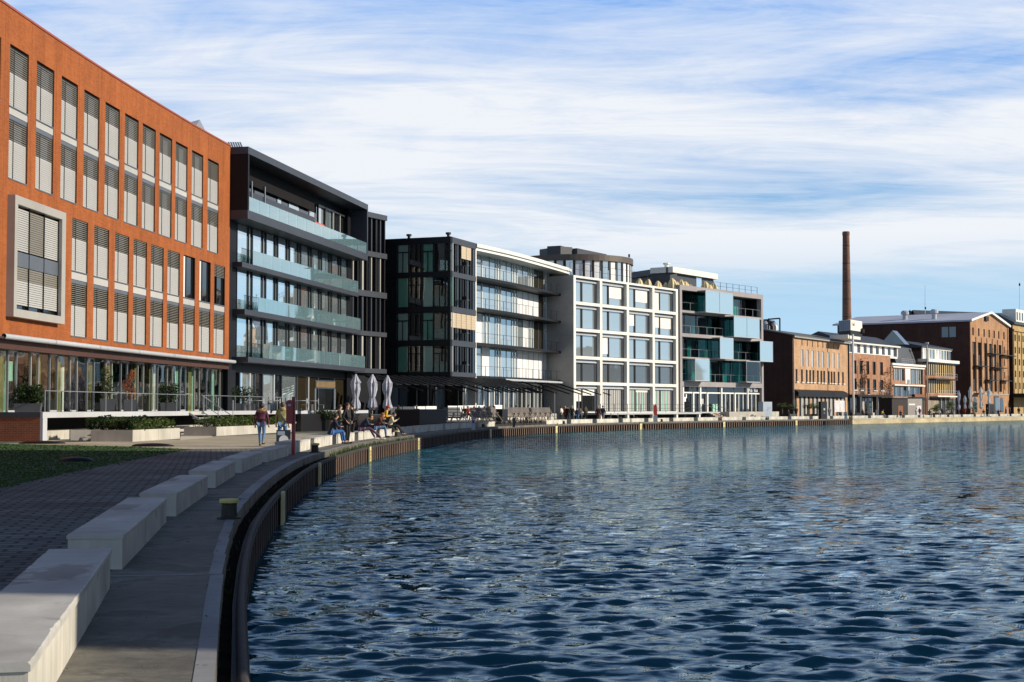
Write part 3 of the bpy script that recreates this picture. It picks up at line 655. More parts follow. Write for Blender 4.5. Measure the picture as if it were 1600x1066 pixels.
# window prototype: dark pane, frame, slatted blind
def winmesh(w, h, kind):
    pane = M(); pane.poly([ID.p3(0, -.165, 0), ID.p3(w, -.165, 0), ID.p3(w, -.165, h), ID.p3(0, -.165, h)], G_DARK)
    f = M(); x = .29*w
    for a, b in ((0, .05), (x-.03, x+.03), (w-.05, w)): f.box(ID, a, b, -.16, -.05, 0, h, BLACK)
    f.box(ID, .05, w-.05, -.155, -.06, h-.07, h, BLACK); f.box(ID, 0, w, -.16, .03, -.02, .04, SILLD)
    bl = None
    if kind != 'open':
        bl = M(); n = int(h/.112); top = {'full': .36, 'fulla': .31, 'fullb': .42, 'high': .36}[kind]
        for i in range(n):
            z = h-.10-i*.112; fz = i/n
            if kind == 'high' and fz > .30: break
            op = fz < top
            for a, b in ((.05, x-.03), (x+.03, w-.05)):
                if op: bl.poly([ID.p3(a, -.115, z+.018), ID.p3(b, -.115, z+.018), ID.p3(b, -.06, z+.038), ID.p3(a, -.06, z+.038)][::-1], SLATD); bl.poly([ID.p3(a, -.06, z-.022), ID.p3(b, -.06, z-.022), ID.p3(b, -.06, z+.018), ID.p3(a, -.06, z+.018)], SLATD)
                else: bl.poly([ID.p3(a, -.065, z-.058), ID.p3(b, -.065, z-.058), ID.p3(b, -.09, z+.056), ID.p3(a, -.09, z+.056)], SLAT)
    else:
        bl = M(); bl.box(ID, .05, x-.03, -.15, -.13, 0, h*.97, WPANEL)
    return pane, f, bl
protos = {}
def put_window(root, fr, u, z, w, h, kind):
    key = (round(w, 2), round(h, 2), kind); x, y = fr.pos(u, 0); bx = root['_base']; loc = (x-bx[0], y-bx[1], z-bx[2]); an = fr.ang(u+w/2)
    if key not in protos:
        p, f, b = winmesh(w, h, kind); o = p.build('window', root, base=(0, 0, 0)); o.location = loc; o.rotation_euler = (0, 0, an)
        f.build('frame', o, base=(0, 0, 0))
        if b: b.build('blind' if kind != 'open' else 'curtain', o, base=(0, 0, 0))
        protos[key] = o
    else: inst(protos[key], root, loc, an)
for ri, (us_, za, zb) in enumerate(ROWS):
    for i, u in enumerate(us_):
        kind = ('full', 'full', 'fulla', 'full', 'fullb')[(i*7+ri*3) % 5]
        if ri == 2 and i in (6, 7): kind = 'open'
        if ri == 2 and i == 8: kind = 'high'
        put_window(ob, FO, u, za, W, round((zb-za)/.5)*.5 if False else 3.02, kind)
for us_, z0, z1 in ((r12, 15.95, 16.55), (r34, 8.49, 9.15)):
    for u in us_:
        m = M(); m.box(FO, u+.001, u+W-.001, -.16, -.03, z0+.22, z1-.02, SILLW); m.box(FO, u+.001, u+W-.001, -.16, -.055, z0+.0, z0+.2, SILLD); m.build('spandrel_panel', ob)
# projecting grey bay
ua, ubx = FO.u_at(24, 312, .4), FO.u_at(103.5, 336, .4)
m = M(); v1 = .4
m.box(FO, ua, ua+.38, -.02, v1, 6.05, 12.1, PALE); m.box(FO, ubx-.55, ubx, -.02, v1, 6.05, 12.1, PALE); m.box(FO, ua+.38, ubx-.55, -.02, v1, 6.05, 6.45, PALE); m.box(FO, ua+.38, ubx-.55, -.02, v1, 11.68, 12.1, PALE)
m.fq(FO, ua+.5, ubx-.5, .05, 6.5, 11.7, G_DARK)
by = m.build('projecting_bay', ob)
m = M(); wb = (ubx-ua-.93)
m.box(FO, ua+.38, ubx-.55, .06, .2, 8.62, 9.35, SILLD)
for k in range(4): m.box(FO, ua+.38+wb*k/3-.03, ua+.38+wb*k/3+.03, .06, .22, 6.45, 11.68, BLACK)
m.build('frame', by)
m = M()
for z0, z1 in ((6.6, 8.6), (9.4, 11.55)):
    n = int((z1-z0)/.112)
    for k in range(3):
        a, b = ua+.41+wb*k/3, ua+.35+wb*(k+1)/3
        for i in range(n):
            z = z1-i*.112; op = i < n*.3 and z0 < 9; mt = SLAT if not (op or (k == 1 and z0 > 9)) else SLATD
            m.poly([FO.p3(a, .17, z-.10), FO.p3(b, .17, z-.10), FO.p3(b, .15, z-.005), FO.p3(a, .15, z-.005)], mt)
m.build('blind', by)
# awning cassette and the glazed ground floor
m = M(); a0, a1 = FO.u_at(7, 522, .45), UE+.2
m.smooth = False
for k in range(6): a, b = a0+(a1-a0)*k/6, a0+(a1-a0)*(k+1)/6-.06; m.tube([FO.p3(a+(b-a)*i/3, .42, 5.02) for i in range(4)], .13, LGREY, 10); m.box(FO, a, b, .0, .42, 4.92, 5.0, GREYM)
m.build('awning_cassette', ob)
m = M(); m.box(FO, 0, UE, -.5, .02, 4.45, 4.9, BROWNF); m.build('fascia', ob)
DK = 1.32
gl = []
u = uO(64); k = 0
while u < UE-.3:
    wd = (1.9, 1.05, 1.6, 1.1)[k % 4]; wd = min(wd, UE-.1-u)
    m = M(); m.fq(FO, u+.05, u+wd-.05, -.55, DK+.08, 4.45, G_SHOP); p = m.build('shop_window', ob)
    m = M(); mt = LGREY if k % 2 else BLACK
    m.box(FO, u, u+.06, -.6, -.48, DK, 4.45, PALE if k % 4 in (1, 2) else GREYM)
    if k % 4 in (1, 3): m.box(FO, u+.07, u+wd, -.6, -.5, 4.38, 4.45, LGREY); m.box(FO, u+.07, u+wd, -.6, -.5, DK, DK+.09, LGREY)
    m.build('frame', p); u += wd; k += 1
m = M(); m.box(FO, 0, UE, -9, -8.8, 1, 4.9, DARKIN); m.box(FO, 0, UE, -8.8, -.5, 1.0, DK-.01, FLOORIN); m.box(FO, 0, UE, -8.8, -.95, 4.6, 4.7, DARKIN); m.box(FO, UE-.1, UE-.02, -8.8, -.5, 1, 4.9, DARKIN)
m.build('interior', ob)
rg = random.Random(5); cu = [(uO(d)) for d in np.arange(73.5, 110, 2.6)]
for i, u in enumerate(cu):
    if i % 3 == 0:
        m = M(); m.box(FO, u, u+.75, -1.0, -.75, DK, 4.6, OLIVE); m.build('curtain', ob)
    elif i % 3 == 1:
        m = M(); x, y = FO.pos(u, -1.5); m.lathe((x, y, DK), [(.24, 0), (.24, 3.3)], MINT if i % 2 else OFFW, 14); m.build('column', ob)
    else:
        m = M(); m.box(FO, u, u+.6, -1.0, -.8, DK, 4.6, MINT if i > 8 else OLIVE); m.build('curtain', ob)
m = M(); u = uO(74.2); m.box(FO, u+.05, u+1.0, -.70, -.66, 2.9, 3.9, MINT); m.build('poster', ob)
# glazed roof pyramid
m = M(); cxy = at_d(312, 187, 109); L0 = at_d(295, 200, 107.0); R0 = at_d(334, 212, 111.0)
b = [(L0[0], L0[1], 21.3), (R0[0], R0[1], 21.3), (R0[0]-5, R0[1]+1, 21.3), (L0[0]-5, L0[1]+1, 21.3)]; ap = cxy
for i in range(4): m.poly([b[i], b[(i+1) % 4], ap], LGREY if i % 2 else GREYM)
m.build('skylight', rf)

# terrace deck with railings along the orange office
dk = thing('terrace_deck', 'raised grey concrete terrace with thin steel railings along the orange office', 'terrace', (-21, 70, 0))
DF = Fac([(-21.35, 67.0), (-19.5, 90), (-17.6, 107), (-12.5, 128)])
m = M()
for k in range(16):
    a, b = DF.len*k/16, DF.len*(k+1)/16; m.box(DF, a, b, -4.4, -.12, DK-.22, DK, CONC_P)
m.build('floor_slab', dk)
m = M(); m.box(DF, 0, 22.2, -.12, .02, DK-.24, DK+.02, DECKE); m.box(DF, 25.2, DF.len, -.12, .02, DK-.24, DK+.02, DECKE); m.box(DF, -.0, .5, -.12, .03, 0, DK-.24, DECKE); m.build('edge_beam', dk)
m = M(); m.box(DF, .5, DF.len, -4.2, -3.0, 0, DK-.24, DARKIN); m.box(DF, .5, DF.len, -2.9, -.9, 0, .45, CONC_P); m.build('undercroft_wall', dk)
def railing(name, parent, fr, u0, u1, v, z, h, step, mats=(GREYM, BLACK), rails=1, r=.022):
    m = M(); n = max(1, round((u1-u0)/step))
    for k in range(n+1):
        u = u0+(u1-u0)*k/n; m.box(fr, u-.03, u+.03, v-.02, v+.02, z, z+h, mats[k % 2])
    q = max(1, int((u1-u0)/3))
    for j in range(rails): 
        zz_ = z+h-j*(h/rails)
        for k in range(q): m.bar(fr.p3(u0+(u1-u0)*k/q, v, zz_), fr.p3(u0+(u1-u0)*(k+1)/q, v, zz_), r, mats[0], 5)
    return m.build(name, parent)
railing('railing', dk, DF, .4, 22.0, -.06, DK, 1.0, 1.9); railing('railing', dk, DF, 25.4, 45, -.06, DK, 1.0, 1.7)
m = M()
for k in range(6): z = DK-.22*(k+1); m.box(DF, 22.4, 25.0, -.1+.3*k, .2+.3*k, z, z+.06, LGREY)
m.bar(DF.p3(22.3, 0, DK-.1), DF.p3(22.3, 1.9, .1), .06, GREYM); m.bar(DF.p3(25.1, 0, DK-.1), DF.p3(25.1, 1.9, .1), .06, GREYM); m.build('stairs', dk)
m = M(); m.bar(DF.p3(25.1, -.1, DK+1), DF.p3(25.1, 1.9, 1.0), .025, LGREY); m.bar(DF.p3(25.1, -.1, DK+.5), DF.p3(25.1, 1.9, .5), .02, LGREY)
for v in (0, .95, 1.9): m.bar(DF.p3(25.1, v, DK-.65*v), DF.p3(25.1, v, DK+1-.16*v-.0), .025, LGREY)
m.build('handrail', dk)
# brick end wall, with a dark coping
t = thing('low_brick_wall', 'low red brick wall with a dark coping at the end of the terrace', 'wall', (-23, 67, 0))
e = Fac([(-34, 67.6), (-21.4, 67.0)]); m = M(); m.box(e, 0, e.len-.05, -.35, 0, 0, 1.12, BRK_L); m.build('brickwork', t); m = M(); m.box(e, -.02, e.len-.03, -.9, .03, 1.12, 1.34, PLANTER); m.build('coping', t)

# ================================================================== DARK OFFICE WITH GLASS BALCONIES
B2 = Fac([(-21.63, 111.47), (-21.63+.183*60, 111.47+.983*60)])
d2 = thing('anthracite_office', 'anthracite office block with glass balconies and a big projecting top-floor frame', 'building', (-21.6, 111.5, 0))
m = M(); m.box(B2, .25, 33.2, -14, -.62, 0, 20.9, DARK); m.box(B2, .25, 1.85, -.62, .02, 1.2, 20.9, DARK); m.box(B2, 31.3, 33.2, -.62, -.05, 1.2, 20.9, DARK); m.build('wall', d2)
FL = [(5.45, 8.75), (9.15, 12.4), (12.8, 15.85)]
e0 = [B2.u_at(px, 400, -.1) for px in (370.5, 394.7, 416, 434.5, 453, 470.4, 487, 503, 518.5, 533, 547)]
for fi, (za, zb) in enumerate(FL):
    m = M(); m.box(B2, 1.85, 31.3, -.6, -.25, za-.4, za, DARK); m.build('floor_band', d2)
    for k in range(10):
        a, b = e0[k], e0[k+1]; w1 = (b-a)*.70
        m = M(); m.fq(B2, a, a+w1, -.15, za, zb, G_SKY); m.fq(B2, a+w1+.14, b-.24, -.15, za, zb, G_SKY); p = m.build('window', d2)
        m = M()
        for x0, x1 in ((a-.07, a), (a+w1, a+w1+.14), (b-.24, b-.07)): m.box(B2, x0, x1, -.3, -.06, za, zb, BLACK)
        m.box(B2, a, b-.07, -.3, -.1, zb, zb+.12, BLACK); m.build('frame', p)
    m = M(); m.fq(B2, e0[10], 31.2, -.2, za, zb, G_DARK); m.build('window', d2)
# balconies
for (ul, ur, vf, z0, z1, first) in ((1.0, 32.2, .8, 12.33, 12.72, 2.4), (1.1, 32.4, 1.0, 8.68, 9.1, 3.0), (1.1, 33.0, 1.3, 5.03, 5.44, 3.4)):
    m = M(); m.box(B2, ul, ur, -.3, vf, z0, z1, DARK2); sl_ = m.build('balcony', d2)
    m = M(); n = 13
    for k in range(n):
        a = ul+first+(ur-ul-first)*k/n; b = ul+first+(ur-ul-first)*(k+1)/n-.03
        m.box(B2, a, b, vf-.05, vf-.03, z1-.02, z1+1.12, G_ICE)
    m.build('glass_balustrade', sl_)
    m = M()
    for k in range(12): u = ul+.05+first*.9*k/11; m.bar(B2.p3(u, vf-.05, z1), B2.p3(u, vf-.05, z1+1.05), .018, BLACK, 4)
    m.bar(B2.p3(ul, vf-.05, z1+1.06), B2.p3(ul+first, vf-.05, z1+1.06), .025, BLACK, 4); m.build('railing', sl_)
# the frame of the top floor
vt = 1.6; UB = 32.66
m = M(); m.box(B2, 0, UB, -.62, vt, 20.86, 21.4, DARK2); m.box(B2, 0, UB, -.62, vt, 15.9, 16.56, DARK2); m.box(B2, 0, .28, -2.5, vt-.002, 16.56, 20.86, DARK); m.box(B2, UB-.3, UB, -.62, vt-.002, 16.56, 20.86, DARK2)
m.box(B2, 0, .25, -14, -.62, 15.9, 21.4, DARK); m.box(B2, .25, UB, -14, -.62, 20.9, 21.1, DARK)
fm = m.build('top_floor_frame', d2)
m = M()
for k in range(14): a = .3+(UB-.6)*k/14; m.box(B2, a, a+(UB-.6)/14-.03, vt-.08, vt-.05, 16.5, 17.62, G_ICE)
m.build('glass_balustrade', fm)
m = M(); m.box(B2, .3, 21.5, -.35, -.2, 19.3, 20.86, LOUVB); m.box(B2, .3, 21.5, -.3, -.15, 18.2, 18.75, DARK2); m.build('louvre_panel', fm)
m = M(); m.fq(B2, .3, 21.5, -.55, 16.56, 19.3, G_DARK)
for a, b in ((12.5, 13.4), (15.4, 18), (21, 22.8)): m.fq(B2, a, b, -.5, 16.56, 19.3, G_PALE)
m.build('window', fm)
m = M()
for a in (.8, 5.2, 8.2): m.box(B2, a, a+.15, -.12, -.04, 16.56, 19.6, GREYM)
for a in (22.9, 25, 27.5, 29.6, 31.4): m.box(B2, a, a+.18, -.45, -.3, 16.56, 20.2, PALE if a > 26 else BLACK)
m.box(B2, 22.9, 32, -.42, -.33, 20.05, 20.2, PALE); m.build('frame', fm)
m = M(); m.fq(B2, 22.9, 25, -.5, 16.56, 20.2, G_PALE); m.fq(B2, 25.2, 27.4, -.5, 16.56, 20.2, G_SKY); m.fq(B2, 27.6, 32, -.5, 16.56, 20.2, G_DARK); m.build('window', fm)
m = M(); m.box(B2, 19.6, 22.3, -.1, .5, 16.56, 18.15, ORANGEP); m.build('orange_panel', fm)
m = M()
for k in range(6):
    fx, fy, fz_ = at_d(365+3.6*k, 222, 113.5); m.prism([(fx, fy, 21.05), (fx+.12, fy, 21.05), (fx-.35, fy, fz_), (fx-.47, fy, fz_)], (0, .1, 0), GREYM)
build_each(m, 'roof_fin', d2)
# ground floor
m = M(); m.box(B2, .3, 33, -1.0, -.2, 4.3, 5.03, BLACK); m.build('fascia', d2)
gx = [B2.u_at(px, 610, -.4) for px in (372, 388, 396, 408, 426, 438, 462, 480, 495, 520, 548)]
for k in range(10):
    m = M(); m.fq(B2, gx[k]+.1, gx[k+1]-.1, -.4, 1.2, 4.3, (G_SKY, G_SKY, G_DARK, G_PALE, G_DARK, G_SKY, G_WARM, G_WARM, G_DARK, G_WARM)[k]); p = m.build('shop_window', d2)
    m = M(); m.box(B2, gx[k]-.1, gx[k]+.1, -.55, -.25, 1.2, 4.3, (DARK2, LGREY, DARK2)[k % 3]); m.build('frame', p)
bo = at_d(493, 594, 121); b1 = at_d(524, 608, 124.5)
t = thing('hanging_board', 'framed tan menu board hanging at the foot of the anthracite office', 'sign', (bo[0], bo[1], 0))
m = M(); f = Fac([bo[:2], (b1[0], b1[1])]); m.box(f, 0, f.len, -.1, 0, b1[2], bo[2], DARK2); m.box(f, f.len-.12, f.len, -.1, .0, 1.3, b1[2], GREYM); m.box(f, 0, .12, -.1, .0, 1.3, b1[2], GREYM); m.build('frame', t)
m = M(); m.box(f, .1, f.len-.1, 0.002, .03, b1[2]+.1, bo[2]-.1, mat('menu_board', (.11, .075, .04), .8, .5, 4, col2=(.16, .10, .04))); m.build('board', t)
# recessed stair wing beside it
wl = at_d(575, 330, 146); wr = at_d(604.5, 337, 149.2); WF = Fac([(wl[0]-1.6, wl[1]-3.2), wr[:2]])
m = M(); m.box(WF, 0, WF.len-.2, -12, -.5, 0, 20.6, DARK); wg = m.build('stair_wing', d2)
zb_ = [EYE+ray(604, y)[1]*149.0 for y in (337, 345, 397, 405, 458, 467, 520, 527, 577, 584)]
m = M()
for k in range(0, 10, 2): m.box(WF, -.2, WF.len, -.5, .05, zb_[k+1], zb_[k], DARK2)
build_each(m, 'floor_band', wg)
m = M()
for k in range(1, 9, 2):
    for j, a in enumerate(np.linspace(.2, WF.len-.25, 9)):
        m.box(WF, a, a+(.16 if j % 3 else .3), -.45, -.12, zb_[k+1], zb_[k], (BLACK, PALE, LGREY, DARK2)[(j*2+k) % 4 if j % 2 else 0])
    m.fq(WF, 0, WF.len-.2, -.42, zb_[k+1], zb_[k], G_DARK)
m.build('mullions', wg)

# ================================================================== BLACK AND WHITE GLASS OFFICE
c3 = np.array((-6.29, 149.39)); t3 = np.array((.352, .936)); n3 = np.array((.936, -.352))
FR3 = Fac([c3, c3+t3*6.9]); FL3 = Fac([c3-n3*13, c3])
d3 = thing('black_glass_office', 'black steel and glass corner office block with open-looking rooms behind dark glazing', 'building', (c3[0], c3[1], 0))
ZB = [(4.75, 5.2), (7.87, 8.46), (11.28, 11.88), (14.93, 15.46), (18.36, 19.0)]
m = M(); P0 = c3-n3*13; P1 = P0+t3*14; P2 = c3+t3*6.9-n3*0; P3 = P1+n3*13
for z0, z1 in ZB:
    m.box(FL3, -.05, FL3.len+.06, -.45, .06, z0, z1, BLACK); m.box(FR3, 0, 6.9, -.45, .06, z0, z1, DARK2)
build_each(m, 'floor_band', d3)
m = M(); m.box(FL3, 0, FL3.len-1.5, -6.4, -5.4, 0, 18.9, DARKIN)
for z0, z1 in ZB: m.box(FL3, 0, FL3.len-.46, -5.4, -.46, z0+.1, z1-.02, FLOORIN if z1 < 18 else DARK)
for z0, z1 in ZB[:-1]:
    m.box(FL3, 4.2, 4.4, -5.4, -2.2, z1, z1+2.7, OFFW); m.box(FL3, .0, .3, -5.4, -.5, z1, z1+2.7, DARKIN)
m.build('interior', d3)
mu3 = [FL3.u_at(px, 450, 0) for px in (604, 619, 638, 658, 677, 695, 705.5)]
for i in range(4):
    z0, z1 = ZB[i][1], ZB[i+1][0]
    for k in range(6):
        m = M(); m.fq(FL3, mu3[k]+.05, mu3[k+1]-.05, -.12, z0, z1, G_ROOM if k not in (0,) else G_DARK); p = m.build('window', d3)
        m = M(); m.box(FL3, mu3[k]-.05, mu3[k]+.05, -.2, -.02, z0, z1, BLACK)
        if (i+k) % 2 == 0: m.box(FL3, mu3[k]+.05, mu3[k+1]-.05, -.18, -.05, z1-.85, z1-.75, BLACK); q = (mu3[k]+mu3[k+1])/2; m.box(FL3, q-.03, q+.03, -.18, -.06, z0, z1-.85, BLACK)
        m.build('frame', p)
    for u, w_, mt in ((mu3[1]+.1, 1.15, (MINT, OFFW, MINT, OFFW)[i]), (mu3[3]+.12, 1.0, (OFFW, MINT, OFFW, MINT)[i]), (mu3[5]+.15, .6, (OFFW, OFFW, MINT, OFFW)[i])):
        m = M(); m.box(FL3, u, u+w_, -.42, -.34, z0+.02, z1-.02, mt); m.build('curtain', d3)
    m = M()
    for k in range(4): u = mu3[1]+1.0+k*1.7; m.box(FL3, u, u+1.0, -2.6, -1.9, z0+.72, z0+.76, WOODC); m.box(FL3, u+.3, u+.7, -2.6, -2.5, z0+.8, z0+1.15, BLACK); m.box(FL3, u+.1, u+.16, -2.5, -2.4, z0, z0+.72, BLACK)
    m.build('desk', d3)
for i in range(4):
    z0, z1 = ZB[i][1], ZB[i+1][0]
    for k in range(5):
        a, b = .05+6.8*k/5, .05+6.8*(k+1)/5; m = M(); m.fq(FR3, a, b, -.12, z0, z1, G_DARK); p = m.build('window', d3)
        m = M(); m.box(FR3, a-.06, a+.06, -.3, .0, z0, z1, BLACK); m.box(FR3, (a+b)/2-.03, (a+b)/2+.03, -.2, -.03, z0, z1, GREYM if k % 2 else BLACK); m.build('frame', p)
    if i in (1, 3):
        m = M()
        for k in range(5):
            if i == 3 and k not in (2, 3): continue
            a, b = .1+6.8*k/5, 6.8*(k+1)/5; m.box(FR3, a, b, .02, .07, z1-(1.55 if i == 1 else 1.35), z1-.05, TAN)
        m.build('blind', d3)
m = M(); m.slab([tuple(P0), tuple(c3), tuple(P2), tuple(P2-n3*13)], 18.85, 18.9, ROOFG)
for u in (7, 11.5): x, y = FL3.pos(u, -3); m.lathe((x, y, 18.9), [(.15, 0), (.15, .7), (.28, .7), (.28, .9)], BLACK, 10)
m.build('roof', d3)
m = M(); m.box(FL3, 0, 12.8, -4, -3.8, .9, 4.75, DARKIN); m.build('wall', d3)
for k in range(12):
    a = 12.6*k/12; m = M(); m.fq(FL3, a+.05, a+1, -2.2, .9, 4.4, (G_DARK, G_PALE, G_GREY, G_DARK)[k % 4]); p = m.build('shop_window', d3); m = M(); m.box(FL3, a-.05, a+.05, -2.3, -2.1, .9, 4.75, BLACK); m.build('frame', p)
for k in range(6):
    a = 6.9*k/6; m = M(); m.fq(FR3, a+.05, a+1.1, -2.2, .9, 4.4, G_GREY if k % 2 else G_DARK); p = m.build('shop_window', d3); m = M(); m.box(FR3, a-.05, a+.05, -2.3, -2.1, .9, 4.75, BLACK); m.build('frame', p)

W3 = Fac(catmull([(-3.88, 156.12), (-.71, 162.81), (3.0, 172.31), (7.23, 184.24)], 5)); LW = W3.len
w3 = thing('balcony_office', 'office block with white eaves and open dark steel gallery balconies on every floor', 'building', (W3.P[0][0], W3.P[0][1], 0))
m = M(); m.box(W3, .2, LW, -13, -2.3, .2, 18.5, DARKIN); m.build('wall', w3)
m = M(); m.box(W3, -.1, LW+.05, -13, .25, 18.62, 19.0, WHITE); m.box(W3, -.1, LW+.05, -2.2, .05, 18.3, 18.62, OFFW); m.build('roof', w3)
m = M(); m.box(W3, -.12, .12, -.9, .06, .1, 18.3, WHITE); m.box(W3, LW-.32, LW, -.06, .06, .1, 18.3, WHITE); build_each(m, 'edge_fin', w3)
m = M(); m.box(W3, LW-.3, LW-.02, -2.2, -.06, .1, 18.3, CONC); m.build('end_wall', w3)
LV = [(4.95, 8.25, 'DwbDbbDwwwwwww'), (8.5, 11.9, 'wDbDbbDbwDddDw'), (12.25, 15.25, 'DbbDbbDwwwwdDw'), (15.6, 18.3, 'DbbDbbDbbDddDd')]
uu = [W3.u_at(px, 500, -2.1) for px in (744.5, 753, 764.5, 773.5, 782, 791, 799, 808, 816.5, 825, 833, 841, 849, 857, 865.5)]; uu[0] = .15; uu[-1] = LW-.3
for z0, z1, st in LV:
    m = M(); m.box(W3, .12, LW-.31, -2.2, -.04, z0-.28, z0, BLACK); m.build('balcony', w3)
    railing('railing', w3, W3, .3, LW-.5, -.1, z0, 1.05, 2.2, (BLACK, BLACK), 1, .02)
    for k, ch in enumerate(st):
        a, b = uu[k], uu[k+1]; m = M()
        if ch in 'bd': m.fq(W3, a, b, -2.1, z0, z1, G_PALE if ch == 'b' else G_WARM)
        elif ch == 'w': m.fq(W3, a, b, -2.08, z0, z1, WPANEL)
        else: m.fq(W3, a, b, -2.12, z0, z1, G_PALE)
        p = m.build('window' if ch != 'w' else 'white_panel', w3)
        m = M()
        if ch == 'D':
            q = (a+b)/2
            for x0, x1 in ((a, a+.12), (q-.1, q+.1), (b-.12, b)): m.box(W3, x0, x1, -2.12, -2.03, z0, z1, OFFW)
            m.box(W3, a+.12, q-.1, -2.11, -2.04, z1-.9, z1-.75, OFFW); m.box(W3, q+.1, b-.12, -2.11, -2.04, z1-.9, z1-.75, OFFW)
        else: m.box(W3, b-.05, b+.01, -2.1, -2.05, z0, z1, GREYM)
        m.build('frame', p)
m = M(); m.box(W3, .2, LW-.3, -3.2, -.3, .0, .85, CONC_P); m.build('plinth', w3)
for k in range(20):
    a, b = .3+(LW-.8)*k/20, .3+(LW-.8)*(k+1)/20; m = M(); m.fq(W3, a, b, -2.2, .85, 4.6, (G_GREY, G_DARK, G_DARK, G_GREY, G_DARK)[k % 5]); p = m.build('shop_window', w3)
    m = M(); m.box(W3, a-.07, a+.07, -2.25, -2.08, .85, 4.4, OFFW if k < 18 else GREYM); m.box(W3, a+.07, b-.07, -2.22, -2.1, 4.25, 4.45, OFFW if k > 8 else BLACK); m.build('frame', p)

# ================================================================== WHITE GRID OFFICE
B4 = Fac([(7.61, 179.89), (7.61+.575*26.2, 179.89+.818*26.2)]); d4 = thing('white_grid_office', 'office block with a regular white concrete grid framing square windows', 'building', (7.61, 179.89, 0))
ZF = [.95, 4.63, 7.8, 11.2, 14.5, 17.8]; UF = [.12, 6.3, 12.9, 19.6, 26.05]
hs = [(UF[k]+.27, UF[k+1]-.27, ZF[j]+(.12 if j else .1), ZF[j+1]-.26) for k in range(4) for j in range(5)]
m = M(); m.holes(B4, 0, -.12, 26.35, .6, 17.8, hs, .62, WHITE); m.poly([B4.p3(-.12, -12, 0), B4.p3(-.12, 0, 0), B4.p3(-.12, 0, 17.8), B4.p3(-.12, -12, 17.8)], CONC); m.poly([B4.p3(26.35, 0, 0), B4.p3(26.35, -12, 0), B4.p3(26.35, -12, 17.8), B4.p3(26.35, 0, 17.8)], CONC)
m.poly([B4.p3(-.12, 0, 17.8), B4.p3(26.35, 0, 17.8), B4.p3(26.35, -.5, 17.8), B4.p3(-.12, -.5, 17.8)], WHITE); m.build('wall', d4)
m = M(); m.box(B4, -.1, 26.3, -12, -.3, 17.5, 17.85, ROOFG); m.box(B4, -.1, 26.3, -12, -1.2, 1, 17.5, DARKIN); m.build('roof', d4)
# what hangs in each bay, top floor first: blind drop of the left and the right pane (0 none, 1 full)
BL = [[(0, 0), (0, .62), (0, .66), (1, 0)], [(0, 0), (0, 0), (.62, 0), (.6, .62)], [(0, 0), (.82, 0), (0, 0), (0, 0)], [(0, 0)]*4, [(.55, .3), (0, 0), (0, .12), (0, 0)]]
for j in range(5):
    for k in range(4):
        a, b, z0, z1 = hs[k*5+(4-j)]; q = a+(b-a)*.38; v = -.58
        m = M(); gm = G_PALE if j < 3 else (G_GREY if j == 3 else G_DARK)
        m.fq(B4, a, b, v, z0, z1, gm); p = m.build('window', d4)
        m = M(); m.box(B4, q-.16, q+.16, v, v+.09, z0, z1, BLACK); m.box(B4, a, a+.05, v, v+.06, z0, z1, BLACK); m.box(B4, b-.55, b, v, v+.07, z0, z1, DARK2); m.box(B4, a+.05, q-.16, v, v+.06, z0, z0+.1, SILLD); m.box(B4, q+.16, b-.55, v, v+.06, z0, z0+.1, SILLD)
        m.build('frame', p)
        m = M(); m.box(B4, a+.05, b-.4, v+.1, v+.3, z1-.42, z1-.24, LGREY); m.box(B4, a+.05, b-.5, v+.1, v+.2, z1-.24, z1-.02, GREYM if (j+k) % 2 else SILLD); m.build('blind_box', p)
        for (x0, x1, dr) in ((a+.06, q-.16, BL[j][k][0]), (q+.17, b-.56, BL[j][k][1])):
            if dr: m = M(); m.box(B4, x0, x1, v+.02, v+.05, z1-.42-(z1-.42-z0)*dr, z1-.42, WHITE if dr < 1 else WHITE); m.build('blind', p)
        if j == 4 and k in (1, 2, 3):
            m = M(); rr_ = random.Random(k)
            for i in range(12):
                x = a+.1+(b-.7-a)*i/12; m.poly([B4.p3(x, v+.02+.03*(i % 2), z0+.05), B4.p3(x+.3, v+.02+.03*((i+1) % 2), z0+.05), B4.p3(x+.3, v+.02+.03*((i+1) % 2), z1-.5), B4.p3(x, v+.02+.03*(i % 2), z1-.5)], (MINT if i % 3 == 0 else SILLW) if k > 1 else SILLW)
            m.build('curtain', p)
        if j == 3:
            m = M(); x, y = B4.pos(a+.9, v+.12); 
            m.box(B4, a+.35, a+.6, v+.02, v+.04, z0+.4, z0+.85, CREAMY)  # flat yellow patch painted as a small reflection in the pane
            m.build('yellow_reflection', p)
m = M(); m.box(B4, .3, 26.3, -.4, 3.6, .72, .95, DECKE); m.build('deck', d4)
m = M(); m.box(B4, .3, 26.3, -.3, 1.2, 0, .7, DARKIN)
for k in range(5): m.box(B4, .5+6.3*k, .9+6.3*k, 3.1, 3.5, 0, .72, WHITE)
build_each(m, 'deck_pier', d4); railing('railing', d4, B4, .4, 26.2, 3.5, .95, 1.05, 3.1, (BLACK, BLACK), 2, .018)
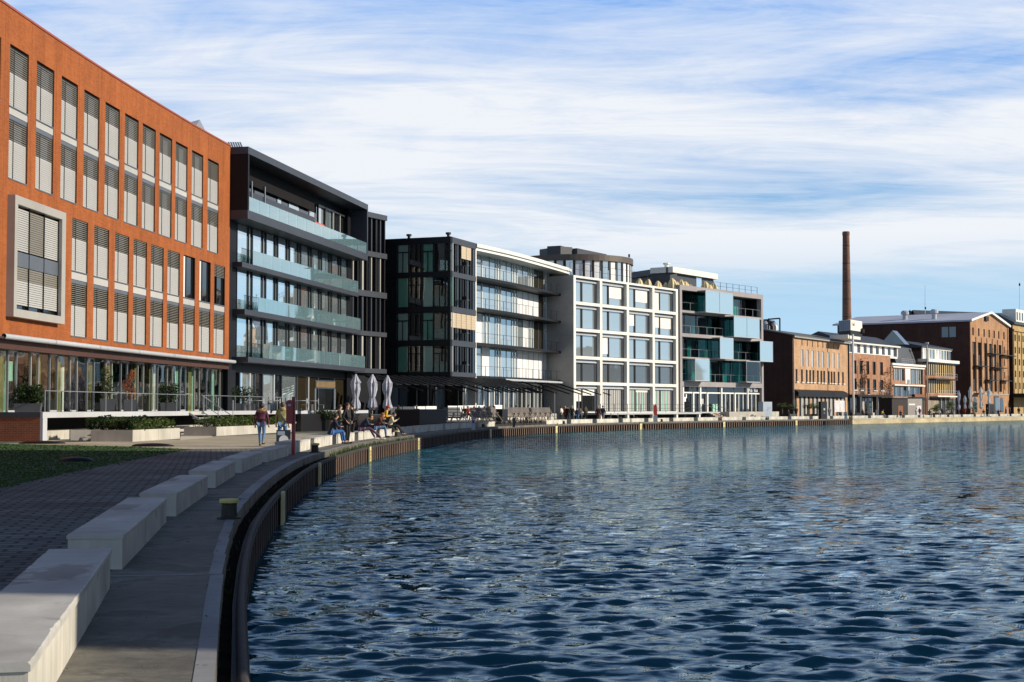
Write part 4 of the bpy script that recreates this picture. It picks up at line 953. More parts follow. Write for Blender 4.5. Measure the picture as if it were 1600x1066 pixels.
# round penthouse on the roofs
cx_, cy_ = 8.45, 203.6
t = thing('round_penthouse', 'drum-shaped bronze penthouse with a ribbon of windows set back on the white roofs', 'penthouse', (cx_, cy_, 17.8))
def drum(m, r0, r1, z0, z1, mt, a0=0, a1=360, n=64):
    for k in range(n):
        p, q = R(a0+(a1-a0)*k/n), R(a0+(a1-a0)*(k+1)/n); m.poly([(cx_+r0*math.cos(p), cy_+r0*math.sin(p), z0), (cx_+r0*math.cos(q), cy_+r0*math.sin(q), z0), (cx_+r1*math.cos(q), cy_+r1*math.sin(q), z1), (cx_+r1*math.cos(p), cy_+r1*math.sin(p), z1)], mt)
RD = 8.35
m = M(); drum(m, RD, RD, 21.2, 22.0, BRONZE); drum(m, RD, RD-.6, 22.0, 22.06, BRONZE); drum(m, RD-.4, RD, 21.2, 21.2, BRONZE); m.poly([(cx_+(RD-.6)*math.cos(R(a)), cy_+(RD-.6)*math.sin(R(a)), 22.0) for a in range(0, 360, 6)], ROOFG); m.build('fascia', t)
for k in range(24):
    a0 = 180+k*9.0; m = M(); drum(m, RD-.25, RD-.25, 17.8, 21.2, (WPANEL, G_PALE, WPANEL, G_PALE, WPANEL, WPANEL)[k % 6], a0, a0+6.6, 2); p = m.build('window', t)
    m = M(); drum(m, RD-.15, RD-.15, 17.8, 21.2, BLACK, a0+6.6, a0+9.0, 1); m.build('frame', p)
PH = Fac([(cx_-5.2, cy_-5.5), (cx_-1.0, cy_-6.0), ], False)
m = M()
lp = at_d(843, 385, 201); f1 = Fac([at_d(843, 385, 203)[:2], at_d(876, 385, 199)[:2]]); f2 = Fac([at_d(876, 385, 199)[:2], at_d(898, 390, 203.5)[:2]]); f3 = Fac([at_d(902, 390, 200)[:2], at_d(948, 395, 208)[:2]])
m.box(f1, 0, f1.len, -2, 0, 22.0, 23.45, LOUVRE); m.box(f2, 0, f2.len, -2, -.01, 22.0, 23.55, LOUVRE); m.box(f3, 0, f3.len, -2.5, 0, 22.0, 23.3, LOUVRE); build_each(m, 'plant_screen', t)
m = M(); x, y, z = at_d(983, 400, 206); m.bar((x, y, 21.9), (x, y, 23.0), .06, BLACK); m.bar((x, y, 22.7), (x, y, 23.1), .13, BLACK); m.build('mast', t)
railing('railing', t, B4, 0, 19, -.6, 17.85, 1.6, 4.8, (BLACK, BLACK), 2, .02)

# ================================================================== MAUVE OFFICE WITH PROJECTING GLASS BOXES
B5 = Fac([(22.03, 192.82), (22.03+.621*22.44, 192.82+.784*22.44)]); L5 = 22.44
d5 = thing('glass_box_office', 'mauve-grey concrete office block with projecting glass box bays and dark teal glazing', 'building', (22.03, 192.82, 0))
ZR = [(17.0, 17.65), (14.05, 14.35), (10.85, 11.3), (8.0, 8.2), (4.3, 4.95)]
m = M(); m.box(B5, 0, .55, -.7, 0, 0, 17.0, PURPG); m.box(B5, L5-.55, L5, -.7, 0, 0, 17.0, PURPG)
for a, b in ZR: m.box(B5, 0 if a > 16 else .55, L5 if a > 16 else L5-.55, -.7, .0 if a > 16 else -.01, a, b, PURPG)
m.build('concrete_frame', d5)
m = M(); m.box(B5, 0, L5, -12, -5.5, 0, 17.2, DARKIN); m.box(B5, 0, .3, -5.5, -.7, 0, 17.2, PURPG); m.box(B5, L5-.3, L5, -12, -.7, 0, 17.2, DARK); m.box(B5, .3, L5-.3, -5.5, -.7, 17.0, 17.2, ROOFG)
for a, b in ZR[1:]: m.box(B5, .3, L5-.3, -5.5, -.7, a+.02, b-.02, PURPG)
m.build('wall', d5)
FLO = [(14.35, 17.0), (11.3, 14.05), (8.2, 10.85), (4.95, 8.0)]
for i, (z0, z1) in enumerate(FLO):
    for k in range(7):
        a, b = .6+(L5-1.2)*k/7, .6+(L5-1.2)*(k+1)/7; m = M(); m.fq(B5, a+.05, b-.05, -1.6, z0, z1, G_TEAL); p = m.build('window', d5)
        m = M(); m.box(B5, a-.05, a+.05, -1.7, -1.55, z0, z1, BLACK); m.build('frame', p)
    for k in range(5):
        a = 1+4.2*k+(i % 2); m = M(); m.box(B5, a, a+1.1, -2.2, -2.1, z0, z1-.2, (TEALIN, OFFW, TEALIN, TEALIN, MINT)[(k+i) % 5]); m.build('curtain', d5)
    railing('railing', d5, B5, .7, L5-.7, -.12, z0, 1.05, 2.2, (GREYM, GREYM), 1, .02)
VB = 1.25
def boxu(px, z): return B5.u_at(px, 540, VB)
for (pl, pr, z0, z1) in ((1103, 1146, 14.2, 17.15), (1147, 1187, 11.2, 14.05), (1125, 1146, 8.1, 11.0), (1187.5, 1207.5, 8.0, 10.9), (1086, 1108.5, 5.0, 7.95), (1166, 1187.5, 5.0, 8.0)):
    a, b = boxu(pl, z0), boxu(pr, z0); m = M(); n = max(1, round((b-a)/3.4))
    for k in range(n): m.fq(B5, a+(b-a)*k/n+.04, a+(b-a)*(k+1)/n-.04, VB, z0+.12, z1-.1, G_BOX if pl != 1166 else G_TEAL)
    p = m.build('glass_box', d5)
    m = M(); m.box(B5, a, b, -1.0, VB+.02, z0, z0+.12, LGREY); m.box(B5, a, b, -1.0, VB+.02, z1-.1, z1, LGREY)
    for u in (a, b-.06): m.box(B5, u, u+.06, VB-.06, VB+.01, z0+.12, z1-.1, LGREY); m.box(B5, u, u+.06, -1.0, -.94, z0+.12, z1-.1, BLACK)
    m.build('frame', p)
    m = M()
    for u in (a+.02, b-.02): m.poly([B5.p3(u, -.94, z0+.12), B5.p3(u, VB-.06, z0+.12), B5.p3(u, VB-.06, z1-.1), B5.p3(u, -.94, z1-.1)], G_TEAL)
    build_each(m, 'side_pane', p)
# shop front
gp = [B5.u_at(px, 620, -.3) for px in (1067, 1083, 1094, 1105, 1127, 1148, 1168, 1188)]
for k in range(7):
    a, b = gp[k], gp[k+1]; m = M(); m.fq(B5, a+.12, b-.12, -.5, .95, 4.3, G_DARK); p = m.build('shop_window', d5)
    m = M(); m.box(B5, a-.14, a+.14, -.55, -.2, .95, 4.3 if k % 2 == 0 else 3.55, OFFW); m.box(B5, a+.14, b-.14, -.53, -.3, 3.4, 3.58, OFFW)
    if k > 3:
        for s_ in (1, 2): x = a+(b-a)*s_/3; m.box(B5, x-.06, x+.06, -.53, -.32, .95, 3.4, OFFW)
    m.build('frame', p)
m = M(); m.box(B5, gp[0], L5-.55, -.8, -.505, 0, 4.3, DARKIN); m.box(B5, gp[3]+1.2, L5, -.3, 2.4, 0, .95, CONC_P); m.box(B5, 0, gp[3]-1.2, -.3, 2.4, .78, .95, DECKE); m.box(B5, 0, gp[3]-1.2, -.3, .5, 0, .78, DARKIN); m.build('plinth', d5)
m = M()
for i in range(6): z = .95-.16*i; m.box(B5, gp[3]-1.2, gp[3]+1.2, -.3+.0, .6+.34*i, z-.16, z, CONC_P)
m.build('stairs', d5)
m = M()
for i in range(6): z = .953-.16*i; m.box(B5, gp[3]-.5, gp[3]+.4, .1, .62+.34*i, z-.16, z+.003, WOODR)
m.build('wooden_tread', d5)
m = M(); m.bar(B5.p3(gp[3]-1.3, 0, 2), B5.p3(gp[3]-1.3, 2.6, 1.0), .04, GREYM); m.bar(B5.p3(gp[3]+1.3, 0, 2), B5.p3(gp[3]+1.3, 2.6, 1.0), .04, GREYM); build_each(m, 'handrail', d5)
def lettering(txt, fr, u, v, z, size, mt, parent):
    cu = bpy.data.curves.new('lettering', 'FONT'); cu.body = txt; cu.size = size; cu.extrude = .01; tmp = bpy.data.objects.new('lettering', cu); COL.objects.link(tmp)
    dg = bpy.context.evaluated_depsgraph_get(); me = bpy.data.meshes.new_from_object(tmp.evaluated_get(dg)); bpy.data.objects.remove(tmp)
    o = bpy.data.objects.new('lettering', me); COL.objects.link(o); me.materials.clear(); me.materials.append(mt); o.parent = parent
    b = parent['_base'] if parent.get('_base') is not None else parent.parent['_base']; x, y = fr.pos(u, v); o.location = (x-b[0], y-b[1], z-b[2]); o.rotation_euler = (math.pi/2, 0, fr.ang(u)); return o
lettering('Pub \u00b7 Bub', B5, gp[6]+.35, -.28, 3.72, .66, SIGNW, d5)
m = M(); m.box(B5, gp[0]+.3, gp[0]+1.0, -.49, -.46, 2.3, 2.9, SIGNW); m.box(B5, gp[0]+1.0, gp[0]+1.25, -.49, -.46, 2.75, 3.3, SIGNW); m.box(B5, gp[3]-1.4, gp[3]-.7, -.49, -.46, 2.0, 2.7, SILLW); m.box(B5, gp[2]+.3, gp[2]+.7, -.49, -.46, 1.7, 2.3, MINT); build_each(m, 'window_poster', d5)
m = M(); m.box(B5, gp[3]+1.0, gp[3]+1.5, -.2, .0, .96, 2.0, MINT); m.box(B5, gp[3]+1.75, gp[3]+2.2, -.2, .0, .96, 2.0, MINT); build_each(m, 'folding_board', d5)
# roof pavilion, railing
p0 = at_d(985, 425, 214); p1 = at_d(1047, 425, 205); p2 = at_d(1115, 437, 216); fa = Fac([p0[:2], p1[:2]]); fb = Fac([p1[:2], p2[:2]])
zt_ = EYE+ray(1047, 418)[1]*205
m = M(); m.box(fa, 0, fa.len-.05, -1.2, 0, 17.2, zt_-.85, DARK2); m.box(fb, 0, fb.len, -3, -.01, 17.2, zt_-.85, DARK2); pv = m.build('roof_pavilion', d5)
m = M(); m.box(fa, -.2, fa.len-.02, -1.2, .5, zt_-.85, zt_-.02, DARK2); m.box(fb, -.3, fb.len+.2, -3, .6, zt_-.8, zt_, WHITE); x, y = fa.pos(fa.len-1.6, -.5); m.lathe((x, y, zt_), [(.3, 0), (.3, .5), (.5, .5), (.5, .7)], WHITE, 10); m.build('roof', pv)
m = M(); q = fb.u_at(1088, 440, 0); m.fq(fb, q, q+1.6, .01, 17.65, zt_-.9, G_SKY); m.build('window', pv)
railing('railing', d5, B5, 9.6, L5-.8, -.5, 17.65, 1.05, 1.85, (BLACK, BLACK), 2, .018)
d5.location = (23.07, 201.9, 0); d5.scale = (1.047, 1.047, 1.047)
pc = thing('roof_parasol', 'closed cream parasol on the roof terrace of the mauve office, leftmost', 'parasol', (0, 0, 0), 0, 'cream parasols on the roof terrace', world=False)
m = M(); m.lathe((0, 0, 0), [(.09, .25), (.32, .3), (.52, .75), (.55, 1.2), (.4, 1.75), (.12, 2.1)], CLOTHC, 16, wob=.16, seed=3, fold=.14); m.build('canopy', pc, base=(0, 0, 0)); m = M(); m.bar((0, 0, 0), (0, 0, 2.2), .035, GREYM); m.build('pole', pc, base=(0, 0, 0))
prs = [(999, 202.5), (1013, 203.5), (1028, 204), (1040, 203), (1050, 202.5), (1057, 203.2), (1064, 204), (1071, 204.8), (1078, 205.6), (1102, 207.5), (1109, 208.3), (1115, 209)]
for i, (px, d) in enumerate(prs):
    x, y, z = at_d(px, 445, d*1.047)
    if i == 0: pc.location = (x, y, 18.1)
    else: dup(pc, (x, y, 18.1), i*1.3, 'closed cream parasol on the roof terrace of the mauve office, %s from the left' % ordn(i), sc=(.82, 1.0, .9, .74, 1.02)[i % 5])
# ================================================================== OLD BRICK BUILDINGS FURTHER ON
def small_win(parent, fr, u0, u1, z0, z1, v, gm, fm=None, sill=None, bars=0, nm='window'):
    m = M(); m.fq(fr, u0, u1, v, z0, z1, gm); p = m.build(nm, parent)
    if fm or sill:
        m = M()
        if fm:
            m.box(fr, u0, u0+.07, v, v+.05, z0, z1, fm); m.box(fr, u1-.07, u1, v, v+.05, z0, z1, fm); m.box(fr, u0+.07, u1-.07, v, v+.05, z1-.07, z1, fm)
            for k in range(bars): x = u0+(u1-u0)*(k+1)/(bars+1); m.box(fr, x-.04, x+.04, v, v+.045, z0, z1-.07, fm)
        if sill: m.box(fr, u0-.08, u1+.08, v, -v+.06 if v < 0 else v+.1, z0-.14, z0-.0, sill)
        m.build('frame', p)
    return p
A = Fac([(44.65, 234.17), (44.65+.504*28.86, 234.17+.864*28.86)]); LA = 28.86; da = thing('brick_mill_house', 'plain pale red brick block with rows of slit windows and a long black awning', 'building', (44.65, 234.17, 0))
lo_ = [A.u_at(px, 590, 0) for px in (1243, 1251.5, 1259, 1264.3, 1269.4, 1276.5, 1281.8, 1286.4, 1293.5, 1298, 1302.2, 1309, 1315.8)]
up_ = [A.u_at(1180+x/5.92, 540, 0) for x in (422, 472, 520, 570, 616, 666, 713, 758)]
hsA = [(u, u+.95, 5.75, 7.75) for u in lo_]+[(u, u+1.15, 8.3, 11.0 - .0) for u in up_]+[(u+.35, u+.75, 11.6, 12.6) for u in up_]
m = M(); m.holes(A, 0, 0, LA, 0, 13.0, hsA, .22, BRK_A); m.build('wall', da)
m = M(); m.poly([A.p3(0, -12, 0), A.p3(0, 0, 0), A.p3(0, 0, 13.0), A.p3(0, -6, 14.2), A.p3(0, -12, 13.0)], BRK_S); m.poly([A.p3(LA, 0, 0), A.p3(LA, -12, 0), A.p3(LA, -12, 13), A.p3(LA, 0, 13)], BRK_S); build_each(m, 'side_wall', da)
for i, (a, b, z0, z1) in enumerate(hsA):
    if i < 13: small_win(da, A, a, b, z0, z1, -.2, G_DARK, GREYM, WHITE, 1)
    elif i < 21: small_win(da, A, a, b, z0, z1, -.12, LGREY, SILLW, None, 0)
    else: small_win(da, A, a, b, z0, z1, -.2, G_DARK)
m = M(); m.prism([A.p3(-.25, .45, 12.95), A.p3(-.25, .45, 13.15), A.p3(-.25, -6, 14.5), A.p3(-.25, -6, 14.25)], Vector(A.p3(LA+.3, 0, 0))-Vector(A.p3(-.25, 0, 0)), ROOFG)
m.prism([A.p3(-.25, -6, 14.25), A.p3(-.25, -6, 14.5), A.p3(-.25, -12.4, 13.15), A.p3(-.25, -12.4, 12.95)], Vector(A.p3(LA+.3, 0, 0))-Vector(A.p3(-.25, 0, 0)), ROOFG)
m.box(A, -.25, LA+.25, .3, .5, 12.78, 12.95, PALE); ra = m.build('roof', da)
m = M(); m.bar(A.p3(.15, .12, 0), A.p3(.15, .12, 12.8), .09, GREYM); m.bar(A.p3(LA-.1, .12, 0), A.p3(LA-.1, .12, 12.8), .12, BLACK); build_each(m, 'drainpipe', da)
ax0, ax1 = A.u_at(1246, 612, .6), A.u_at(1323, 614, .6)
m = M(); m.prism([A.p3(ax0, 0, 4.5), A.p3(ax0, .8, 4.1), A.p3(ax0, .8, 3.35), A.p3(ax0, .7, 3.35), A.p3(ax0, 0, 4.2)], Vector(A.p3(ax1, 0, 0))-Vector(A.p3(ax0, 0, 0)), BLACK); m.build('awning', da)
m = M(); m.box(A, .6, LA-.3, .02, .06, .2, 3.9, DARKIN); m.build('shop_window', da)
for k in range(13): m = M(); u = 1.2+2.1*k; m.box(A, u, u+1.1, .06, .22, .1, 3.8, PALE if k % 3 else BRK_A); m.build('pilaster', da)
# ventilation plant behind its gable
vx, vy, vz = at_d(1204, 520, 242); t = thing('rooftop_ventilation_plant', 'black pipe frame with fat ventilation ducts on the roof of the pale brick block', 'ventilation plant', (vx, vy, 13.4))
def AB(px, py, d): return at_d(px, py, d)
m = M()
for d_ in (240, 244):
    q = [AB(1201, 530, d_), AB(1201, 499, d_), AB(1218.5, 497.5, d_), AB(1218.5, 530, d_)]
    for i in range(3): m.bar(q[i], q[i+1], .12, BLACK)
for px in (1201, 1218.5): m.bar(AB(px, 498.5, 240), AB(px, 498.5, 244), .12, BLACK)
m.bar(AB(1193, 500, 242), AB(1202, 499.5, 242), .1, BLACK); m.build('frame', t)
m = M(); m.smooth = True
for px, pr, d_ in ((1197, 6, 241), (1205, 5.5, 242), (1210, 5.5, 243)):
    x, y, z = AB(px, 512, d_); r = pr*.105; m.tube([(x, y, 13.2), (x, y, z+.1), (x-.3, y+.2, z+.7), (x-1.0, y+.6, z+.8), (x-1.6, y+1, z+.3)], r, GREYM if px != 1205 else BLACK, 10)
build_each(m, 'duct', t)
m = M(); a, b = AB(1193, 530, 238.8), AB(1216, 530, 243); f = Fac([a[:2], b[:2]]); m.box(f, 0, f.len, -2, 0, 12.9, 13.7, LOUVRE); m.build('plinth', t)

RW = Fac([(59.2, 259.09), (59.2+.562*130, 259.09+.827*130)])
# ---- B: brick house with the white glazed attic
LB = 21.2; t0 = RW.p3(0, 0, 0); db = thing('attic_brick_house', 'brick house with a white glazed attic, a balcony and wilted creepers', 'building', t0)
wx = [RW.u_at(1235/5.92+0+1180-1180+px, 560, 0) for px in (0,)]
hb = [(RW.u_at(px, 565, 0), RW.u_at(px+4.6, 565, 0), 7.6, 10.0) for px in (1333.5, 1343, 1353.5, 1363.5, 1375)]+[(RW.u_at(px, 595, 0), RW.u_at(px+5, 595, 0), 4.75, 6.75) for px in (1333.5, 1343, 1364, 1375)]+[(RW.u_at(1354.5, 600, 0), RW.u_at(1359, 600, 0), 4.0, 6.9)]
m = M(); m.holes(RW, 0, .05, LB, 0, 11.25, hb, .2, BRK_B); m.poly([RW.p3(0.05, -12, 0), RW.p3(.05, 0, 0), RW.p3(.05, 0, 11.25), RW.p3(.05, -12, 11.25)], BRK_S); m.build('wall', db)
for i, h in enumerate(hb): small_win(db, RW, *h, -.18, G_DARK, BLACK if i != 9 else DKWOOD, WHITE if i > 4 else None, 1)
m = M(); m.box(RW, 0, 28.8, -8, -1.3, 11.0, 11.35, WHITE); m.box(RW, -.1, 29, -3, -.7, 13.1, 13.35, WHITE)
m.prism([RW.p3(-.1, -.8, 13.35), RW.p3(-.1, -5.5, 15.2), RW.p3(-.1, -10, 13.35)], Vector(RW.p3(29, 0, 0))-Vector(RW.p3(0, 0, 0)), ROOFD); m.box(RW, 0, LB, -1.3, .08, 11.25, 11.4, WHITE); m.box(RW, 28.4, 28.8, -8, -1.2, 11.3, 13.1, WHITE); rb = m.build('roof', db)
for k in range(9):
    a = .3+3.15*k; m = M(); m.fq(RW, a, a+3.0, -1.6, 11.4, 13.1, WPANEL if k > 1 else G_GREY); p = m.build('attic_window', db)
    m = M(); m.box(RW, a-.12, a+.12, -1.62, -1.4, 11.35, 13.1, WHITE); m.box(RW, a+2.0, a+2.9, -1.61, -1.5, 11.4, 13.1, G_DARK if k % 2 else DARK2); build_each(m, 'frame', p)
bx0, bx1 = RW.u_at(1339, 612, 1.6), RW.u_at(1392, 612, 1.6)
m = M(); m.box(RW, bx0, bx1, .05, 1.8, 3.55, 3.9, BLACK); m.box(RW, bx0+1.2, bx0+2.0, 1.0, 1.7, 0, 3.55, DARK2); m.box(RW, bx0+9.2, bx0+10.2, 1.0, 1.7, 0, 3.55, DKWOOD); bl = m.build('balcony', db)
railing('railing', bl, RW, bx0+.1, bx1-.1, 1.72, 3.9, 1.05, 1.6, (GREYM, GREYM), 2, .02)
m = M(); m.box(RW, .6, LB-.5, .02, .08, .4, 3.3, G_DARK)
for k in range(8): u = 1.5+2.4*k; m.box(RW, u, u+.9, .08, .14, .4, 3.3, PALE)
build_each(m, 'shop_window', db); m = M(); m.box(RW, 1, 20, .3, 4.0, .0, .7, CONC_P); m.box(RW, 2, 3.8, 4.0, 4.2, 0, 1.2, DARK2); m.build('loading_ramp', db)
def leaves(m, c, r, n, size, mt, rg, shape='ball', flat=.0):
    for _ in range(n):
        while True:
            p = Vector((rg.uniform(-1, 1), rg.uniform(-1, 1), rg.uniform(-1, 1)))
            if shape == 'box' or .12 < p.length < 1: break
        q = Vector((c[0]+p.x*r[0], c[1]+p.y*r[1], c[2]+p.z*r[2])); d = Vector((rg.gauss(0, 1), rg.gauss(0, 1), rg.gauss(.3, .8))).normalized(); e = d.cross(Vector((rg.gauss(0, 1), rg.gauss(0, 1), rg.gauss(0, 1)))).normalized(); s = size*rg.uniform(.6, 1.3)
        m.poly([q-d*s*.9, q+e*s*.42, q+d*s, q-e*s*.42], mt)
rg = random.Random(11)
for (pa, pb, za, zb, n) in ((1340, 1352, 5, 10.2, 260), (1374, 1394, 3.0, 8.6, 520)):
    m = M(); ua_, ub_ = RW.u_at(pa, 590, .1), RW.u_at(pb, 590, .1)
    for i in range(14):
        x = ua_+(ub_-ua_)*rg.random(); p = [RW.p3(x, .1, 0)]; z = 0
        while z < zb*rg.uniform(.6, 1): z += .7; x += rg.uniform(-.35, .35); p.append(RW.p3(x, .1, z))
        m.tube(p, .035, BARK, 4)
    m.build('creeper_stem', db); m = M(); c = RW.p3((ua_+ub_)/2, .2, (za+zb)/2)
    for i in range(9): cc = RW.p3(ua_+(ub_-ua_)*rg.random(), .2, za+(zb-za)*rg.random()); leaves(m, cc, (.9, .9, .9), n//9, .2, LEAF_W, rg)
    m.build('creeper_leaves', db)
x, y = RW.pos(bx0+4.4, 1.2)
# ---- C: brick and white house
uC0, uC1 = 21.3, 40.3; dc = thing('white_band_brick_house', 'brick house with white window bands and a dark slate mansard roof', 'building', RW.p3(uC0, 0, 0))
m = M(); hc = [(uC0+1.0, uC0+7.4, 6.75, 9.0), (uC0+10.8, uC0+18.2, 6.2, 9.3), (uC0+1.2, uC0+17.5, 3.7, 5.6)]
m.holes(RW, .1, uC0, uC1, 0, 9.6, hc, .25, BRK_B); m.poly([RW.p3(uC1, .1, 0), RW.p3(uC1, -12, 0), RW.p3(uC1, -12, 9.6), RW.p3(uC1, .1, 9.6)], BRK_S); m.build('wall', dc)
for h, n in zip(hc, (5, 6, 11)):
    for k in range(n):
        a = h[0]+(h[1]-h[0])*k/n; b = h[0]+(h[1]-h[0])*(k+1)/n; small_win(dc, RW, a+.02, b-.02, h[2], h[3], -.12, G_DARK if (k*3) % 5 < 3 else G_GREY, WHITE if h[2] > 6 else GREYM)
m = M(); m.box(RW, uC0, uC1, -1.0, .4, 9.6, 10.0, OFFW); m.box(RW, uC0+.5, uC1-.5, .12, .35, 9.15, 9.4, WHITE); m.box(RW, uC0+.8, uC1-.8, .12, .5, 5.75, 6.0, WHITE); m.box(RW, uC0+7.6, uC0+10.4, .12, .2, 6.2, 9.15, WHITE); m.box(RW, uC0+8.6, uC0+9.8, .2, .3, 4.9, 7.0, GREYM); m.build('trim', dc)
m = M(); m.prism([RW.p3(28.9, -1.5, 10.0), RW.p3(28.9, -2.6, 13.4), RW.p3(28.9, -7, 14.6), RW.p3(28.9, -12, 10)], Vector(RW.p3(uC1+.2, 0, 0))-Vector(RW.p3(28.9, 0, 0)), ROOFD); rc = m.build('roof', dc)
q = at_d(1393, 520, 288); m = M(); m.prism([(q[0]-2.2, q[1], 14), (q[0]+2.6, q[1], 14), (q[0]+.2, q[1], 16.7)], (1.5, 2.4, 0), G_GREY); m.build('skylight', rc)
railing('railing', rc, RW, 31, 38, -1.2, 10.0, 1.1, 1.2, (LGREY, LGREY), 3, .02)
m = M(); m.box(RW, uC0+.4, uC1-.4, .12, .2, .3, 3.1, DARKIN); m.box(RW, uC0+9, uC0+16, .2, 1.2, 3.0, 3.6, BLACK); m.box(RW, uC0+12, uC0+18, .2, .5, 3.65, 4.2, WOODR); m.build('shop_front', dc)
m = M(); m.bar(RW.p3(uC1+.4, .5, 0), RW.p3(uC1+.4, .5, 14.2), .14, PALE, 8); m.bar(RW.p3(uC1+.4, .5, 14.2), RW.p3(uC1+.4, .5, 14.6), .4, GREYM, 8); m.build('drainpipe', dc)
# ---- D: yellow slatted house
uD0, uD1 = 41.4, 60.3; dd = thing('yellow_slat_house', 'house with yellow slatted walls, white balconies and a white glazed attic', 'building', RW.p3(uD0, 0, 0))
m = M(); m.box(RW, uD0, uD1, -10, -.05, 0, 11.2, BRK_B); m.build('wall', dd)
for z0, z1 in ((4.6, 7.2), (8.1, 10.4)):
    for k in range(13):
        a = uD0+.6+(uD1-uD0-1.2)*k/13; m = M(); m.fq(RW, a+.1, a+1.25, .0, z0, z1, G_DARK if (k+int(z0)) % 4 else G_GREY); p = m.build('window', dd); m = M(); m.box(RW, a-.32, a+.12, -.02, .12, z0, z1, SLATY); m.build('frame', p)
m = M(); m.box(RW, uD0-.1, uD1+.1, -.5, .5, 10.5, 10.75, BLACK); m.box(RW, uD0-.3, uD1+.6, -1.5, .7, 10.75, 11.35, WHITE); m.build('cornice', dd)
for k in range(5):
    a = uD0+.5+3.7*k; m = M(); m.fq(RW, a, a+3.5, -.9, 11.35, 13.55, (WPANEL, G_PALE, WPANEL, G_PALE, G_DARK)[k]); p = m.build('attic_window', dd); m = M(); m.box(RW, a-.14, a+.14, -1, -.7, 11.35, 13.6, WHITE); m.box(RW, a+.14, a+3.5, -.9, -.75, 13.4, 13.6, WHITE); m.box(RW, a+1.7, a+1.85, -.9, -.75, 11.35, 13.4, WHITE); m.build('frame', p)
m = M(); m.prism([RW.p3(uD0-.2, -.6, 13.6), RW.p3(uD0-.2, -.6, 13.9), RW.p3(uD0-.2, -8, 15.5), RW.p3(uD0-.2, -10, 13.6)], Vector(RW.p3(uD1+.2, 0, 0))-Vector(RW.p3(uD0-.2, 0, 0)), ROOFD); m.build('roof', dd)
for a, b, z in ((uD0+1.2, uD1-3.6, 7.45), (uD0+2.4, uD1-3.6, 4.0)):
    m = M(); m.box(RW, a, b, -.05, 1.6, z-.25, z, WHITE if z < 5 else BLACK); bl = m.build('balcony', dd); railing('railing', bl, RW, a+.1, b-.1, 1.5, z, 1.0, 1.4, (LGREY, LGREY), 2, .03)
m = M(); m.box(RW, uD0+.3, uD1-.3, -.02, .1, .2, 3.5, DARKIN)
for k in range(9): m.box(RW, uD0+.6+k*.75, uD0+.95+k*.75, .1, .16, .4, 3.1, TAN)
for k in range(4): m.box(RW, uD0+8.5+k*2.7, uD0+8.75+k*2.7, .1, .3, .2, 3.6, LGREY)
m.build('shop_front', dd)
# ---- gabled brick warehouse
uW0, uW1 = 70.46, 99.66; LWh = uW1-uW0; dw = thing('gabled_brick_warehouse', 'big brick warehouse with a low gable, tall strip windows and dark steel balconies', 'building', RW.p3(uW0, 0, 0))
upx = lambda x, y=560, v=0: RW.u_at(1380+x/5.33, y, v)
wcol = [(upx(745), upx(770)), (upx(790), upx(818)), (upx(842), upx(862)), (upx(882), upx(905)), (upx(922), upx(944)), (upx(962), upx(986))]
hw = []
for a, b in wcol: hw += [(a, b, 5.2, 15.9)]
sm = [upx(x) for x in (745, 793, 838, 880, 922, 960, 1003)]
for u in sm: hw.append((u, u+1.05, 17.3, 19.0))
for z in (5.6, 8.3, 11.2, 14.1): hw.append((upx(1003), upx(1003)+1.0, z, z+1.5))
m = M(); m.holes(RW, 0, uW0, uW1, 0, 20.3, hw, .3, BRK_W); m.poly([RW.p3(uW0, 0, 20.3), RW.p3(uW1, 0, 20.3), RW.p3((uW0+uW1)/2, 0, 22.7)], BRK_W); m.build('wall', dw)
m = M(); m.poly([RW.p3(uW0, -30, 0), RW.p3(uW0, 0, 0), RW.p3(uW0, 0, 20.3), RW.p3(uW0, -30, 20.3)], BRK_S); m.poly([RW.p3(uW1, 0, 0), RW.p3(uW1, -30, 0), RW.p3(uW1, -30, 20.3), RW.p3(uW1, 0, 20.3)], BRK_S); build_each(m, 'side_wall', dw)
for i, h in enumerate(hw):
    if i < 6:
        for k in range(4): z0 = h[2]+(h[3]-h[2])*k/4; small_win(dw, RW, h[0], h[1], z0+.05, h[2]+(h[3]-h[2])*(k+1)/4-.05, -.28, G_DARK if (i+k) % 3 else G_GREY, DARK2, None, 1)
    else: small_win(dw, RW, *h, -.28, G_DARK)
um = (uW0+uW1)/2; dv = Vector(RW.p3(uW0, -31, 0))-Vector(RW.p3(uW0, .5, 0)); m = M()
m.prism([RW.p3(uW0-.4, .5, 20.2), RW.p3(uW0-.4, .5, 20.55), RW.p3(um, .5, 23.0), RW.p3(um, .5, 22.65)], dv, ROOFL); m.prism([RW.p3(um, .5, 22.65), RW.p3(um, .5, 23.0), RW.p3(uW1+.4, .5, 20.55), RW.p3(uW1+.4, .5, 20.2)], dv, ROOFL)
for (a, b, z0, z1) in ((uW0-.4, um, 20.2, 22.65), (um, uW1+.4, 22.65, 20.2)): m.prism([RW.p3(a, .55, z0), RW.p3(b, .55, z1), RW.p3(b, .55, z1+.5), RW.p3(a, .55, z0+.5)], Vector(RW.p3(0, .62, 0))-Vector(RW.p3(0, .55, 0)), OFFW)
rw_ = m.build('roof', dw)
m = M()
for u, v in ((uW0+4, -9), (uW0+5, -16)): x, y = RW.pos(u, v); m.lathe((x, y, 20.9), [(.55, 0), (.55, 1.6), (.9, 1.6), (.9, 2.2), (.5, 2.5)], LGREY, 12)
build_each(m, 'roof_vent', rw_)
for k in range(8): m = M(); a = uW0+(LWh)*k/7.15; m.box(RW, a, a+.5, .0, .16, 4.6, 17.0 if 0 < k < 7 else 20.2, BRK_W); m.build('pilaster', dw)
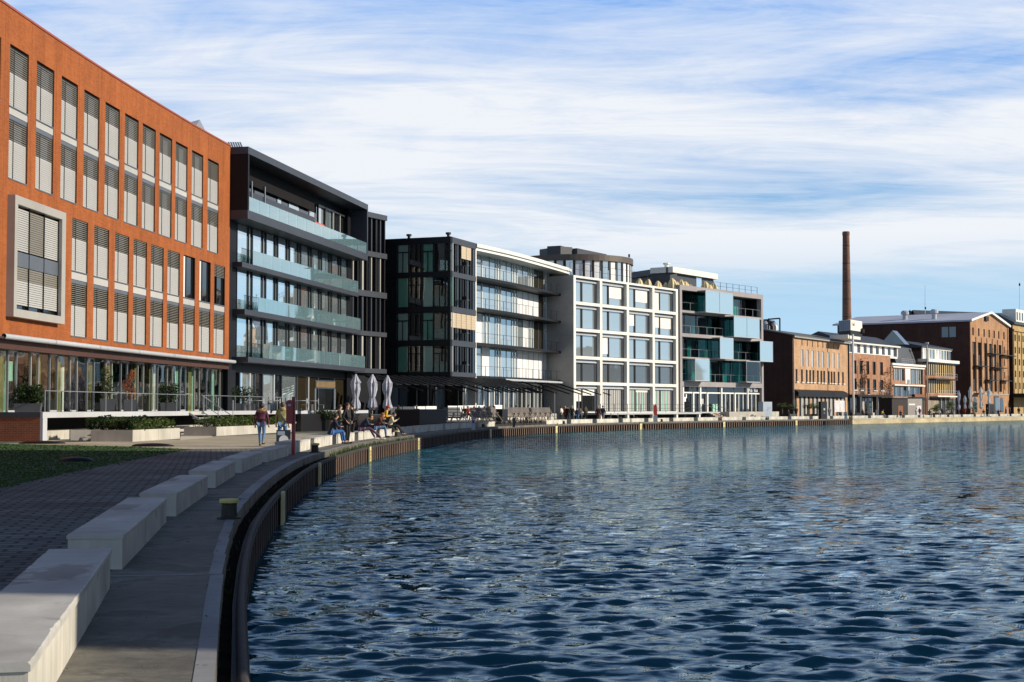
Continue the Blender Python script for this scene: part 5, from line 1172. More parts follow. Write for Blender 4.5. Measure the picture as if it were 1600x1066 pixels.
for (xa, xb, y) in ((860, 938, 490), (1040-78, 1063, 503), (745, 830, 593), (885, 985, 606), (838, 905, 712), (965, 1025, 716), (745, 790, 822)):
    a, b = upx(xa), upx(xb); z = EYE+ray(1380+xa/5.33, 460+y/5.33)[1]*RW.pos(a)[1]
    m = M(); m.box(RW, a, b, .17, 1.3, z-.18, z, BLACK); bl = m.build('balcony', dw); railing('railing', bl, RW, a, min(b, a+4), 1.25, z, 1.0, .8, (BLACK, BLACK), 2, .02)
m = M(); m.box(RW, upx(845), upx(870), .0, .4, 20.9, 21.9, BLACK); m.build('gable_hatch', dw)
m = M(); m.box(RW, uW0, uW1-.2, .0, .12, 4.5, 4.75, PALE)
for x in (760, 980):
    a = upx(x-14); b = upx(x+14); n = 8
    m.poly([RW.p3(a, .05, .6), RW.p3(b, .05, .6)]+[RW.p3((a+b)/2+(b-a)/2*math.cos(math.pi*i/n), .05, 3.0+.9*math.sin(math.pi*i/n)) for i in range(n+1)], G_DARK)
m.box(RW, upx(915), upx(955), .0, .12, .2, 4.2, G_GREY); m.build('ground_floor_openings', dw)
SW_ = Fac([RW.pos(uW0-.03, -30), RW.pos(uW0-.03, 0)]); a, b = SW_.u_at(1471.5, 520, 0), SW_.u_at(1493.5, 520, 0); m = M(); m.fq(SW_, a, b, .0, SW_.z_at(1480, 527, 0), SW_.z_at(1480, 511, 0), G_GREY); p = m.build('side_window', dw); m = M(); m.box(SW_, (a+b)/2-.1, (a+b)/2+.1, .0, .05, SW_.z_at(1480, 527, 0), SW_.z_at(1480, 511, 0), BLACK); m.build('frame', p)
# ---- E: yellow brick warehouse and the long roof behind
uE0 = 103.6; de = thing('yellow_brick_warehouse', 'yellow brick warehouse at the right edge with small dark windows and a black canopy', 'building', RW.p3(uE0, 0, 0))
he = []
for z in (6, 8.8, 11.6, 14.4, 17.3):
    for k in range(6): he.append((uE0+1.4+3.4*k, uE0+2.5+3.4*k, z, z+1.5))
m = M(); m.holes(RW, 0, uE0, uE0+30, 0, 21.2, he, .3, BRK_Y); m.poly([RW.p3(uE0, -30, 0), RW.p3(uE0, 0, 0), RW.p3(uE0, 0, 21.2), RW.p3(uE0, -30, 21.2)], BRK_S); m.build('wall', de)
for h in he: small_win(de, RW, *h, -.25, G_DARK)
m = M()
for k in range(9): a = uE0+.2+3.4*k; m.box(RW, a, a+.5, .0, .18, 4.8, 19.6, BRK_Y)
m.box(RW, uE0, uE0+30, .0, .35, 19.6, 20.1, BRK_Y); build_each(m, 'pilaster', de)
m = M(); m.box(RW, uE0-2.5, uE0+20, .2, 4.5, 4.0, 4.9, BLACK); m.box(RW, uE0-2, uE0-1.7, 4.0, 4.3, 0, 4.0, BLACK); m.box(RW, uE0+10, uE0+10.3, 4.0, 4.3, 0, 4.0, BLACK); cn = m.build('canopy', de)
m = M(); m.prism([RW.p3(uE0-.5, -12, 21.2), RW.p3(uE0-.5, -12, 21.5), RW.p3(uE0-.5, -3, 23.6), RW.p3(uE0-.5, .6, 21.5), RW.p3(uE0-.5, .6, 21.2)], Vector(RW.p3(30, 0, 0))-Vector(RW.p3(0, 0, 0)), ROOFD); m.box(RW, uE0+4, uE0+14, -3.5, -.3, 21.3, 25.0, WHITE); m.build('roof', de)
m = M()
for k in range(4): m.fq(RW, uE0+4.6+2.2*k, uE0+5.7+2.2*k, -.28, 22.4, 24.3, G_DARK)
build_each(m, 'attic_window', de)
fb_ = Fac([at_d(1432, 500, 375)[:2], at_d(1592, 500, 398)[:2]]); t = thing('slate_roofed_hall', 'long slate-roofed hall rising behind the gabled warehouse', 'building', (*fb_.pos(0), 0))
zt_ = EYE+ray(1520, 487)[1]*388; m = M(); m.box(fb_, 0, fb_.len, -10, 0, 0, zt_-4.5, BRK_S); m.build('wall', t)
m = M(); m.prism([fb_.p3(-.5, .6, zt_-4.5), fb_.p3(3.5, -5, zt_), fb_.p3(-.5, -10.5, zt_-4.5)], (.01, 0, 0), ROOFD)
m.poly([fb_.p3(-.5, .6, zt_-4.5), fb_.p3(fb_.len, .6, zt_-4.5), fb_.p3(fb_.len, -5, zt_+.5), fb_.p3(4.5, -5, zt_)], ROOFD); m.poly([fb_.p3(fb_.len, -10.5, zt_-4.5), fb_.p3(-.5, -10.5, zt_-4.5), fb_.p3(4.5, -5, zt_), fb_.p3(fb_.len, -5, zt_+.5)], ROOFD); m.build('roof', t)
# thin masts
for i, (px, y0, y1, d, lb) in enumerate(((1445.5, 446, 490, 380, 'thin white antenna mast above the slate hall roof'), (1593, 440, 485, 360, 'thin mast on the roof at the right edge of the view'))):
    a = at_d(px, y0, d); b = at_d(px, y1, d); t = thing('antenna_mast', lb, 'mast', b); m = M(); m.bar(b, a, .09, POSTW, 6, .05); m.build('pole', t); m = M(); z = b[2]+(a[2]-b[2])*(.15 if i == 0 else .85); m.bar((a[0], a[1], z), (a[0], a[1], z+.6), .2, BLACK); m.build('aerial', t)
# ---- factory chimney
c0 = at_d(1323.2, 497, 345); ct = at_d(1322.6, 362, 345)
t = thing('factory_chimney', 'tall round tapering brown brick factory chimney', 'chimney', (c0[0], c0[1], 0))
BRK_C = brick('chimney_brick', (.25, .115, .07), (.17, .075, .045), (.20, .14, .1), (.8, .6), bh=.3, bw=.5, big=.25)
H_ = ct[2]; m = M(); m.smooth = False; m.lathe((c0[0], c0[1], 0), [(1.35, 0), (1.06, c0[2]), (.80, H_-1.2), (.80, H_-.9)], BRK_C, 20); m.build('shaft', t)
m = M(); m.lathe((c0[0], c0[1], 0), [(.84, H_-.9), (.88, H_-.6), (.84, H_-.1), (.74, H_)], BRK_C, 20); m.build('crown', t)
m = M()
for k in range(9): z = 6+k*4.2; r = 1.36-.56*z/H_; m.lathe((c0[0], c0[1], z), [(r+.015, 0), (r+.015, .12)], BLACK, 20)
build_each(m, 'iron_band', t)
# ---- white box sign high on a post
sa, sb, sc_ = at_d(1310.5, 500, 252), at_d(1329, 499.5, 248.5), at_d(1347, 501, 254)
zt_, zb2 = sb[2], EYE+ray(1329, 516)[1]*248.5
t = thing('crane_cabin', 'corrugated white container box with coloured lettering perched on a tall white post', 'container', (sb[0], sb[1], 0))
f1 = Fac([sa[:2], sb[:2]]); f2 = Fac([sb[:2], sc_[:2]])
CORR = mat('corrugated_blue_grey', (.17, .23, .29), .5, .1, 2, lines=[((.95, -.3), .35, .12, .6)])
m = M(); m.slab([sa[:2], sb[:2], sc_[:2], (sa[0]+sc_[0]-sb[0], sa[1]+sc_[1]-sb[1])], zb2, zt_, WHITE); m.fq(f1, 0.02, f1.len-.02, .01, zb2+.05, zt_-.05, CORR); bx = m.build('body', t)
m = M(); m.slab([sa[:2], sb[:2], sc_[:2], (sa[0]+sc_[0]-sb[0], sa[1]+sc_[1]-sb[1])], zb2-.75, zb2-.05, BLACK); m.build('undercarriage', t)
pb = on_z(1331, 652.5); pf = at_d(1332, 520, 249)
m = M(); m.bar((pf[0], pf[1]-.2, 0), (pf[0], pf[1]-.2, zb2-.7), .17, POSTW, 10); m.box(f2, -.5, f2.len, -3.5, -.3, zb2-1.4, zb2-.76, WHITE); m.build('post', t)
PURP = mat('purple_paint', (.12, .06, .35), .5, .05, 2)
lettering('p', f2, .55, .02, zb2+.8, 1.3, YELLOW, bx); lettering('iel', f2, 1.25, .02, zb2+.75, .95, PURP, bx)
m = M(); m.lathe((sc_[0]-.2, sc_[1]-.4, zb2+.1), [(.05, -.5), (.5, -.3), (.5, .3), (.05, .5)], BLACK, 12); m.build('winch_wheel', t)

# ================================================================== the other side of the basin (outside the frame: it throws the shade and shows in the glass)
def gable_house(x, y, ang, Lh, Wd, he_, hr, lb, seed, cat='building', walls=None):
    f = Fac([(x, y), (x+math.cos(ang)*Lh, y+math.sin(ang)*Lh)]); t = thing('quayside_warehouse', lb, cat, (x, y, 0)); wm = walls or (BRK_B, BRK_W, BRK_Y)[seed % 3]
    m = M(); m.box(f, 0, Lh, -Wd, 0, -.2, he_, wm); m.poly([f.p3(0, 0, he_), f.p3(0, -Wd, he_), f.p3(0, -Wd/2, hr)], wm); m.poly([f.p3(Lh, 0, he_), f.p3(Lh, -Wd, he_), f.p3(Lh, -Wd/2, hr)], wm); m.build('wall', t)
    m = M(); dv = Vector(f.p3(Lh+.4, 0, 0))-Vector(f.p3(-.4, 0, 0)); m.prism([f.p3(-.4, .4, he_-.1), f.p3(-.4, .4, he_+.2), f.p3(-.4, -Wd/2, hr+.3), f.p3(-.4, -Wd/2, hr)], dv, ROOFD); m.prism([f.p3(-.4, -Wd/2, hr), f.p3(-.4, -Wd/2, hr+.3), f.p3(-.4, -Wd-.4, he_+.2), f.p3(-.4, -Wd-.4, he_-.1)], dv, ROOFD); m.build('roof', t)
    m = M(); k = 0
    for z in np.arange(1.2, he_-2.2, 3.4):
        for u in np.arange(1.5, Lh-2, 3.0):
            m.box(f, u, u+1.3, -Wd-.03, -Wd+.2, z, z+1.9, G_DARK); m.box(f, u, u+1.3, -.2, .03, z, z+1.9, G_DARK)
    o = m.build('window', t); o['kind'] = 'stuff'
gable_house(34.8, 6.5, math.pi/2, 40, 13, 23.6, 24.9, 'tall brick warehouse on the opposite bank of the basin, outside the view', 0)
gable_house(67, 76.5, math.pi/2, 36, 14, 29.3, 30.6, 'very tall brick grain store on the opposite bank of the basin, outside the view', 1)
for i, (x, y, L_, h) in enumerate(((78, 137, 26, 8), (100, 170, 34, 11), (128, 212, 40, 10))):
    gable_house(x+20, y, R(58), L_, 14, h, h+5.5, 'brick gabled warehouse across the basin, %s from the camera, outside the view' % ORD[i+1], i+1)
# ================================================================== promenade: lawn, planters, plants
gp_ = [(-11.95, 54.6), (-11.2, 44), (-10.65, 37.3), (-10.2, 32), (-9.6, 27), (-8.9, 20), (-40, 20), (-40, 62.6), (-21.7, 62.4), (-15.2, 58.4)]
m = M(); m.poly([(x, y, .006) for x, y in gp_], GRASS)
rg = random.Random(3)
def inpoly(x, y):
    c = False; n = len(gp_)
    for i in range(n):
        (x1, y1), (x2, y2) = gp_[i], gp_[(i+1) % n]
        if (y1 > y) != (y2 > y) and x < (x2-x1)*(y-y1)/(y2-y1)+x1: c = not c
    return c
k = 0
while k < 34000:
    y = rg.uniform(20, 62.5); x = max(rg.uniform(-.55*y, -8.9), -39)
    if not inpoly(x+rg.gauss(0, .12), y+rg.gauss(0, .2)): continue
    k += 1; a = rg.uniform(0, 6.28); s = .018+.0005*y; h = rg.uniform(.02, .038)
    m.poly([(x-s*math.cos(a), y-s*math.sin(a), .004), (x+s*math.cos(a), y+s*math.sin(a), .004), (x+rg.uniform(-.03, .03), y+rg.uniform(-.03, .03), h)], BLADE)
tag(m.build('grass'), None, None, None, 'stuff')
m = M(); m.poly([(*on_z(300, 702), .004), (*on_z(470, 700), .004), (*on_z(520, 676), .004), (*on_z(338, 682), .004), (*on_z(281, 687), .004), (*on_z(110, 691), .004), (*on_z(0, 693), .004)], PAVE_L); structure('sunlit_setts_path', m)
m = M(); m.poly([(*on_z(281, 688.5), .008), (*on_z(335, 683.5), .008), (*on_z(316, 676), .008), (*on_z(283, 677), .008)], GRAVEL); m.poly([(*on_z(66, 690), .008), (*on_z(112, 689), .008), (*on_z(112, 683), .008), (*on_z(70, 683), .008)], GRAVEL); structure('gravel_path', m)
for i, (px, py, sx) in enumerate(((65, 693.5, 2.0), (238, 697.8, 1.75), (119, 721, 1.0))):
    x, y = on_z(px, py); t = thing('rubber_mound', ('low dark mound at the far lawn edge before the brick wall', 'low dark mound at the lawn corner before the planters', 'low dark mound in the middle of the lawn')[i], 'mound', (x, y, 0), 0, 'dark mounds on the lawn')
    m = M(); m.smooth = True; m.lathe((x, y, .0), [(.55, .0), (.53, .05), (.40, .10), (.15, .13), (.02, .135)], BLACK, 16, sx=sx*.9, sy=.8, wob=.06, seed=i); m.build('rubber_cover', t)
def planter(pts, h, th, lab, nm='concrete_planter'):
    x, y = pts[0]; t = thing(nm, lab, 'planter', (x, y, 0)); f = Fac(pts, False); m = M()
    for i in range(len(pts)-1):
        s = Fac([pts[i], pts[i+1]]); m.box(s, 0 if i == 0 else .0, s.len, -th, 0, 0, h, CONC_P)
    m.build('side_wall', t); return t
Pa, Pb, Pc = on_z(108, 688.5), on_z(193, 688), on_z(207, 690.5)
Pd = on_z(281, 685.5); s1 = Fac([Pa, Pb]); s2 = Fac([Pc, Pd])
def plant_box(fr, dep, h, lab, wallm=CONC_P):
    t = thing('concrete_planter', lab, 'planter', (*fr.pos(0), 0)); m = M(); L_ = fr.len
    m.box(fr, 0, L_, -.14, 0, 0, h, wallm); m.box(fr, 0, .14, -dep, -.14, 0, h, wallm); m.box(fr, L_-.14, L_, -dep, -.14, 0, h, wallm); m.box(fr, 0, L_, -dep-.14, -dep, 0, h, wallm); m.build('side_wall', t)
    m = M(); m.box(fr, .14, L_-.14, -dep, -.14, 0, h-.08, SOIL); m.build('soil', t); return t
plant_box(s1, 1.6, .5, 'low pale concrete planter facing the lawn, with a small dark bush in it')
plant_box(s2, 1.8, .53, 'low pale concrete planter with stained sides and a long clipped hedge')
Pe = on_z(338, 681.5); s3 = Fac([Pe, on_z(405, 676), on_z(488, 673.5)], False); s3 = Fac([Pe, on_z(488, 673)])
plant_box(s3, 1.7, .5, 'long low concrete planter beyond the gravel path, behind the walking couple')
def hedge(fr, u0, u1, v0, v1, z0, z1, lab, mt=LEAF_H, dens=900, nm='hedge', cat='hedge', size=.075, rough_=.12, grp=None):
    rg = random.Random(int(u1*100)); t = thing(nm, lab, cat, fr.p3((u0+u1)/2, (v0+v1)/2, z0), 0, grp); m = M(); L_ = u1-u0
    n = int(dens*max(1, L_*(z1-z0)))
    for _ in range(n):
        u = rg.uniform(u0, u1); v = rg.uniform(v0, v1); z = rg.uniform(z0, z1)
        wob = rough_*math.sin(u*2.7)*math.cos(u*1.1+1)+rough_*.6*math.sin(v*5+u*4)
        side = rg.random()
        if side < .4: z = z1-rg.random()**2*.25+wob
        elif side < .8: v = v1-rg.random()**2*.25+wob*.7
        q = Vector(fr.p3(u, v, z)); d = Vector((rg.gauss(0, 1), rg.gauss(0, 1), rg.gauss(.2, .8))).normalized(); e = d.cross(Vector((rg.gauss(0, 1), rg.gauss(0, 1), rg.gauss(0, 1)))).normalized(); s = size*rg.uniform(.6, 1.4)
        m.poly([q-d*s, q+e*s*.5, q+d*s, q-e*s*.5], mt)
    m.build('foliage', t); m = M()
    for k in range(max(2, int(L_*3))): u = u0+L_*(k+.5)/max(2, int(L_*3)); v = (v0+v1)/2+rg.uniform(-.1, .1); m.bar(fr.p3(u, v, z0-.1), fr.p3(u+rg.uniform(-.1, .1), v, z1-.15), .018, BARK, 4)
    m.build('stem', t); return t
hedge(s1, .75, 2.15, -1.35, -.25, .40, 1.0, 'small dark bush alone in the planter facing the lawn', LEAF_D, 900, 'bush', 'bush')
hedge(Fac([(s2.P[0][0]-1.9, s2.P[0][1]+1.2), tuple(s2.P[0]+np.array((-.1, .6)))]), 0, 1.9, -1.3, 0, .45, 1.0, 'dark bushy start of the hedge behind the stained planter', LEAF_D, 800)
hedge(s2, .6, s2.len-.25, -1.6, -.2, .44, .93, 'clipped green hedge in the planter with stained sides', LEAF_H, 900)
hedge(s3, .3, s3.len*.62, -1.5, -.15, .42, .92, 'long clipped green hedge beyond the gravel path', LEAF_H, 700)
# plant tubs on the terrace
def tub(px0, px1, ybase, d, w_, lab, hh, leaf, th=.62, dens=1500, tall=False, sz=.07):
    a = at_d(px0, 640, d); b = at_d(px1, 640, d+.25); fr = Fac([a[:2], b[:2]]); t = thing('plant_tub', lab+' in a slate grey tub', 'plant', (*a[:2], DK), 0, 'potted plants on the terrace')
    m = M(); L_ = fr.len; m.prism([fr.p3(.06, 0, DK), fr.p3(L_-.06, 0, DK), fr.p3(L_, 0.04, DK+th), fr.p3(0, .04, DK+th)], Vector(fr.p3(0, -w_, 0))-Vector(fr.p3(0, 0, 0)), PLANTER); m.build('tub', t)
    rg = random.Random(px0); m = M(); n = int(dens)
    cx, cy = fr.pos(L_/2, -w_/2)
    if tall:
        for k in range(7): zc = DK+th+.25+k*hh/7.; leaves(m, (cx+rg.uniform(-.2, .2), cy+rg.uniform(-.15, .15), zc), (L_*.42*(1-.06*k), .4, .28), n//9, sz, leaf, rg)
    else:
        for k in range(6): q = fr.pos(L_*(k+.5)/6, -w_/2); leaves(m, (q[0], q[1], DK+th+hh*.42+rg.uniform(-.05, .1)), (L_/7, .45, hh*.5+rg.uniform(0, .12)), n//6, sz, leaf, rg)
    m.build('foliage', t); m = M()
    for k in range(5): m.bar((cx+rg.uniform(-.2, .2), cy+rg.uniform(-.1, .1), DK+th-.05), (cx+rg.uniform(-.35, .35), cy+rg.uniform(-.2, .2), DK+th+hh*.8), .02, BARK, 4)
    m.build('stem', t)
tub(21, 64, 641, 68.5, .8, 'broad dark evergreen', .95, LEAF_D, .42, 2200)
tub(156, 181, 643, 82, .8, 'slender leafy shrub', 1.55, LEAF_D, .72, 700, True)
tub(193, 214, 643, 86, .8, 'russet leaved shrub', 1.5, LEAF_R, .7, 750, True)
tub(250, 279, 643, 93, .8, 'dark rounded evergreen', 1.25, LEAF_D, .55, 1500)
tub(362, 398, 643, 106, .9, 'wide dark evergreen', 1.3, LEAF_D, .55, 1500)
# grass tufts along the quay gap
rg = random.Random(8); m = M()
for (y0, y1, n) in ((52, 82, 900), (9, 50, 260)):
    for _ in range(n):
        u = rg.uniform(q_y(y0), q_y(y1)); v = rg.uniform(-.30, -.1); x, y = Q.pos(u, v); a = rg.uniform(0, 6.28); h = rg.uniform(.1, .32) if y0 > 50 else rg.uniform(.04, .12)
        m.poly([(x-.02*math.cos(a), y-.02*math.sin(a), -.25), (x+.02*math.cos(a), y+.02*math.sin(a), -.25), (x+rg.uniform(-.1, .1), y+rg.uniform(-.1, .1), -.25+h)], LEAF_H)
tag(m.build('quay_weeds'), None, None, None, 'stuff')

# ================================================================== street things
def parasol(px, ytop, ybot, d, lab, mt, r=.32, grp=None, fall=True):
    x, y, zt = at_d(px, ytop, d); t = thing('closed_parasol', lab, 'parasol', (x, y, 0), 0, grp); H_ = zt; zb = EYE+ray(px, ybot)[1]*d
    m = M(); m.bar((x, y, 0), (x, y, H_), .035, PALE, 8); m.build('pole', t); hh = H_-zb
    m = M(); m.lathe((x, y, zb), [(r*.4, .02*hh), (r*1.05, .1*hh), (r*.9, .22*hh), (r*.55, .36*hh), (r*.62, .40*hh), (r*.95, .58*hh), (r*1.0, .72*hh), (r*1.0, .765*hh), (r*1.08, .77*hh), (r*.55, .89*hh), (r*.12, 1.0*hh)], mt, 18, wob=.12, seed=int(px), fold=.16); m.build('canopy', t)
    m = M(); m.lathe((x, y, 0), [(.4, 0), (.4, .08), (.06, .1), (.06, .3)], PLANTER, 12); m.build('base', t)
    return t
for i, px in enumerate((556, 582, 605.5)): parasol(px, (584.5, 585, 586.5)[i], (644, 642, 643)[i], 112+2*i, ('leftmost', 'middle', 'rightmost')[i]+' of three closed grey parasols on the cafe terrace', CLOTHG, .33, 'grey parasols')
for i, (px, yt, yb, d, lb) in enumerate(((1516, 604, 640, 262, 'closed white parasol before the corner of the gabled warehouse'), (1532.5, 604, 640, 262, 'closed white parasol before the tall strip windows of the gabled warehouse'), (1545, 606, 632, 262, 'closed white parasol before the black stand by the gabled warehouse'), (1498, 610, 642, 258, 'closed grey parasol in front of the dark warehouse side wall'), (1507.5, 618, 640, 258, 'shorter closed grey parasol beside a red figure before the dark side wall'))):
    parasol(px, yt, yb, d, lb, CLOTHW if i < 3 else CLOTHG, .30 if i < 3 else .24, 'tall parasols by the warehouses')
# red life-ring post near the walkers
x, y = on_z(455.5, 711); zt_ = EYE+ray(455.5, 620)[1]*y
t = thing('life_ring_post', 'dark red post with a tall red life-ring box, between the benches near the walking couple', 'life ring post', (x, y, 0), 0, 'life-ring posts'); m = M(); m.box(Fac([(x-.0, y), (x+.11, y)]), 0, .11, -.08, .03, 0, zt_, REDP); m.build('post', t)
fr = Fac([(x-.17, y-.06), (x+.04, y-.06)]); z0, z1 = EYE+ray(450, 662)[1]*y, EYE+ray(450, 625)[1]*y; m = M(); n = 7
pr = [(.0, z0+.05)]+[(.03, z0)]+[(.19, z0), (.22, z0+.05), (.22, z1-.08)]+[(.11+.11*math.cos(math.pi*i/6), z1-.08+.08*math.sin(math.pi*i/6)) for i in range(1, 6)]+[(.0, z1-.08)]
m.prism([fr.p3(u, .06, z) for u, z in pr], (0, .2, 0), REDP); m.build('ring_box', t)
m = M(); m.box(fr, .06, .16, .062, .07, z1-.2, z1-.14, SILVER); m.build('plate', t)
x, y, _ = at_d(1024, 655, 158.5); t = thing('life_ring_post', 'bright red life-ring box on a grey post before the white grid office', 'life ring post', (x, y, 0), 0, 'life-ring posts')
m = M(); m.box(Fac([(x-.12, y), (x+.12, y)]), -.1, .34, -.15, .1, 0, .75, LGREY); m.box(Fac([(x-.12, y), (x+.12, y)]), .08, .16, -.05, .05, .75, 1.2, REDP); m.build('post', t)
m = M(); m.prism([(x+a, y-.12, z) for a, z in ((-.17, .85), (0, .72), (.17, .85), (.2, 1.2), (.17, 1.75), (0, 1.95), (-.17, 1.75), (-.2, 1.2))], (0, .22, 0), REDL); m.build('ring_box', t)
# power pedestals / grey posts at the quay
for i, (px, py, d, h, w_, lb) in enumerate(((739.5, 671, 104, .82, .26, 'silver power pedestal in a gap between benches before the wooden loungers'), (803, 667, 117, .7, .2, 'slim dark power pedestal beside the man in navy on the quay'), (1322, 655, 203, .9, .32, 'silver power pedestal on the quay at the end of the rusty piling'))):
    x, y, _ = at_d(px, py, d); t = thing('power_pedestal', lb, 'pedestal', (x, y, 0), 0, 'power pedestals'); m = M(); f = Fac([(x-w_/2, y), (x+w_/2, y)]); m.box(f, 0, w_, -w_, 0, 0, h, SILVER if i != 1 else PLANTER); m.build('body', t); m = M(); m.box(f, -.02, w_+.02, -w_-.02, .02, h, h+.06, GREYM); m.box(f, w_*.25, w_*.75, .0, .015, h*.55, h*.8, PLANTER); m.build('cap', t)
# advertising board with a white disc behind the bench, in front of the man in khaki
x, y = on_z(431.5, 699); x2, _ = on_z(453, 699); f = Fac([(x, y), (x2, y+.05)]); t = thing('advertising_board', 'navy advertising board with a big pale disc in front of the khaki jacket', 'sign', (x, y, 0)); m = M(); zt_ = EYE+ray(440, 672)[1]*y
m.box(f, 0, f.len, -.35, 0, 0, zt_, SIGNB); m.build('panel', t); m = M(); zc = zt_*.42; r = f.len*.34
m.poly([f.p3(f.len*.54+r*1.0*math.cos(2*math.pi*k/24), .004, zc+r*math.sin(2*math.pi*k/24)) for k in range(24)], SIGNW); m.poly([f.p3(f.len*.66+.055*math.cos(2*math.pi*k/12), .008, zc-.12+.055*math.sin(2*math.pi*k/12)) for k in range(12)], SIGNBL); m.poly([f.p3(.05, .004, zt_-.2), f.p3(f.len*.62, .004, zt_-.2), f.p3(f.len*.62, .004, zt_-.05), f.p3(.05, .004, zt_-.05)], SILVER); m.build('print', t)
# cafe terrace by the black office: platform, wall, loungers, tables, canopy
pl0, pl1 = at_d(697, 660, 112)[:2], at_d(862, 655, 140)[:2]; PF = Fac([pl0, pl1]); t = thing('wooden_platform', 'low wooden platform under the loungers on the quay promenade', 'platform', (*pl0, 0)); m = M(); m.box(PF, 0, PF.len, -7, 0, 0, .42, WOODC); m.build('deck_boards', t); m = M(); m.box(PF, .1, PF.len-.1, -.02, .03, 0, .30, DKWOOD); m.build('skirt', t)
w0, w1 = at_d(655.5, 663, 100)[:2], at_d(697.5, 663, 108)[:2]; f = Fac([w0, w1]); zt_ = EYE+ray(680, 639.5)[1]*104
t = thing('dark_timber_screen', 'long dark brown timber box screen behind the benches beside the wooden loungers', 'screen', (*w0, 0)); m = M(); m.box(f, 0, f.len, -1.6, 0, 0, zt_-.05, DKWOOD); m.build('boards', t); m = M(); m.box(f, -.03, f.len+.03, -1.65, .04, zt_-.05, zt_, WOODC); m.build('top_rail', t)
bxx = at_d(789, 657, 124); f = Fac([at_d(785, 657, 123.4)[:2], at_d(793.5, 657, 125)[:2]]); t = thing('black_bar_cabinet', 'black cabinet standing between two groups of wooden loungers', 'cabinet', (*bxx[:2], .42)); m = M(); m.box(f, 0, f.len, -.6, 0, .42, EYE+ray(789, 640)[1]*124, BLACK); m.build('body', t); m = M(); m.box(f, -.03, f.len+.03, -.63, .03, EYE+ray(789, 640)[1]*124, EYE+ray(789, 640)[1]*124+.05, PLANTER); m.build('top', t)
# lounger
lp_ = thing('wooden_lounger', '', 'lounger', (0, 0, 0), 0, 'slatted wooden loungers', world=False)
m = M()
for k in range(7): z = .36+k*.115; y_ = -.1-.035*k; m.poly([(-.42, -y_-.1, z), (.42, -y_-.1, z), (.42, -y_-.06, z+.10), (-.42, -y_-.06, z+.10)], WOODC); m.poly([(.42, -y_-.125, z), (-.42, -y_-.125, z), (-.42, -y_-.085, z+.10), (.42, -y_-.085, z+.10)], WOODC)
m.build('backrest', lp_, base=(0, 0, 0)); m = M(); m.box(ID, -.42, .42, 0, .75, .32, .36, WOODC); m.build('seat', lp_, base=(0, 0, 0))
for sx in (-.42, .42):
    m = M(); m.bar((sx, -.7, 0), (sx, .1, .72), .035, WOODL, 5); m.bar((sx, .45, 0), (sx, -.1, .75), .035, WOODL, 5); m.build('leg', lp_, base=(0, 0, 0))
first = True
lsp = [(702, 113), (715, 114.5), (743, 116.5), (752, 118), (762, 119.5), (771, 121), (798, 126), (806, 127.5), (815, 129), (823, 130.5), (832, 132), (840, 133.5), (848, 135), (856, 136.5)]
for i, (px, d) in enumerate(lsp):
    x, y, _ = at_d(px, 650, d); lb = '%s slatted wooden lounger from the left on the low platform, %s' % (ORD[i], 'in the shade' if i < 8 else 'in the sun'); rz = PF.ang(5)+math.pi/2-2.2+(.1 if i % 2 else -.05)
    if first: lp_.location = (x, y, .42); lp_.rotation_euler = (0, 0, rz); lp_['label'] = lb; first = False
    else: dup(lp_, (x, y, .42), rz, lb)
# pergola of black beams before the black and white offices
t = thing('black_pergola', 'black steel pergola of sloping awning beams over the cafe terrace', 'pergola', W3.p3(0, 0, 0))
PG = Fac([(-14.0, 139), (-5.6, 151.0), (-3.9, 156.1), (-.71, 162.81), (3.0, 172.31), (7.23, 184.24), (8.2, 187)], False)
PU = [PG.len*k/25.6 for k in range(13)]+[PG.len*(13+2.05*k)/25.6 for k in range(7)]
for k, u in enumerate(PU):
    ou = 4.4 if k > 12 else 4.8
    m = M(); a = Vector(PG.p3(u, .15, 4.55)); b = Vector(PG.p3(u+.6, ou, 3.15)); d = (b-a).normalized(); m.prism([a+Vector((0, 0, .08)), a-Vector((0, 0, .08)), b-Vector((0, 0, .06)), b+Vector((0, 0, .06))], (.09, .03, 0), BLACK); m.build('beam', t)
m = M()
for k in range(22):
    a, b = PG.len*.52*k/22, PG.len*.52*(k+.62)/22
    m.prism([PG.p3(a, .2, 4.66), PG.p3(b, .2, 4.66), PG.p3(b+.5, 3.6, 3.72), PG.p3(a+.5, 3.6, 3.72)], (0, 0, .04), BLACK)
build_each(m, 'fabric_strip', t)
m = M()
for k in (1, 4, 7, 10, 14, 16, 18): m.bar(PG.p3(PU[k]+.55, 4.2, 0), PG.p3(PU[k]+.55, 4.2, 3.25), .05, GREYM if k > 13 else BLACK, 6)
build_each(m, 'post', t); m = M(); m.tube([PG.p3(PG.len*.5+PG.len*.5*k/10, .35, 4.62) for k in range(11)], .13, LGREY, 8); m.build('awning_roll', t)
# pale low wall / wind screens of the terrace
f = Fac([at_d(610, 640, 128)[:2], at_d(700, 638, 138)[:2], at_d(785, 638, 150)[:2]], False); t = thing('terrace_windscreen', 'pale low wind screen of panels along the cafe terrace under the pergola', 'wind screen', (*f.P[0], 0)); m = M()
for k in range(11):
    a, b = f.len*k/11+.05, f.len*(k+1)/11-.05
    if k in (4, 9): continue
    m.box(f, a, b, -.05, 0, .2, EYE+.1+.02*k, WPANEL if k not in (0, 1) else PLANTER)
build_each(m, 'panel', t); m = M()
for k in range(12): m.box(f, f.len*k/11-.04, f.len*k/11+.04, -.08, .03, 0, EYE+.25, BLACK)
m.build('post', t)
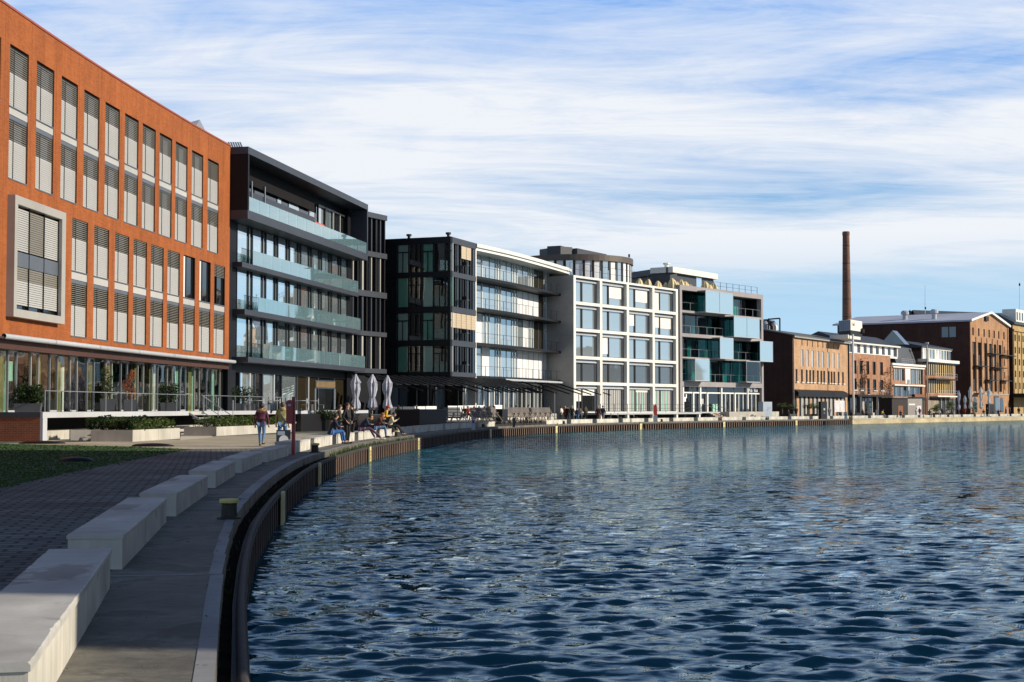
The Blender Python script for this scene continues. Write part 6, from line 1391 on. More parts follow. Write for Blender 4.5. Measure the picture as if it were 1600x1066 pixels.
# cafe tables and chairs, and dark plant tubs, in front of the anthracite office
tb = thing('cafe_table', '', 'table', (0, 0, 0), 0, 'cafe tables on the terrace', world=False); m = M(); m.lathe((0, 0, 0), [(.38, .71), (.4, .72), (.4, .745), (.38, .75)], LGREY, 16); m.build('tabletop', tb, base=(0, 0, 0)); m = M(); m.lathe((0, 0, 0), [(.24, 0), (.24, .02), (.03, .04), (.03, .71)], BLACK, 10); m.build('pedestal', tb, base=(0, 0, 0))
ch = thing('cafe_chair', '', 'chair', (0, 0, 0), 0, 'cafe chairs on the terrace', world=False); m = M(); m.box(ID, -.21, .21, -.21, .21, .43, .46, GREYM); m.build('seat', ch, base=(0, 0, 0)); m = M()
for k in range(3): m.box(ID, -.21, .21, -.23, -.2, .58+k*.11, .66+k*.11, LGREY)
m.build('backrest', ch, base=(0, 0, 0))
for sx, sy in ((-1, -1), (1, -1), (-1, 1), (1, 1)): m = M(); m.bar((sx*.19, sy*.19, 0), (sx*.19, sy*.19-(0 if sy < 0 else 0), .43 if sy < 0 else .9), .014, LGREY, 5); m.build('leg', ch, base=(0, 0, 0))
TS = [(402, 104), (428, 107), (470, 106), (488, 109), (636, 122), (672, 128), (903, 166), (960, 172), (985, 174)]
cn_ = 0
for i, (px, d) in enumerate(TS):
    x, y, _ = at_d(px, 645, d); z = DK if px < 500 else 0; lb = 'small round cafe table on the terrace, %s from the left' % ORD[i]
    if i == 0: tb.location = (x, y, z); tb['label'] = lb
    else: dup(tb, (x, y, z), 0, lb)
    for s in (-1, 1):
        lb = 'grey metal cafe chair at the %s small round table from the left, %s side' % (ORD[i], 'left' if s < 0 else 'right'); q = (x+s*.62, y+.15*s, z)
        if cn_ == 0: ch.location = q; ch.rotation_euler = (0, 0, s*math.pi/2); ch['label'] = lb
        else: dup(ch, q, s*math.pi/2+.2*math.sin(i*3), lb)
        cn_ += 1
x, y, _ = at_d(507, 668, 98); t = thing('big_dark_shrub', 'wide dark shrub in a black tub behind the seated man on the first lit bench', 'plant', (x, y, 0)); m = M(); m.lathe((x, y, 0), [(.55, 0), (.62, .75), (.56, .76), (.54, .68)], BLACK, 14); m.build('tub', t); rg = random.Random(2); m = M()
for k in range(8): leaves(m, (x+rg.uniform(-.55, .55), y+rg.uniform(-.4, .4), 1.15+rg.uniform(-.2, .4)), (.45, .4, .35), 220, .075, LEAF_D, rg)
m.build('foliage', t)
f = Fac([at_d(470, 668, 95)[:2], at_d(560, 668, 102)[:2]]); t = thing('dark_terrace_screen', 'low black screen wall at the front of the cafe terrace behind the seated people', 'screen', (*f.P[0], 0)); m = M(); m.box(f, 0, f.len, -.3, 0, 0, 1.15, BLACK); m.build('panel', t)
f = Fac([at_d(560, 668, 104)[:2], at_d(650, 660, 120)[:2]]); t = thing('dark_cafe_counter', 'low dark counter of the cafe terrace behind the closed grey parasols', 'counter', (*f.P[0], 0)); m = M(); m.box(f, 0, f.len, -1.2, 0, 0, 1.0, DKWOOD); m.build('body', t); m = M(); m.box(f, 0, f.len, -1.25, .05, 1.0, 1.05, PLANTER); m.build('top', t)
# things by the mauve and brick buildings
f = Fac([at_d(1192.5, 650, 215)[:2], at_d(1206.5, 650, 217)[:2]]); t = thing('electrical_cabinet', 'tall silver electrical cabinet at the corner of the mauve office', 'cabinet', (*f.P[0], 0)); m = M(); m.box(f, 0, f.len, -.8, 0, 0.05, EYE+ray(1200, 628)[1]*216, SILVER); m.build('body', t); m = M(); m.box(f, f.len*.45, f.len*.8, .0, .02, 1.5, 1.56, SIGNB); m.box(f, f.len*.4, f.len*.6, .0, .02, 1.2, 1.26, SIGNB); m.build('marking', t)
f = Fac([at_d(1283, 652, 205)[:2], at_d(1292.5, 652, 206.5)[:2]]); t = thing('black_info_pillar', 'black information pillar on the quay before the black awning', 'sign', (*f.P[0], 0)); m = M(); m.box(f, 0, f.len, -.4, 0, 0, EYE+ray(1288, 627.5)[1]*205, BLACK); m.build('body', t); m = M(); m.box(f, f.len*.4, f.len*.65, 0, .02, 1.2, 1.5, SILLW); m.box(f, f.len*.4, f.len*.65, 0, .02, .7, .95, SILLD); m.build('plate', t)
f = Fac([at_d(1304, 645, 228)[:2], at_d(1320, 645, 231)[:2]]); t = thing('graffiti_banner', 'white and pink graffiti banner on a frame under the black awning', 'banner', (*f.P[0], 0)); m = M(); m.box(f, 0, f.len, -.06, 0, .9, EYE+ray(1312, 626)[1]*229, GRAFF); m.build('cloth', t); m = M(); m.box(f, 0, .08, -.1, -.06, 0, 2.6, GREYM); m.box(f, f.len-.08, f.len, -.1, -.06, 0, 2.6, GREYM); m.build('frame', t)
f = Fac([at_d(1394, 650, 243)[:2], at_d(1418, 650, 247)[:2]]); zt_ = EYE+ray(1405, 623)[1]*245; t = thing('brown_kiosk', 'dark brown timber kiosk with a reddish door on the quay', 'kiosk', (*f.P[0], 0)); m = M(); m.box(f, 0, f.len, -2.4, 0, 0, zt_, DKWOOD); m.build('wall', t); m = M(); m.box(f, -.1, f.len+.1, -2.5, .15, zt_, zt_+.12, BLACK); m.build('roof', t); m = M(); m.box(f, f.len*.38, f.len*.7, 0, .03, .05, 1.9, WOODR); m.build('door', t)
f = Fac([at_d(1418.6, 650, 247)[:2], at_d(1441, 650, 251)[:2]]); t = thing('grey_container', 'grey container with pink graffiti beside the brown kiosk', 'container', (*f.P[0], 0)); m = M(); m.box(f, 0, f.len, -2.4, 0, .02, zt_, mat('container_grey', (.28, .25, .23), .7, .12, 2, lines=[((.56, .83), .4, .06, .7)])); m.build('body', t); m = M(); m.box(f, f.len*.62, f.len*.92, .0, .015, .3, 1.9, GRAFF); m.box(f, f.len*.08, f.len*.5, 0, .015, 2.0, 2.25, WPANEL); m.build('graffiti', t)
f = Fac([at_d(1547, 640, 270)[:2], at_d(1553, 640, 271)[:2]]); t = thing('black_stand', 'tall black stand on the quay under the white parasol', 'stand', (*f.P[0], 0)); m = M(); m.box(f, -.5, f.len, -.6, 0, 0, 2.2, BLACK); m.build('body', t); m = M(); m.box(f, -.55, f.len+.05, -.65, .05, 2.2, 2.28, PLANTER); m.build('top', t)
# potted palms
def palm(px, d, h, lab, seed):
    x, y, _ = at_d(px, 648, d); t = thing('potted_palm', lab, 'palm', (x, y, 0), 0, 'potted palms by the brick block'); rg = random.Random(seed); m = M(); m.box(Fac([(x-.4, y), (x+.4, y)]), 0, .8, -.4, .4, 0, .65, (WOODC, BLACK, PALE)[seed % 3]); m.build('tub', t)
    m = M(); m.smooth = True; m.tube([(x, y, .6), (x+.03, y, h*.6), (x+rg.uniform(-.08, .08), y, h)], .11, BARK, 8); m.build('trunk', t); m = M()
    for k in range(26):
        a = rg.uniform(0, 6.28); up = rg.uniform(-.3, .9); L_ = rg.uniform(.6, .95); p0 = Vector((x, y, h)); p1 = p0+Vector((math.cos(a)*L_*.55, math.sin(a)*L_*.55, up*.5)); 
        m.bar(p0, p1, .012, LEAF_P, 3)
        for j in range(13):
            b = a+(j-6)*.21; dl = rg.uniform(.4, .55); tip = p1+Vector((math.cos(b)*dl, math.sin(b)*dl, up*.25-.18-abs(j-6)*.015)); s = Vector((-math.sin(b), math.cos(b), 0))*.028; m.poly([p1, p1+(tip-p1)*.5+s, tip, p1+(tip-p1)*.5-s], LEAF_P)
    m.build('crown', t)
for i, (px, d, h, lb) in enumerate(((1222, 212, 1.9, 'bushy potted palm by the dark side wall of the brick block'), (1239, 214, 1.75, 'potted palm at the corner of the brick block'), (1262, 211, 1.85, 'taller potted palm under the left part of the black awning'), (1272, 215, 1.8, 'second potted palm under the black awning'), (1284, 217, 1.7, 'potted palm beside the black information pillar'))): palm(px, d, h, lb, i+1)
# planters and bushes by the yellow house
for i, (px, d, lb) in enumerate(((1462, 275, 'small green bush in front of the yellow slatted house'), (1486, 278, 'larger olive bush at the corner of the yellow slatted house'), (1520, 283, 'small conifer before the gabled warehouse'))):
    x, y, _ = at_d(px, 645, d); t = thing('potted_bush', lb, 'bush', (x, y, 0)); m = M(); m.lathe((x, y, 0), [(.5, 0), (.6, .6), (.5, .6)], WOODR if i == 2 else PLANTER, 10); m.build('tub', t); rg = random.Random(i); m = M()
    for k in range(6): leaves(m, (x+rg.uniform(-.5, .5), y+rg.uniform(-.4, .4), 1.0+k*.25*(1.3 if i else .7)), (.6, .5, .4), 90, .14, LEAF_P if i < 2 else LEAF_H, rg)
    m.build('foliage', t)
# ================================================================== people
SKIN = mat('skin', (.52, .30, .21), .6, .08, 6)
def cloth(n, c, v=.15): return mat(n, c, .85, v, 9, big=.08, bigsc=2)
CL = {k: cloth('cloth_'+k, c) for k, c in dict(maroon=(.085, .018, .04), jeans=(.10, .19, .34), khaki=(.30, .26, .09), black=(.010, .010, .012), darkblue=(.016, .022, .045), navy=(.02, .03, .07), blue=(.03, .12, .34), brown=(.09, .035, .03), yellow=(.62, .36, .02), white=(.66, .62, .54), pink=(.30, .04, .09), olive=(.07, .065, .03), grey=(.16, .17, .19), tan=(.36, .26, .15), red=(.40, .03, .02), plum=(.07, .035, .07), palegrey=(.42, .43, .47), teal=(.03, .10, .12), cream=(.60, .52, .38), charcoal=(.03, .03, .035)).items()}
HR = {'dark': mat('hair_dark', (.018, .012, .009), .6, .3, 12), 'brown': mat('hair_brown', (.07, .035, .018), .6, .3, 12), 'ginger': mat('hair_ginger', (.26, .09, .025), .6, .3, 12), 'grey': mat('hair_grey', (.35, .34, .33), .6, .2, 12), 'fur': mat('hood_fur', (.30, .17, .07), .9, .35, 14)}
SHOE = mat('shoe_black', (.012, .012, .013), .5, .1, 5); SHOEW = mat('shoe_white', (.7, .68, .64), .6, .05, 5); EYEM = mat('eye_dark', (.02, .015, .012), .3, .05, 5)
def skin(name, verts, edges, parent, mt, sub=1, root=0):
    me = bpy.data.meshes.new(name); me.from_pydata([v[:3] for v in verts], edges, []); o = bpy.data.objects.new(name, me); COL.objects.link(o)
    md = o.modifiers.new('skin', 'SKIN'); md.use_smooth_shade = True
    if not me.skin_vertices: return o
    for i, v in enumerate(verts):
        d = me.skin_vertices[0].data[i]; d.radius = (v[3], v[4] if len(v) > 4 else v[3]); d.use_root = (i == root)
    sd = o.modifiers.new('sub', 'SUBSURF'); sd.levels = sub; sd.render_levels = sub
    dg = bpy.context.evaluated_depsgraph_get(); m2 = bpy.data.meshes.new_from_object(o.evaluated_get(dg)); bpy.data.objects.remove(o); bpy.data.meshes.remove(me)
    m2.name = name; m2.materials.clear(); m2.materials.append(mt); m2.polygons.foreach_set('use_smooth', [True]*len(m2.polygons))
    o = bpy.data.objects.new(name, m2); COL.objects.link(o); o.parent = parent; return o
def pose(kind, **k):
    J = {}
    V = lambda *a: Vector(a)
    if kind == 'stand':
        st = k.get('stride', 0); ln = k.get('lean', 0)
        J['pel'] = V(0, 0, .93); J['spi'] = V(0, ln*.4, 1.10); J['che'] = V(0, ln*.8, 1.29); J['nek'] = V(0, ln+.0, 1.45); J['hed'] = V(0, ln*1.2+.03, 1.60)
        for s, x in (('l', -1), ('r', 1)):
            f = st*(1 if s == 'l' else -1)
            J[s+'hip'] = V(x*.10, 0, .88); J[s+'kne'] = V(x*.105, .04+f*.14, .49); J[s+'ank'] = V(x*.105, f*.30-(.06 if f < 0 else 0), .09+(.06 if f < 0 else 0)); J[s+'toe'] = J[s+'ank']+V(x*.02, .15, -.05)
            J[s+'sho'] = V(x*.185, ln*.9, 1.40); a = k.get('arms', 'down')
            if a == 'down': J[s+'elb'] = V(x*.245, ln*.5-.03-f*.1, 1.13); J[s+'wri'] = V(x*.25, ln*.5+.05-f*.18, .88)
            elif a == 'pocket': J[s+'elb'] = V(x*.27, -.07+ln*.5, 1.13); J[s+'wri'] = V(x*.19, .08+ln*.3, .95)
            else: J[s+'elb'] = V(x*.24, .02+ln*.5, 1.13); J[s+'wri'] = V(x*.06, .24+ln, 1.18)
    else:
        ln = k.get('lean', .1); h = k.get('h', .42); ft = k.get('feet', .05); b = h+.10
        J['pel'] = V(0, 0, b); J['spi'] = V(0, ln*.35, b+.19); J['che'] = V(0, ln*.75, b+.38); J['nek'] = V(0, ln*1.1+.02, b+.53-abs(ln)*.12); J['hed'] = V(0, ln*1.3+.07, b+.67-abs(ln)*.2)
        for s, x in (('l', -1), ('r', 1)):
            fx = ft if s == 'l' else k.get('feet2', ft)
            J[s+'hip'] = V(x*.10, .03, b-.02); J[s+'kne'] = V(x*.13, .45, b+.0+.04); J[s+'ank'] = V(x*.12, .45+fx, k.get('gz', .0)+.09+(0 if fx < .25 else .0)); J[s+'toe'] = J[s+'ank']+V(x*.02, .15, -.04)
            J[s+'sho'] = V(x*.18, ln*.85, b+.48-abs(ln)*.1); J[s+'elb'] = V(x*.24, ln*.8+.08, b+.24); J[s+'wri'] = V(x*.08, ln*.6+.32, b+.22 if k.get('arms') != 'phone' else b+.36)
    return J
def person(lab, loc, rz, J, jacket, trousers, hair='dark', shoe=None, sc=1.0, extras=(), fingers=True, group=None, coat=0.0):
    t = thing('person', lab, 'person', loc, rz, group, world=False); t.scale = (sc, sc, sc)
    vs, es, ix = [], [], {}
    def add(n, p, r, r2=None, to=None):
        ix[n] = len(vs); vs.append((p[0], p[1], p[2], r, r2 or r))
        if to: es.append((ix[to], ix[n]))
    add('pel', J['pel'], .14, .105); add('spi', J['spi'], .13, .10, 'pel'); add('che', J['che'], .15, .105, 'spi'); add('nek', J['nek'], .055, None, 'che'); h = J['hed']
    add('jaw', h+Vector((0, .0, -.06)), .066, .075, 'nek'); add('hed', h+Vector((0, 0, .01)), .078, .092, 'jaw'); add('top', h+Vector((0, -.005, .085)), .055, .065, 'hed')
    add('nos', h+Vector((0, .115, -.02)), .013, None, 'hed'); add('ear', h+Vector((.088, -.01, -.01)), .016, None, 'hed'); add('ear2', h+Vector((-.088, -.01, -.01)), .016, None, 'hed')
    for s in 'lr':
        add(s+'sho', J[s+'sho'], .058, None, 'che'); add(s+'elb', J[s+'elb'], .042, None, s+'sho'); add(s+'wri', J[s+'wri'], .027, None, s+'elb')
        d = (J[s+'wri']-J[s+'elb']).normalized(); sd = Vector((1, 0, 0)) if abs(d.x) < .8 else Vector((0, 1, 0)); sd = (sd-d*sd.dot(d)).normalized(); nn = d.cross(sd); pal = J[s+'wri']+d*.06; add(s+'pal', pal, .030, .018, s+'wri')
        if fingers:
            for q, (o_, l_) in enumerate(((-.030, .062), (-.010, .074), (.011, .070), (.030, .055))):
                a = pal+d*.035+sd*o_; b = a+d*l_*.5-nn*.008; c = b+d*l_*.4-nn*.022; add(s+'f%da' % q, a, .0092, None, s+'pal'); add(s+'f%db' % q, b, .0085, None, s+'f%da' % q); add(s+'f%dc' % q, c, .0075, None, s+'f%db' % q)
            a = J[s+'wri']+d*.04-sd*.042; b = a+d*.035-sd*.012-nn*.012; add(s+'tha', a, .0105, None, s+'wri'); add(s+'thb', b, .009, None, s+'tha')
        add(s+'hip', J[s+'hip'], .088, None, 'pel'); add(s+'kne', J[s+'kne'], .056, None, s+'hip'); add(s+'ank', J[s+'ank'], .038, None, s+'kne'); add(s+'toe', J[s+'toe'], .032, None, s+'ank')
    skin('body', vs, es, t, SKIN)
    b0 = J['pel']-(J['spi']-J['pel']).normalized()*(.10+coat) if J['lkne'].z < .7*J['pel'].z or True else J['pel']
    sit = J['lkne'].z > J['pel'].z-.12
    vs, es, ix = [], [], {}
    if sit: b0 = J['pel']-Vector((0, .02, .045))
    add('hem', b0, .165, .125); add('pel', J['pel']+Vector((0, 0, .03)), .165, .13, 'hem'); add('spi', J['spi'], .155, .125, 'pel'); add('che', J['che'], .175, .13, 'spi'); add('nek', J['nek']+Vector((0, 0, .02)), .075, .075, 'che')
    for s in 'lr':
        add(s+'sho', J[s+'sho'], .078, None, 'che'); add(s+'elb', J[s+'elb'], .060, None, s+'sho'); add(s+'wri', J[s+'elb'].lerp(J[s+'wri'], .93), .045, None, s+'elb')
    skin('jacket', vs, es, t, jacket, root=1)
    vs, es, ix = [], [], {}
    add('pel', J['pel'], .150, .118)
    for s in 'lr': add(s+'hip', J[s+'hip'], .100, None, 'pel'); add(s+'mid', J[s+'hip'].lerp(J[s+'kne'], .5), .088, None, s+'hip'); add(s+'kne', J[s+'kne'], .068, None, s+'mid'); add(s+'ank', J[s+'kne'].lerp(J[s+'ank'], .96), .054, None, s+'kne')
    skin('trousers', vs, es, t, trousers)
    for s in 'lr':
        a, b = J[s+'ank'], J[s+'toe']; skin('shoe', [(a.x, a.y-.05, a.z-.04, .048, .046), (b.x, b.y, b.z+.005, .05, .038), (b.x, b.y+.06, b.z, .036, .028)], [(0, 1), (1, 2)], t, shoe or SHOE)
    if hair:
        m = M(); m.smooth = True; pr = [(.10*math.sin(math.pi*i/8), -.115*math.cos(math.pi*i/8)) for i in range(1, 8)]; m.lathe((h.x, h.y-.028, h.z+.042), pr, HR.get(hair, HR['dark']), 14, sx=.98, sy=1.06); m.build('hair', t, base=(0, 0, 0))
    m = M(); 
    for x in (-.033, .033): m.lathe((h.x+x, h.y+.088, h.z+.008), [(.004, -.012), (.013, -.006), (.013, .006), (.004, .012)], EYEM, 8)
    m.build('eye', t, base=(0, 0, 0))
    for e in extras:
        m = M(); m.smooth = True
        if e == 'fur_hood':
            m.tube([(h.x+.15*math.cos(a), h.y-.03+.10*math.sin(a)-.02, h.z-.135+.03*math.sin(a)) for a in np.linspace(0, 2*math.pi, 15)], .062, HR['fur'], 8); m.build('hood_trim', t, base=(0, 0, 0))
        elif e == 'hood': m.lathe((h.x, h.y-.08, h.z-.12), [(.03, -.10), (.12, -.06), (.135, .0), (.10, .06), (.03, .07)], jacket, 12, sy=.8); m.build('hood', t, base=(0, 0, 0))
        elif e == 'hood_up': m.lathe((h.x, h.y-.02, h.z+.02), [(.08, -.17), (.128, -.08), (.132, .03), (.10, .11), (.03, .135)], jacket, 12); m.build('hood', t, base=(0, 0, 0))
        elif e == 'red_cap': m.lathe((h.x, h.y, h.z+.03), [(.115, -.01), (.118, .03), (.10, .09), (.03, .115)], CL['red'], 12); m.box(ID, h.x-.08, h.x+.08, -h.y-.19, -h.y-.09, h.z+.02, h.z+.035, CL['red']); m.build('cap', t, base=(0, 0, 0))
        elif e == 'long_hair': m.lathe((h.x, h.y-.06, h.z-.1), [(.03, -.16), (.095, -.1), (.105, .05), (.09, .12)], HR.get(hair, HR['dark']), 12); m.build('long_hair', t, base=(0, 0, 0))
        elif e == 'strap': a, b = J['lsho']+Vector((.05, -.13, .04)), J['pel']+Vector((.15, -.12, .06)); m.bar(a, b, .018, CL['grey'], 5); m.build('bag_strap', t, base=(0, 0, 0))
        elif e == 'bag': q = J['rwri']; m.box(ID, q.x-.10, q.x+.10, -q.y-.16, -q.y+.0, q.z-.42, q.z-.1, CL['charcoal']); m.bar((q.x, q.y, q.z-.1), (q.x, q.y, q.z-.02), .012, CL['charcoal'], 5); m.build('bag', t, base=(0, 0, 0))
        elif e == 'skirt': m.lathe((0, .1, J['pel'].z-.32), [(.26, 0), (.24, .16), (.19, .34)], trousers, 14, sy=1.15); m.build('skirt', t, base=(0, 0, 0))
        elif e == 'shirt': m.box(ID, -.05, .05, -J['che'].y-.15, -J['che'].y-.10, J['pel'].z+.08, J['nek'].z-.06, CL['cream']); m.build('shirt', t, base=(0, 0, 0))
    return t
def gp(px, py): x, y = on_z(px, py); return (x, y, 0)
away = 0.0
hs_ = 1.70/1.70
person('woman in maroon jacket with furry hood and blue jeans walking away on the promenade', gp(408.5, 697), R(-5), pose('stand', stride=.55), CL['maroon'], CL['jeans'], 'dark', None, .985, ('fur_hood',))
person('man in a khaki jacket with a shoulder strap, walking away behind the advertising board', gp(441, 698), R(4), pose('stand', stride=-.45), CL['khaki'], CL['jeans'], 'brown', None, 1.01, ('hood', 'strap'))
QA = lambda px, py, v: (Q.ang(Q.u_at(px, py, v, q_y(16), Q.len)))
def seat(px, py, lab, J, jk, tr, hair='dark', v=-1.38, h=.40, turn=0, shoe=None, sc=1.0, extras=(), group='people sitting on the benches'):
    u = Q.u_at(px, py, v, q_y(16), Q.len); x, y = Q.pos(u, v); return person(lab, (x, y, 0), Q.ang(u)-math.pi/2-math.pi/2+turn, J, jk, tr, hair, shoe, sc, extras, group=group)
seat(518.5, 690, 'man in dark jacket and bright blue jeans on the bench before the big dark shrub', pose('sit', lean=.10, feet=.08), CL['darkblue'], CL['blue'], 'dark', turn=.5, extras=('shirt',))
person('man in black standing in the middle of the dark group on the quay', gp(542, 693.5), R(-110), pose('stand', arms='pocket'), CL['black'], CL['black'], 'dark', None, 1.015)
person('person in dark olive clothes standing just left of the man in black on the quay', gp(530, 691.0), R(-80), pose('stand', arms='front'), CL['olive'], CL['darkblue'], 'dark', None, .97)
person('person in a black coat standing just right of and behind the man in black', gp(552, 688.5), R(100), pose('stand', arms='down', lean=.06), CL['black'], CL['black'], 'dark', None, 1.0, coat=.1)
seat(563, 688, 'person in dark blue with a furry hood bent forward on the bench, in white shoes', pose('sit', lean=.34, feet=.28, feet2=.55), CL['navy'], CL['plum'], 'dark', turn=.25, shoe=SHOEW, extras=('fur_hood',))
seat(588, 685, 'person in a brown padded jacket with ginger hair hunched on the bench', pose('sit', lean=.22, feet=.05), CL['brown'], CL['jeans'], 'ginger', turn=.2, extras=('long_hair',))
person('person in a yellow jacket and red cap bending over the bench', (*on_z(598, 682.5), 0), R(-75), pose('stand', lean=.22, arms='front'), CL['yellow'], CL['darkblue'], 'ginger', None, .95, ('red_cap',))
seat(609, 683, 'woman in black skirt and cream sleeves sitting on the bench with legs stretched out', pose('sit', lean=.14, feet=.35, feet2=.25, arms='phone'), CL['cream'], CL['black'], 'dark', turn=.1, extras=('skirt', 'long_hair'))
person('person in dark clothes standing by the dark timber screen beside a child in pink', gp(651, 667.3), R(170), pose('stand'), CL['black'], CL['black'], 'grey', None, 1.01, coat=.08)
person('small child in a pink suit beside the standing adult in dark clothes', gp(664.5, 667), R(150), pose('stand', stride=.2), CL['pink'], CL['pink'], 'dark', None, .66, ('hood_up',))
person('person in an olive hooded parka standing behind the bench sitters near the right grey parasol', gp(622, 670.5), R(20), pose('stand', arms='front'), CL['olive'], CL['darkblue'], 'dark', None, 1.0, ('hood',))
person('man in navy standing on the quay before the sunlit loungers', gp(806, 658.7), R(20), pose('stand', arms='pocket'), CL['navy'], CL['navy'], 'dark', None, 1.05)
person('person in a long black coat with a dark bag standing before the loungers', gp(826, 664.5), R(-160), pose('stand'), CL['black'], CL['black'], 'dark', None, 1.05, ('long_hair', 'bag'), coat=.35)
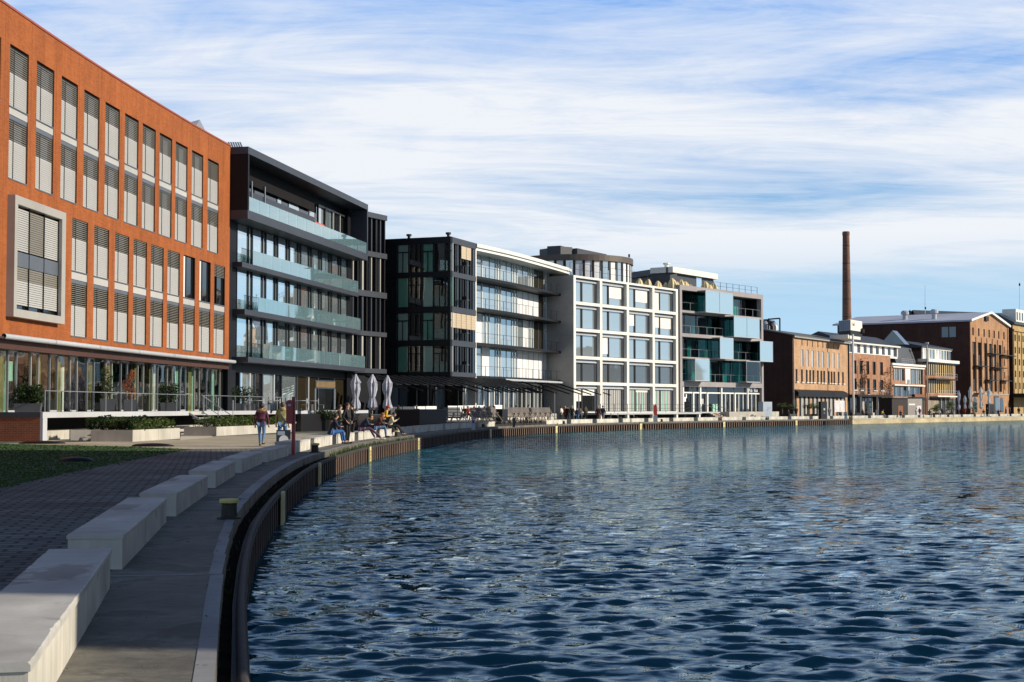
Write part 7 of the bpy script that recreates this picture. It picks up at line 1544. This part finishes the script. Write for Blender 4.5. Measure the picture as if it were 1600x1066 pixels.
# prototypes for the small figures further off: standing, walking, sitting
PJ, PT, PHm = cloth('jacket_proto', (.1, .1, .1)), cloth('trousers_proto', (.1, .1, .1)), mat('hair_proto', (.02, .015, .01), .6, .2, 10)
HR['proto'] = PHm
def swap(jk, tr, hr='dark'): return {'cloth_'+'x': None, PJ.name: CL[jk], PT.name: CL[tr], PHm.name: HR[hr]}
pro = {'stand': person('', (0, 0, 0), 0, pose('stand', arms='pocket'), PJ, PT, 'proto', fingers=False), 'walk': person('', (0, 0, 0), 0, pose('stand', stride=.6), PJ, PT, 'proto', fingers=False), 'sit': person('', (0, 0, 0), 0, pose('sit', lean=.15, feet=.08), PJ, PT, 'proto', fingers=False), 'sitlow': person('', (0, 0, 0), 0, pose('sit', lean=.12, feet=.2), PJ, PT, 'proto', fingers=False)}
far = [  # px, foot y or None, depth, z, kind, facing deg, jacket, trousers, hair, scale, label
 (877, 659.5, 0, 0, 'stand', 60, 'white', 'charcoal', 'brown', 1., 'person in white among the crowd at the end of the pergola, leftmost of it'),
 (883, 658.8, 0, 0, 'stand', -60, 'red', 'black', 'grey', 1., 'person in dark red with grey hair in the crowd at the end of the pergola'),
 (887, 660.0, 0, 0, 'stand', 150, 'black', 'black', 'dark', 1., 'person in black standing on the quay before the end wall of the balcony office'),
 (894, 659.3, 0, 0, 'walk', -20, 'charcoal', 'black', 'grey', 1.02, 'grey-haired man in black walking past the white grid office corner'),
 (902, 660.8, 0, 0, 'walk', 170, 'navy', 'jeans', 'brown', .9, 'shorter person in navy and jeans walking at the corner of the white grid office'),
 (907, 660.3, 0, 0, 'walk', 175, 'grey', 'charcoal', 'ginger', .86, 'small person in grey beside the one in navy and jeans'),
 (934.5, 656.0, 0, 0, 'walk', -35, 'brown', 'brown', 'grey', 1.02, 'person in a reddish brown coat walking in front of the white grid office'),
 (942, 656.0, 0, 0, 'walk', -35, 'navy', 'grey', 'dark', 1.03, 'person in navy walking beside the one in reddish brown'),
 (948, 655.4, 0, 0, 'stand', 120, 'charcoal', 'charcoal', 'dark', .95, 'person in charcoal just behind the walking pair before the white grid office'),
 (1029, 655.0, 0, 0, 'stand', 100, 'black', 'charcoal', 'dark', .97, 'person in black right beside the bright red life-ring box'),
 (1037, 655.0, 0, 0, 'stand', -60, 'black', 'teal', 'brown', 1., 'person in black and teal standing second right of the red life-ring box'),
 (1046, 655.0, 0, 0, 'stand', 200, 'charcoal', 'black', 'dark', .97, 'person in charcoal standing third right of the red life-ring box'),
 (1019, 655.5, 0, 0, 'sit', 150, 'navy', 'black', 'dark', .95, 'person in navy sitting just left of the red life-ring box'),
 (1083, 654.6, 0, 0, 'sitlow', 120, 'palegrey', 'palegrey', 'grey', 1.05, 'person in a pale grey coat sitting by the steps of the mauve office'),
 (1231, 653.2, 0, 0, 'sit', 190, 'black', 'black', 'dark', 1., 'person in black sitting under the palms by the brick block'),
 (1312, 652.6, 0, 0, 'sit', 170, 'black', 'charcoal', 'dark', 1., 'person in black sitting before the graffiti banner'),
 (1353, 653.3, 0, 0, 'sit', 235, 'charcoal', 'darkblue', 'dark', 1., 'person in charcoal sitting on a bench before the balcony of the attic brick house'),
 (1377.5, 653.3, 0, 0, 'sit', 235, 'yellow', 'grey', 'brown', 1., 'person in a yellow jacket sitting on a bench before the attic brick house'),
 (1348, 653.0, 0, 0, 'stand', 200, 'black', 'black', 'dark', .8, 'person in black behind the sitter in charcoal'),
 (1407, 653.0, 0, 0, 'sit', 180, 'charcoal', 'black', 'dark', .9, 'person in charcoal sitting in front of the brown kiosk'),
 (1432, 652.4, 0, 0, 'stand', 10, 'white', 'palegrey', 'brown', .9, 'person in white standing in front of the grey container'),
 (1437, 652.2, 0, 0, 'stand', -20, 'pink', 'jeans', 'brown', .92, 'person in pink standing beside the one in white at the grey container'),
 (1467, 652.6, 0, 0, 'sit', 180, 'white', 'black', 'dark', 1., 'person in white sitting on a bench before the yellow slatted house'),
 (1480, 652.6, 0, 0, 'sit', 180, 'cream', 'charcoal', 'brown', 1., 'person in cream sitting on a bench before the yellow slatted house'),
 (1487, 652.6, 0, 0, 'sit', 180, 'teal', 'black', 'dark', 1., 'person in teal sitting on a bench before the yellow slatted house'),
 (1507, 652.2, 0, 0, 'stand', 160, 'red', 'charcoal', 'ginger', 1., 'person in a red jacket standing before the dark warehouse side wall'),
 (1521, 652.2, 0, 0, 'sit', 180, 'tan', 'olive', 'ginger', 1., 'person in tan crouching on the quay below the white parasols'),
 (1537, 651.8, 0, 0, 'sit', 170, 'olive', 'palegrey', 'dark', 1., 'person in olive sitting beside the black stand'),
 (1543, 651.8, 0, 0, 'stand', 170, 'black', 'black', 'dark', .95, 'person in black standing next to the black stand'),
 (1572, 651.2, 0, 0, 'walk', 60, 'charcoal', 'darkblue', 'dark', 1.03, 'person in charcoal walking below the black canopy at the right edge'),
 (1578, 651.2, 0, 0, 'walk', 60, 'navy', 'black', 'brown', 1., 'person in navy walking below the black canopy at the right edge'),
 (858, 660.5, 0, 0, 'walk', 30, 'charcoal', 'jeans', 'brown', .98, 'person in charcoal and jeans walking past the right end of the sunlit loungers'),
 (915, 658.0, 0, 0, 'stand', 200, 'olive', 'black', 'dark', 1., 'person in olive standing below the left bay of the white grid office'),
 (968, 655.6, 0, 0, 'walk', 150, 'black', 'darkblue', 'dark', 1., 'person in black walking alone below the second bay of the white grid office'),
 (1062, 654.8, 0, 0, 'stand', 90, 'charcoal', 'black', 'brown', 1., 'person in charcoal standing between the red life-ring box and the steps'),
 (1070, 654.6, 0, 0, 'sit', 170, 'black', 'navy', 'dark', 1., 'person in black and navy sitting beside the steps of the mauve office'),
 (1150, 654.0, 0, 0, 'walk', -40, 'tan', 'charcoal', 'grey', 1., 'person in tan walking before the shop front of the mauve office'),
 (1244, 653.2, 0, 0, 'stand', 160, 'maroon', 'black', 'dark', 1., 'person in maroon standing among the potted palms'),
 (1296, 652.8, 0, 0, 'stand', 20, 'grey', 'jeans', 'brown', 1., 'person in grey and jeans standing right of the black information pillar'),
 (1452, 652.4, 0, 0, 'sit', 190, 'black', 'charcoal', 'dark', 1., 'person in black sitting before the drainpipe of the yellow slatted house'),
 (1473, 652.4, 0, 0, 'stand', 30, 'navy', 'black', 'brown', 1., 'person in navy standing behind the bench sitters at the yellow slatted house'),
 (1560, 651.5, 0, 0, 'sit', 170, 'brown', 'black', 'dark', 1., 'person in brown sitting before the arched doors of the gabled warehouse'),
 (1592, 651.0, 0, 0, 'stand', 0, 'black', 'black', 'dark', 1., 'person in black standing at the far right edge of the quay')]
guests = [(727, 141, 'black', 'cream'), (731, 141.6, 'red', 'grey'), (738, 142, 'cream', 'ginger'), (743, 143, 'black', 'grey'), (748, 143.5, 'charcoal', 'dark'), (754, 144.5, 'white', 'brown'), (760, 145.5, 'black', 'ginger'), (765, 146, 'tan', 'brown'), (770, 147, 'tan', 'ginger')]
for i, (px, d, jk, hr) in enumerate(guests):
    far.append((px, None, d, .42, 'sit', 150+40*(i % 3), jk, 'black', hr if hr in HR else 'grey', 1., 'guest in %s sitting at the cafe under the pergola, %s from the left' % (jk, ORD[i])))
used = set()
for (px, py, d, z, kd, fc, jk, tr, hr, sc, lb) in far:
    x, y = on_z(px, py) if py else at_d(px, 640, d)[:2]
    if py and y > 190 and Q.pos(Q.u_at(px, 655, 0, q_y(150), Q.len), -1.7)[1] > y:   # keep everyone on the promenade
        x, y = Q.pos(Q.u_at(px, 655, -1.45, q_y(150), Q.len), -1.45)
    grp = 'guests at the cafe under the pergola' if not py else 'people along the quay'
    if kd not in used:
        used.add(kd); r = pro[kd]; r.location = (x, y, z); r.rotation_euler = (0, 0, R(fc)); r.scale = (sc,)*3; r['label'] = lb; r['group'] = grp
        for c in r.children:
            for sl in c.material_slots:
                k = swap(jk, tr, hr).get(sl.material.name)
                if k: sl.link = 'OBJECT'; sl.material = k
    else: dup(pro[kd], (x, y, z), R(fc), lb, grp, sc, None); r = [o for o in COL.objects if o.get('label') == lb][-1]
    for c in r.children:
        s_ = swap(jk, tr, hr)
        nm = c.name.split('.')[0]
        tgt = {'jacket': CL[jk], 'trousers': CL[tr], 'hair': HR[hr]}.get(nm)
        if tgt:
            c.material_slots[0].link = 'OBJECT'; c.material_slots[0].material = tgt
# tidy up helper properties
for o in COL.objects:
    if o.get('_base') is not None: del o['_base']
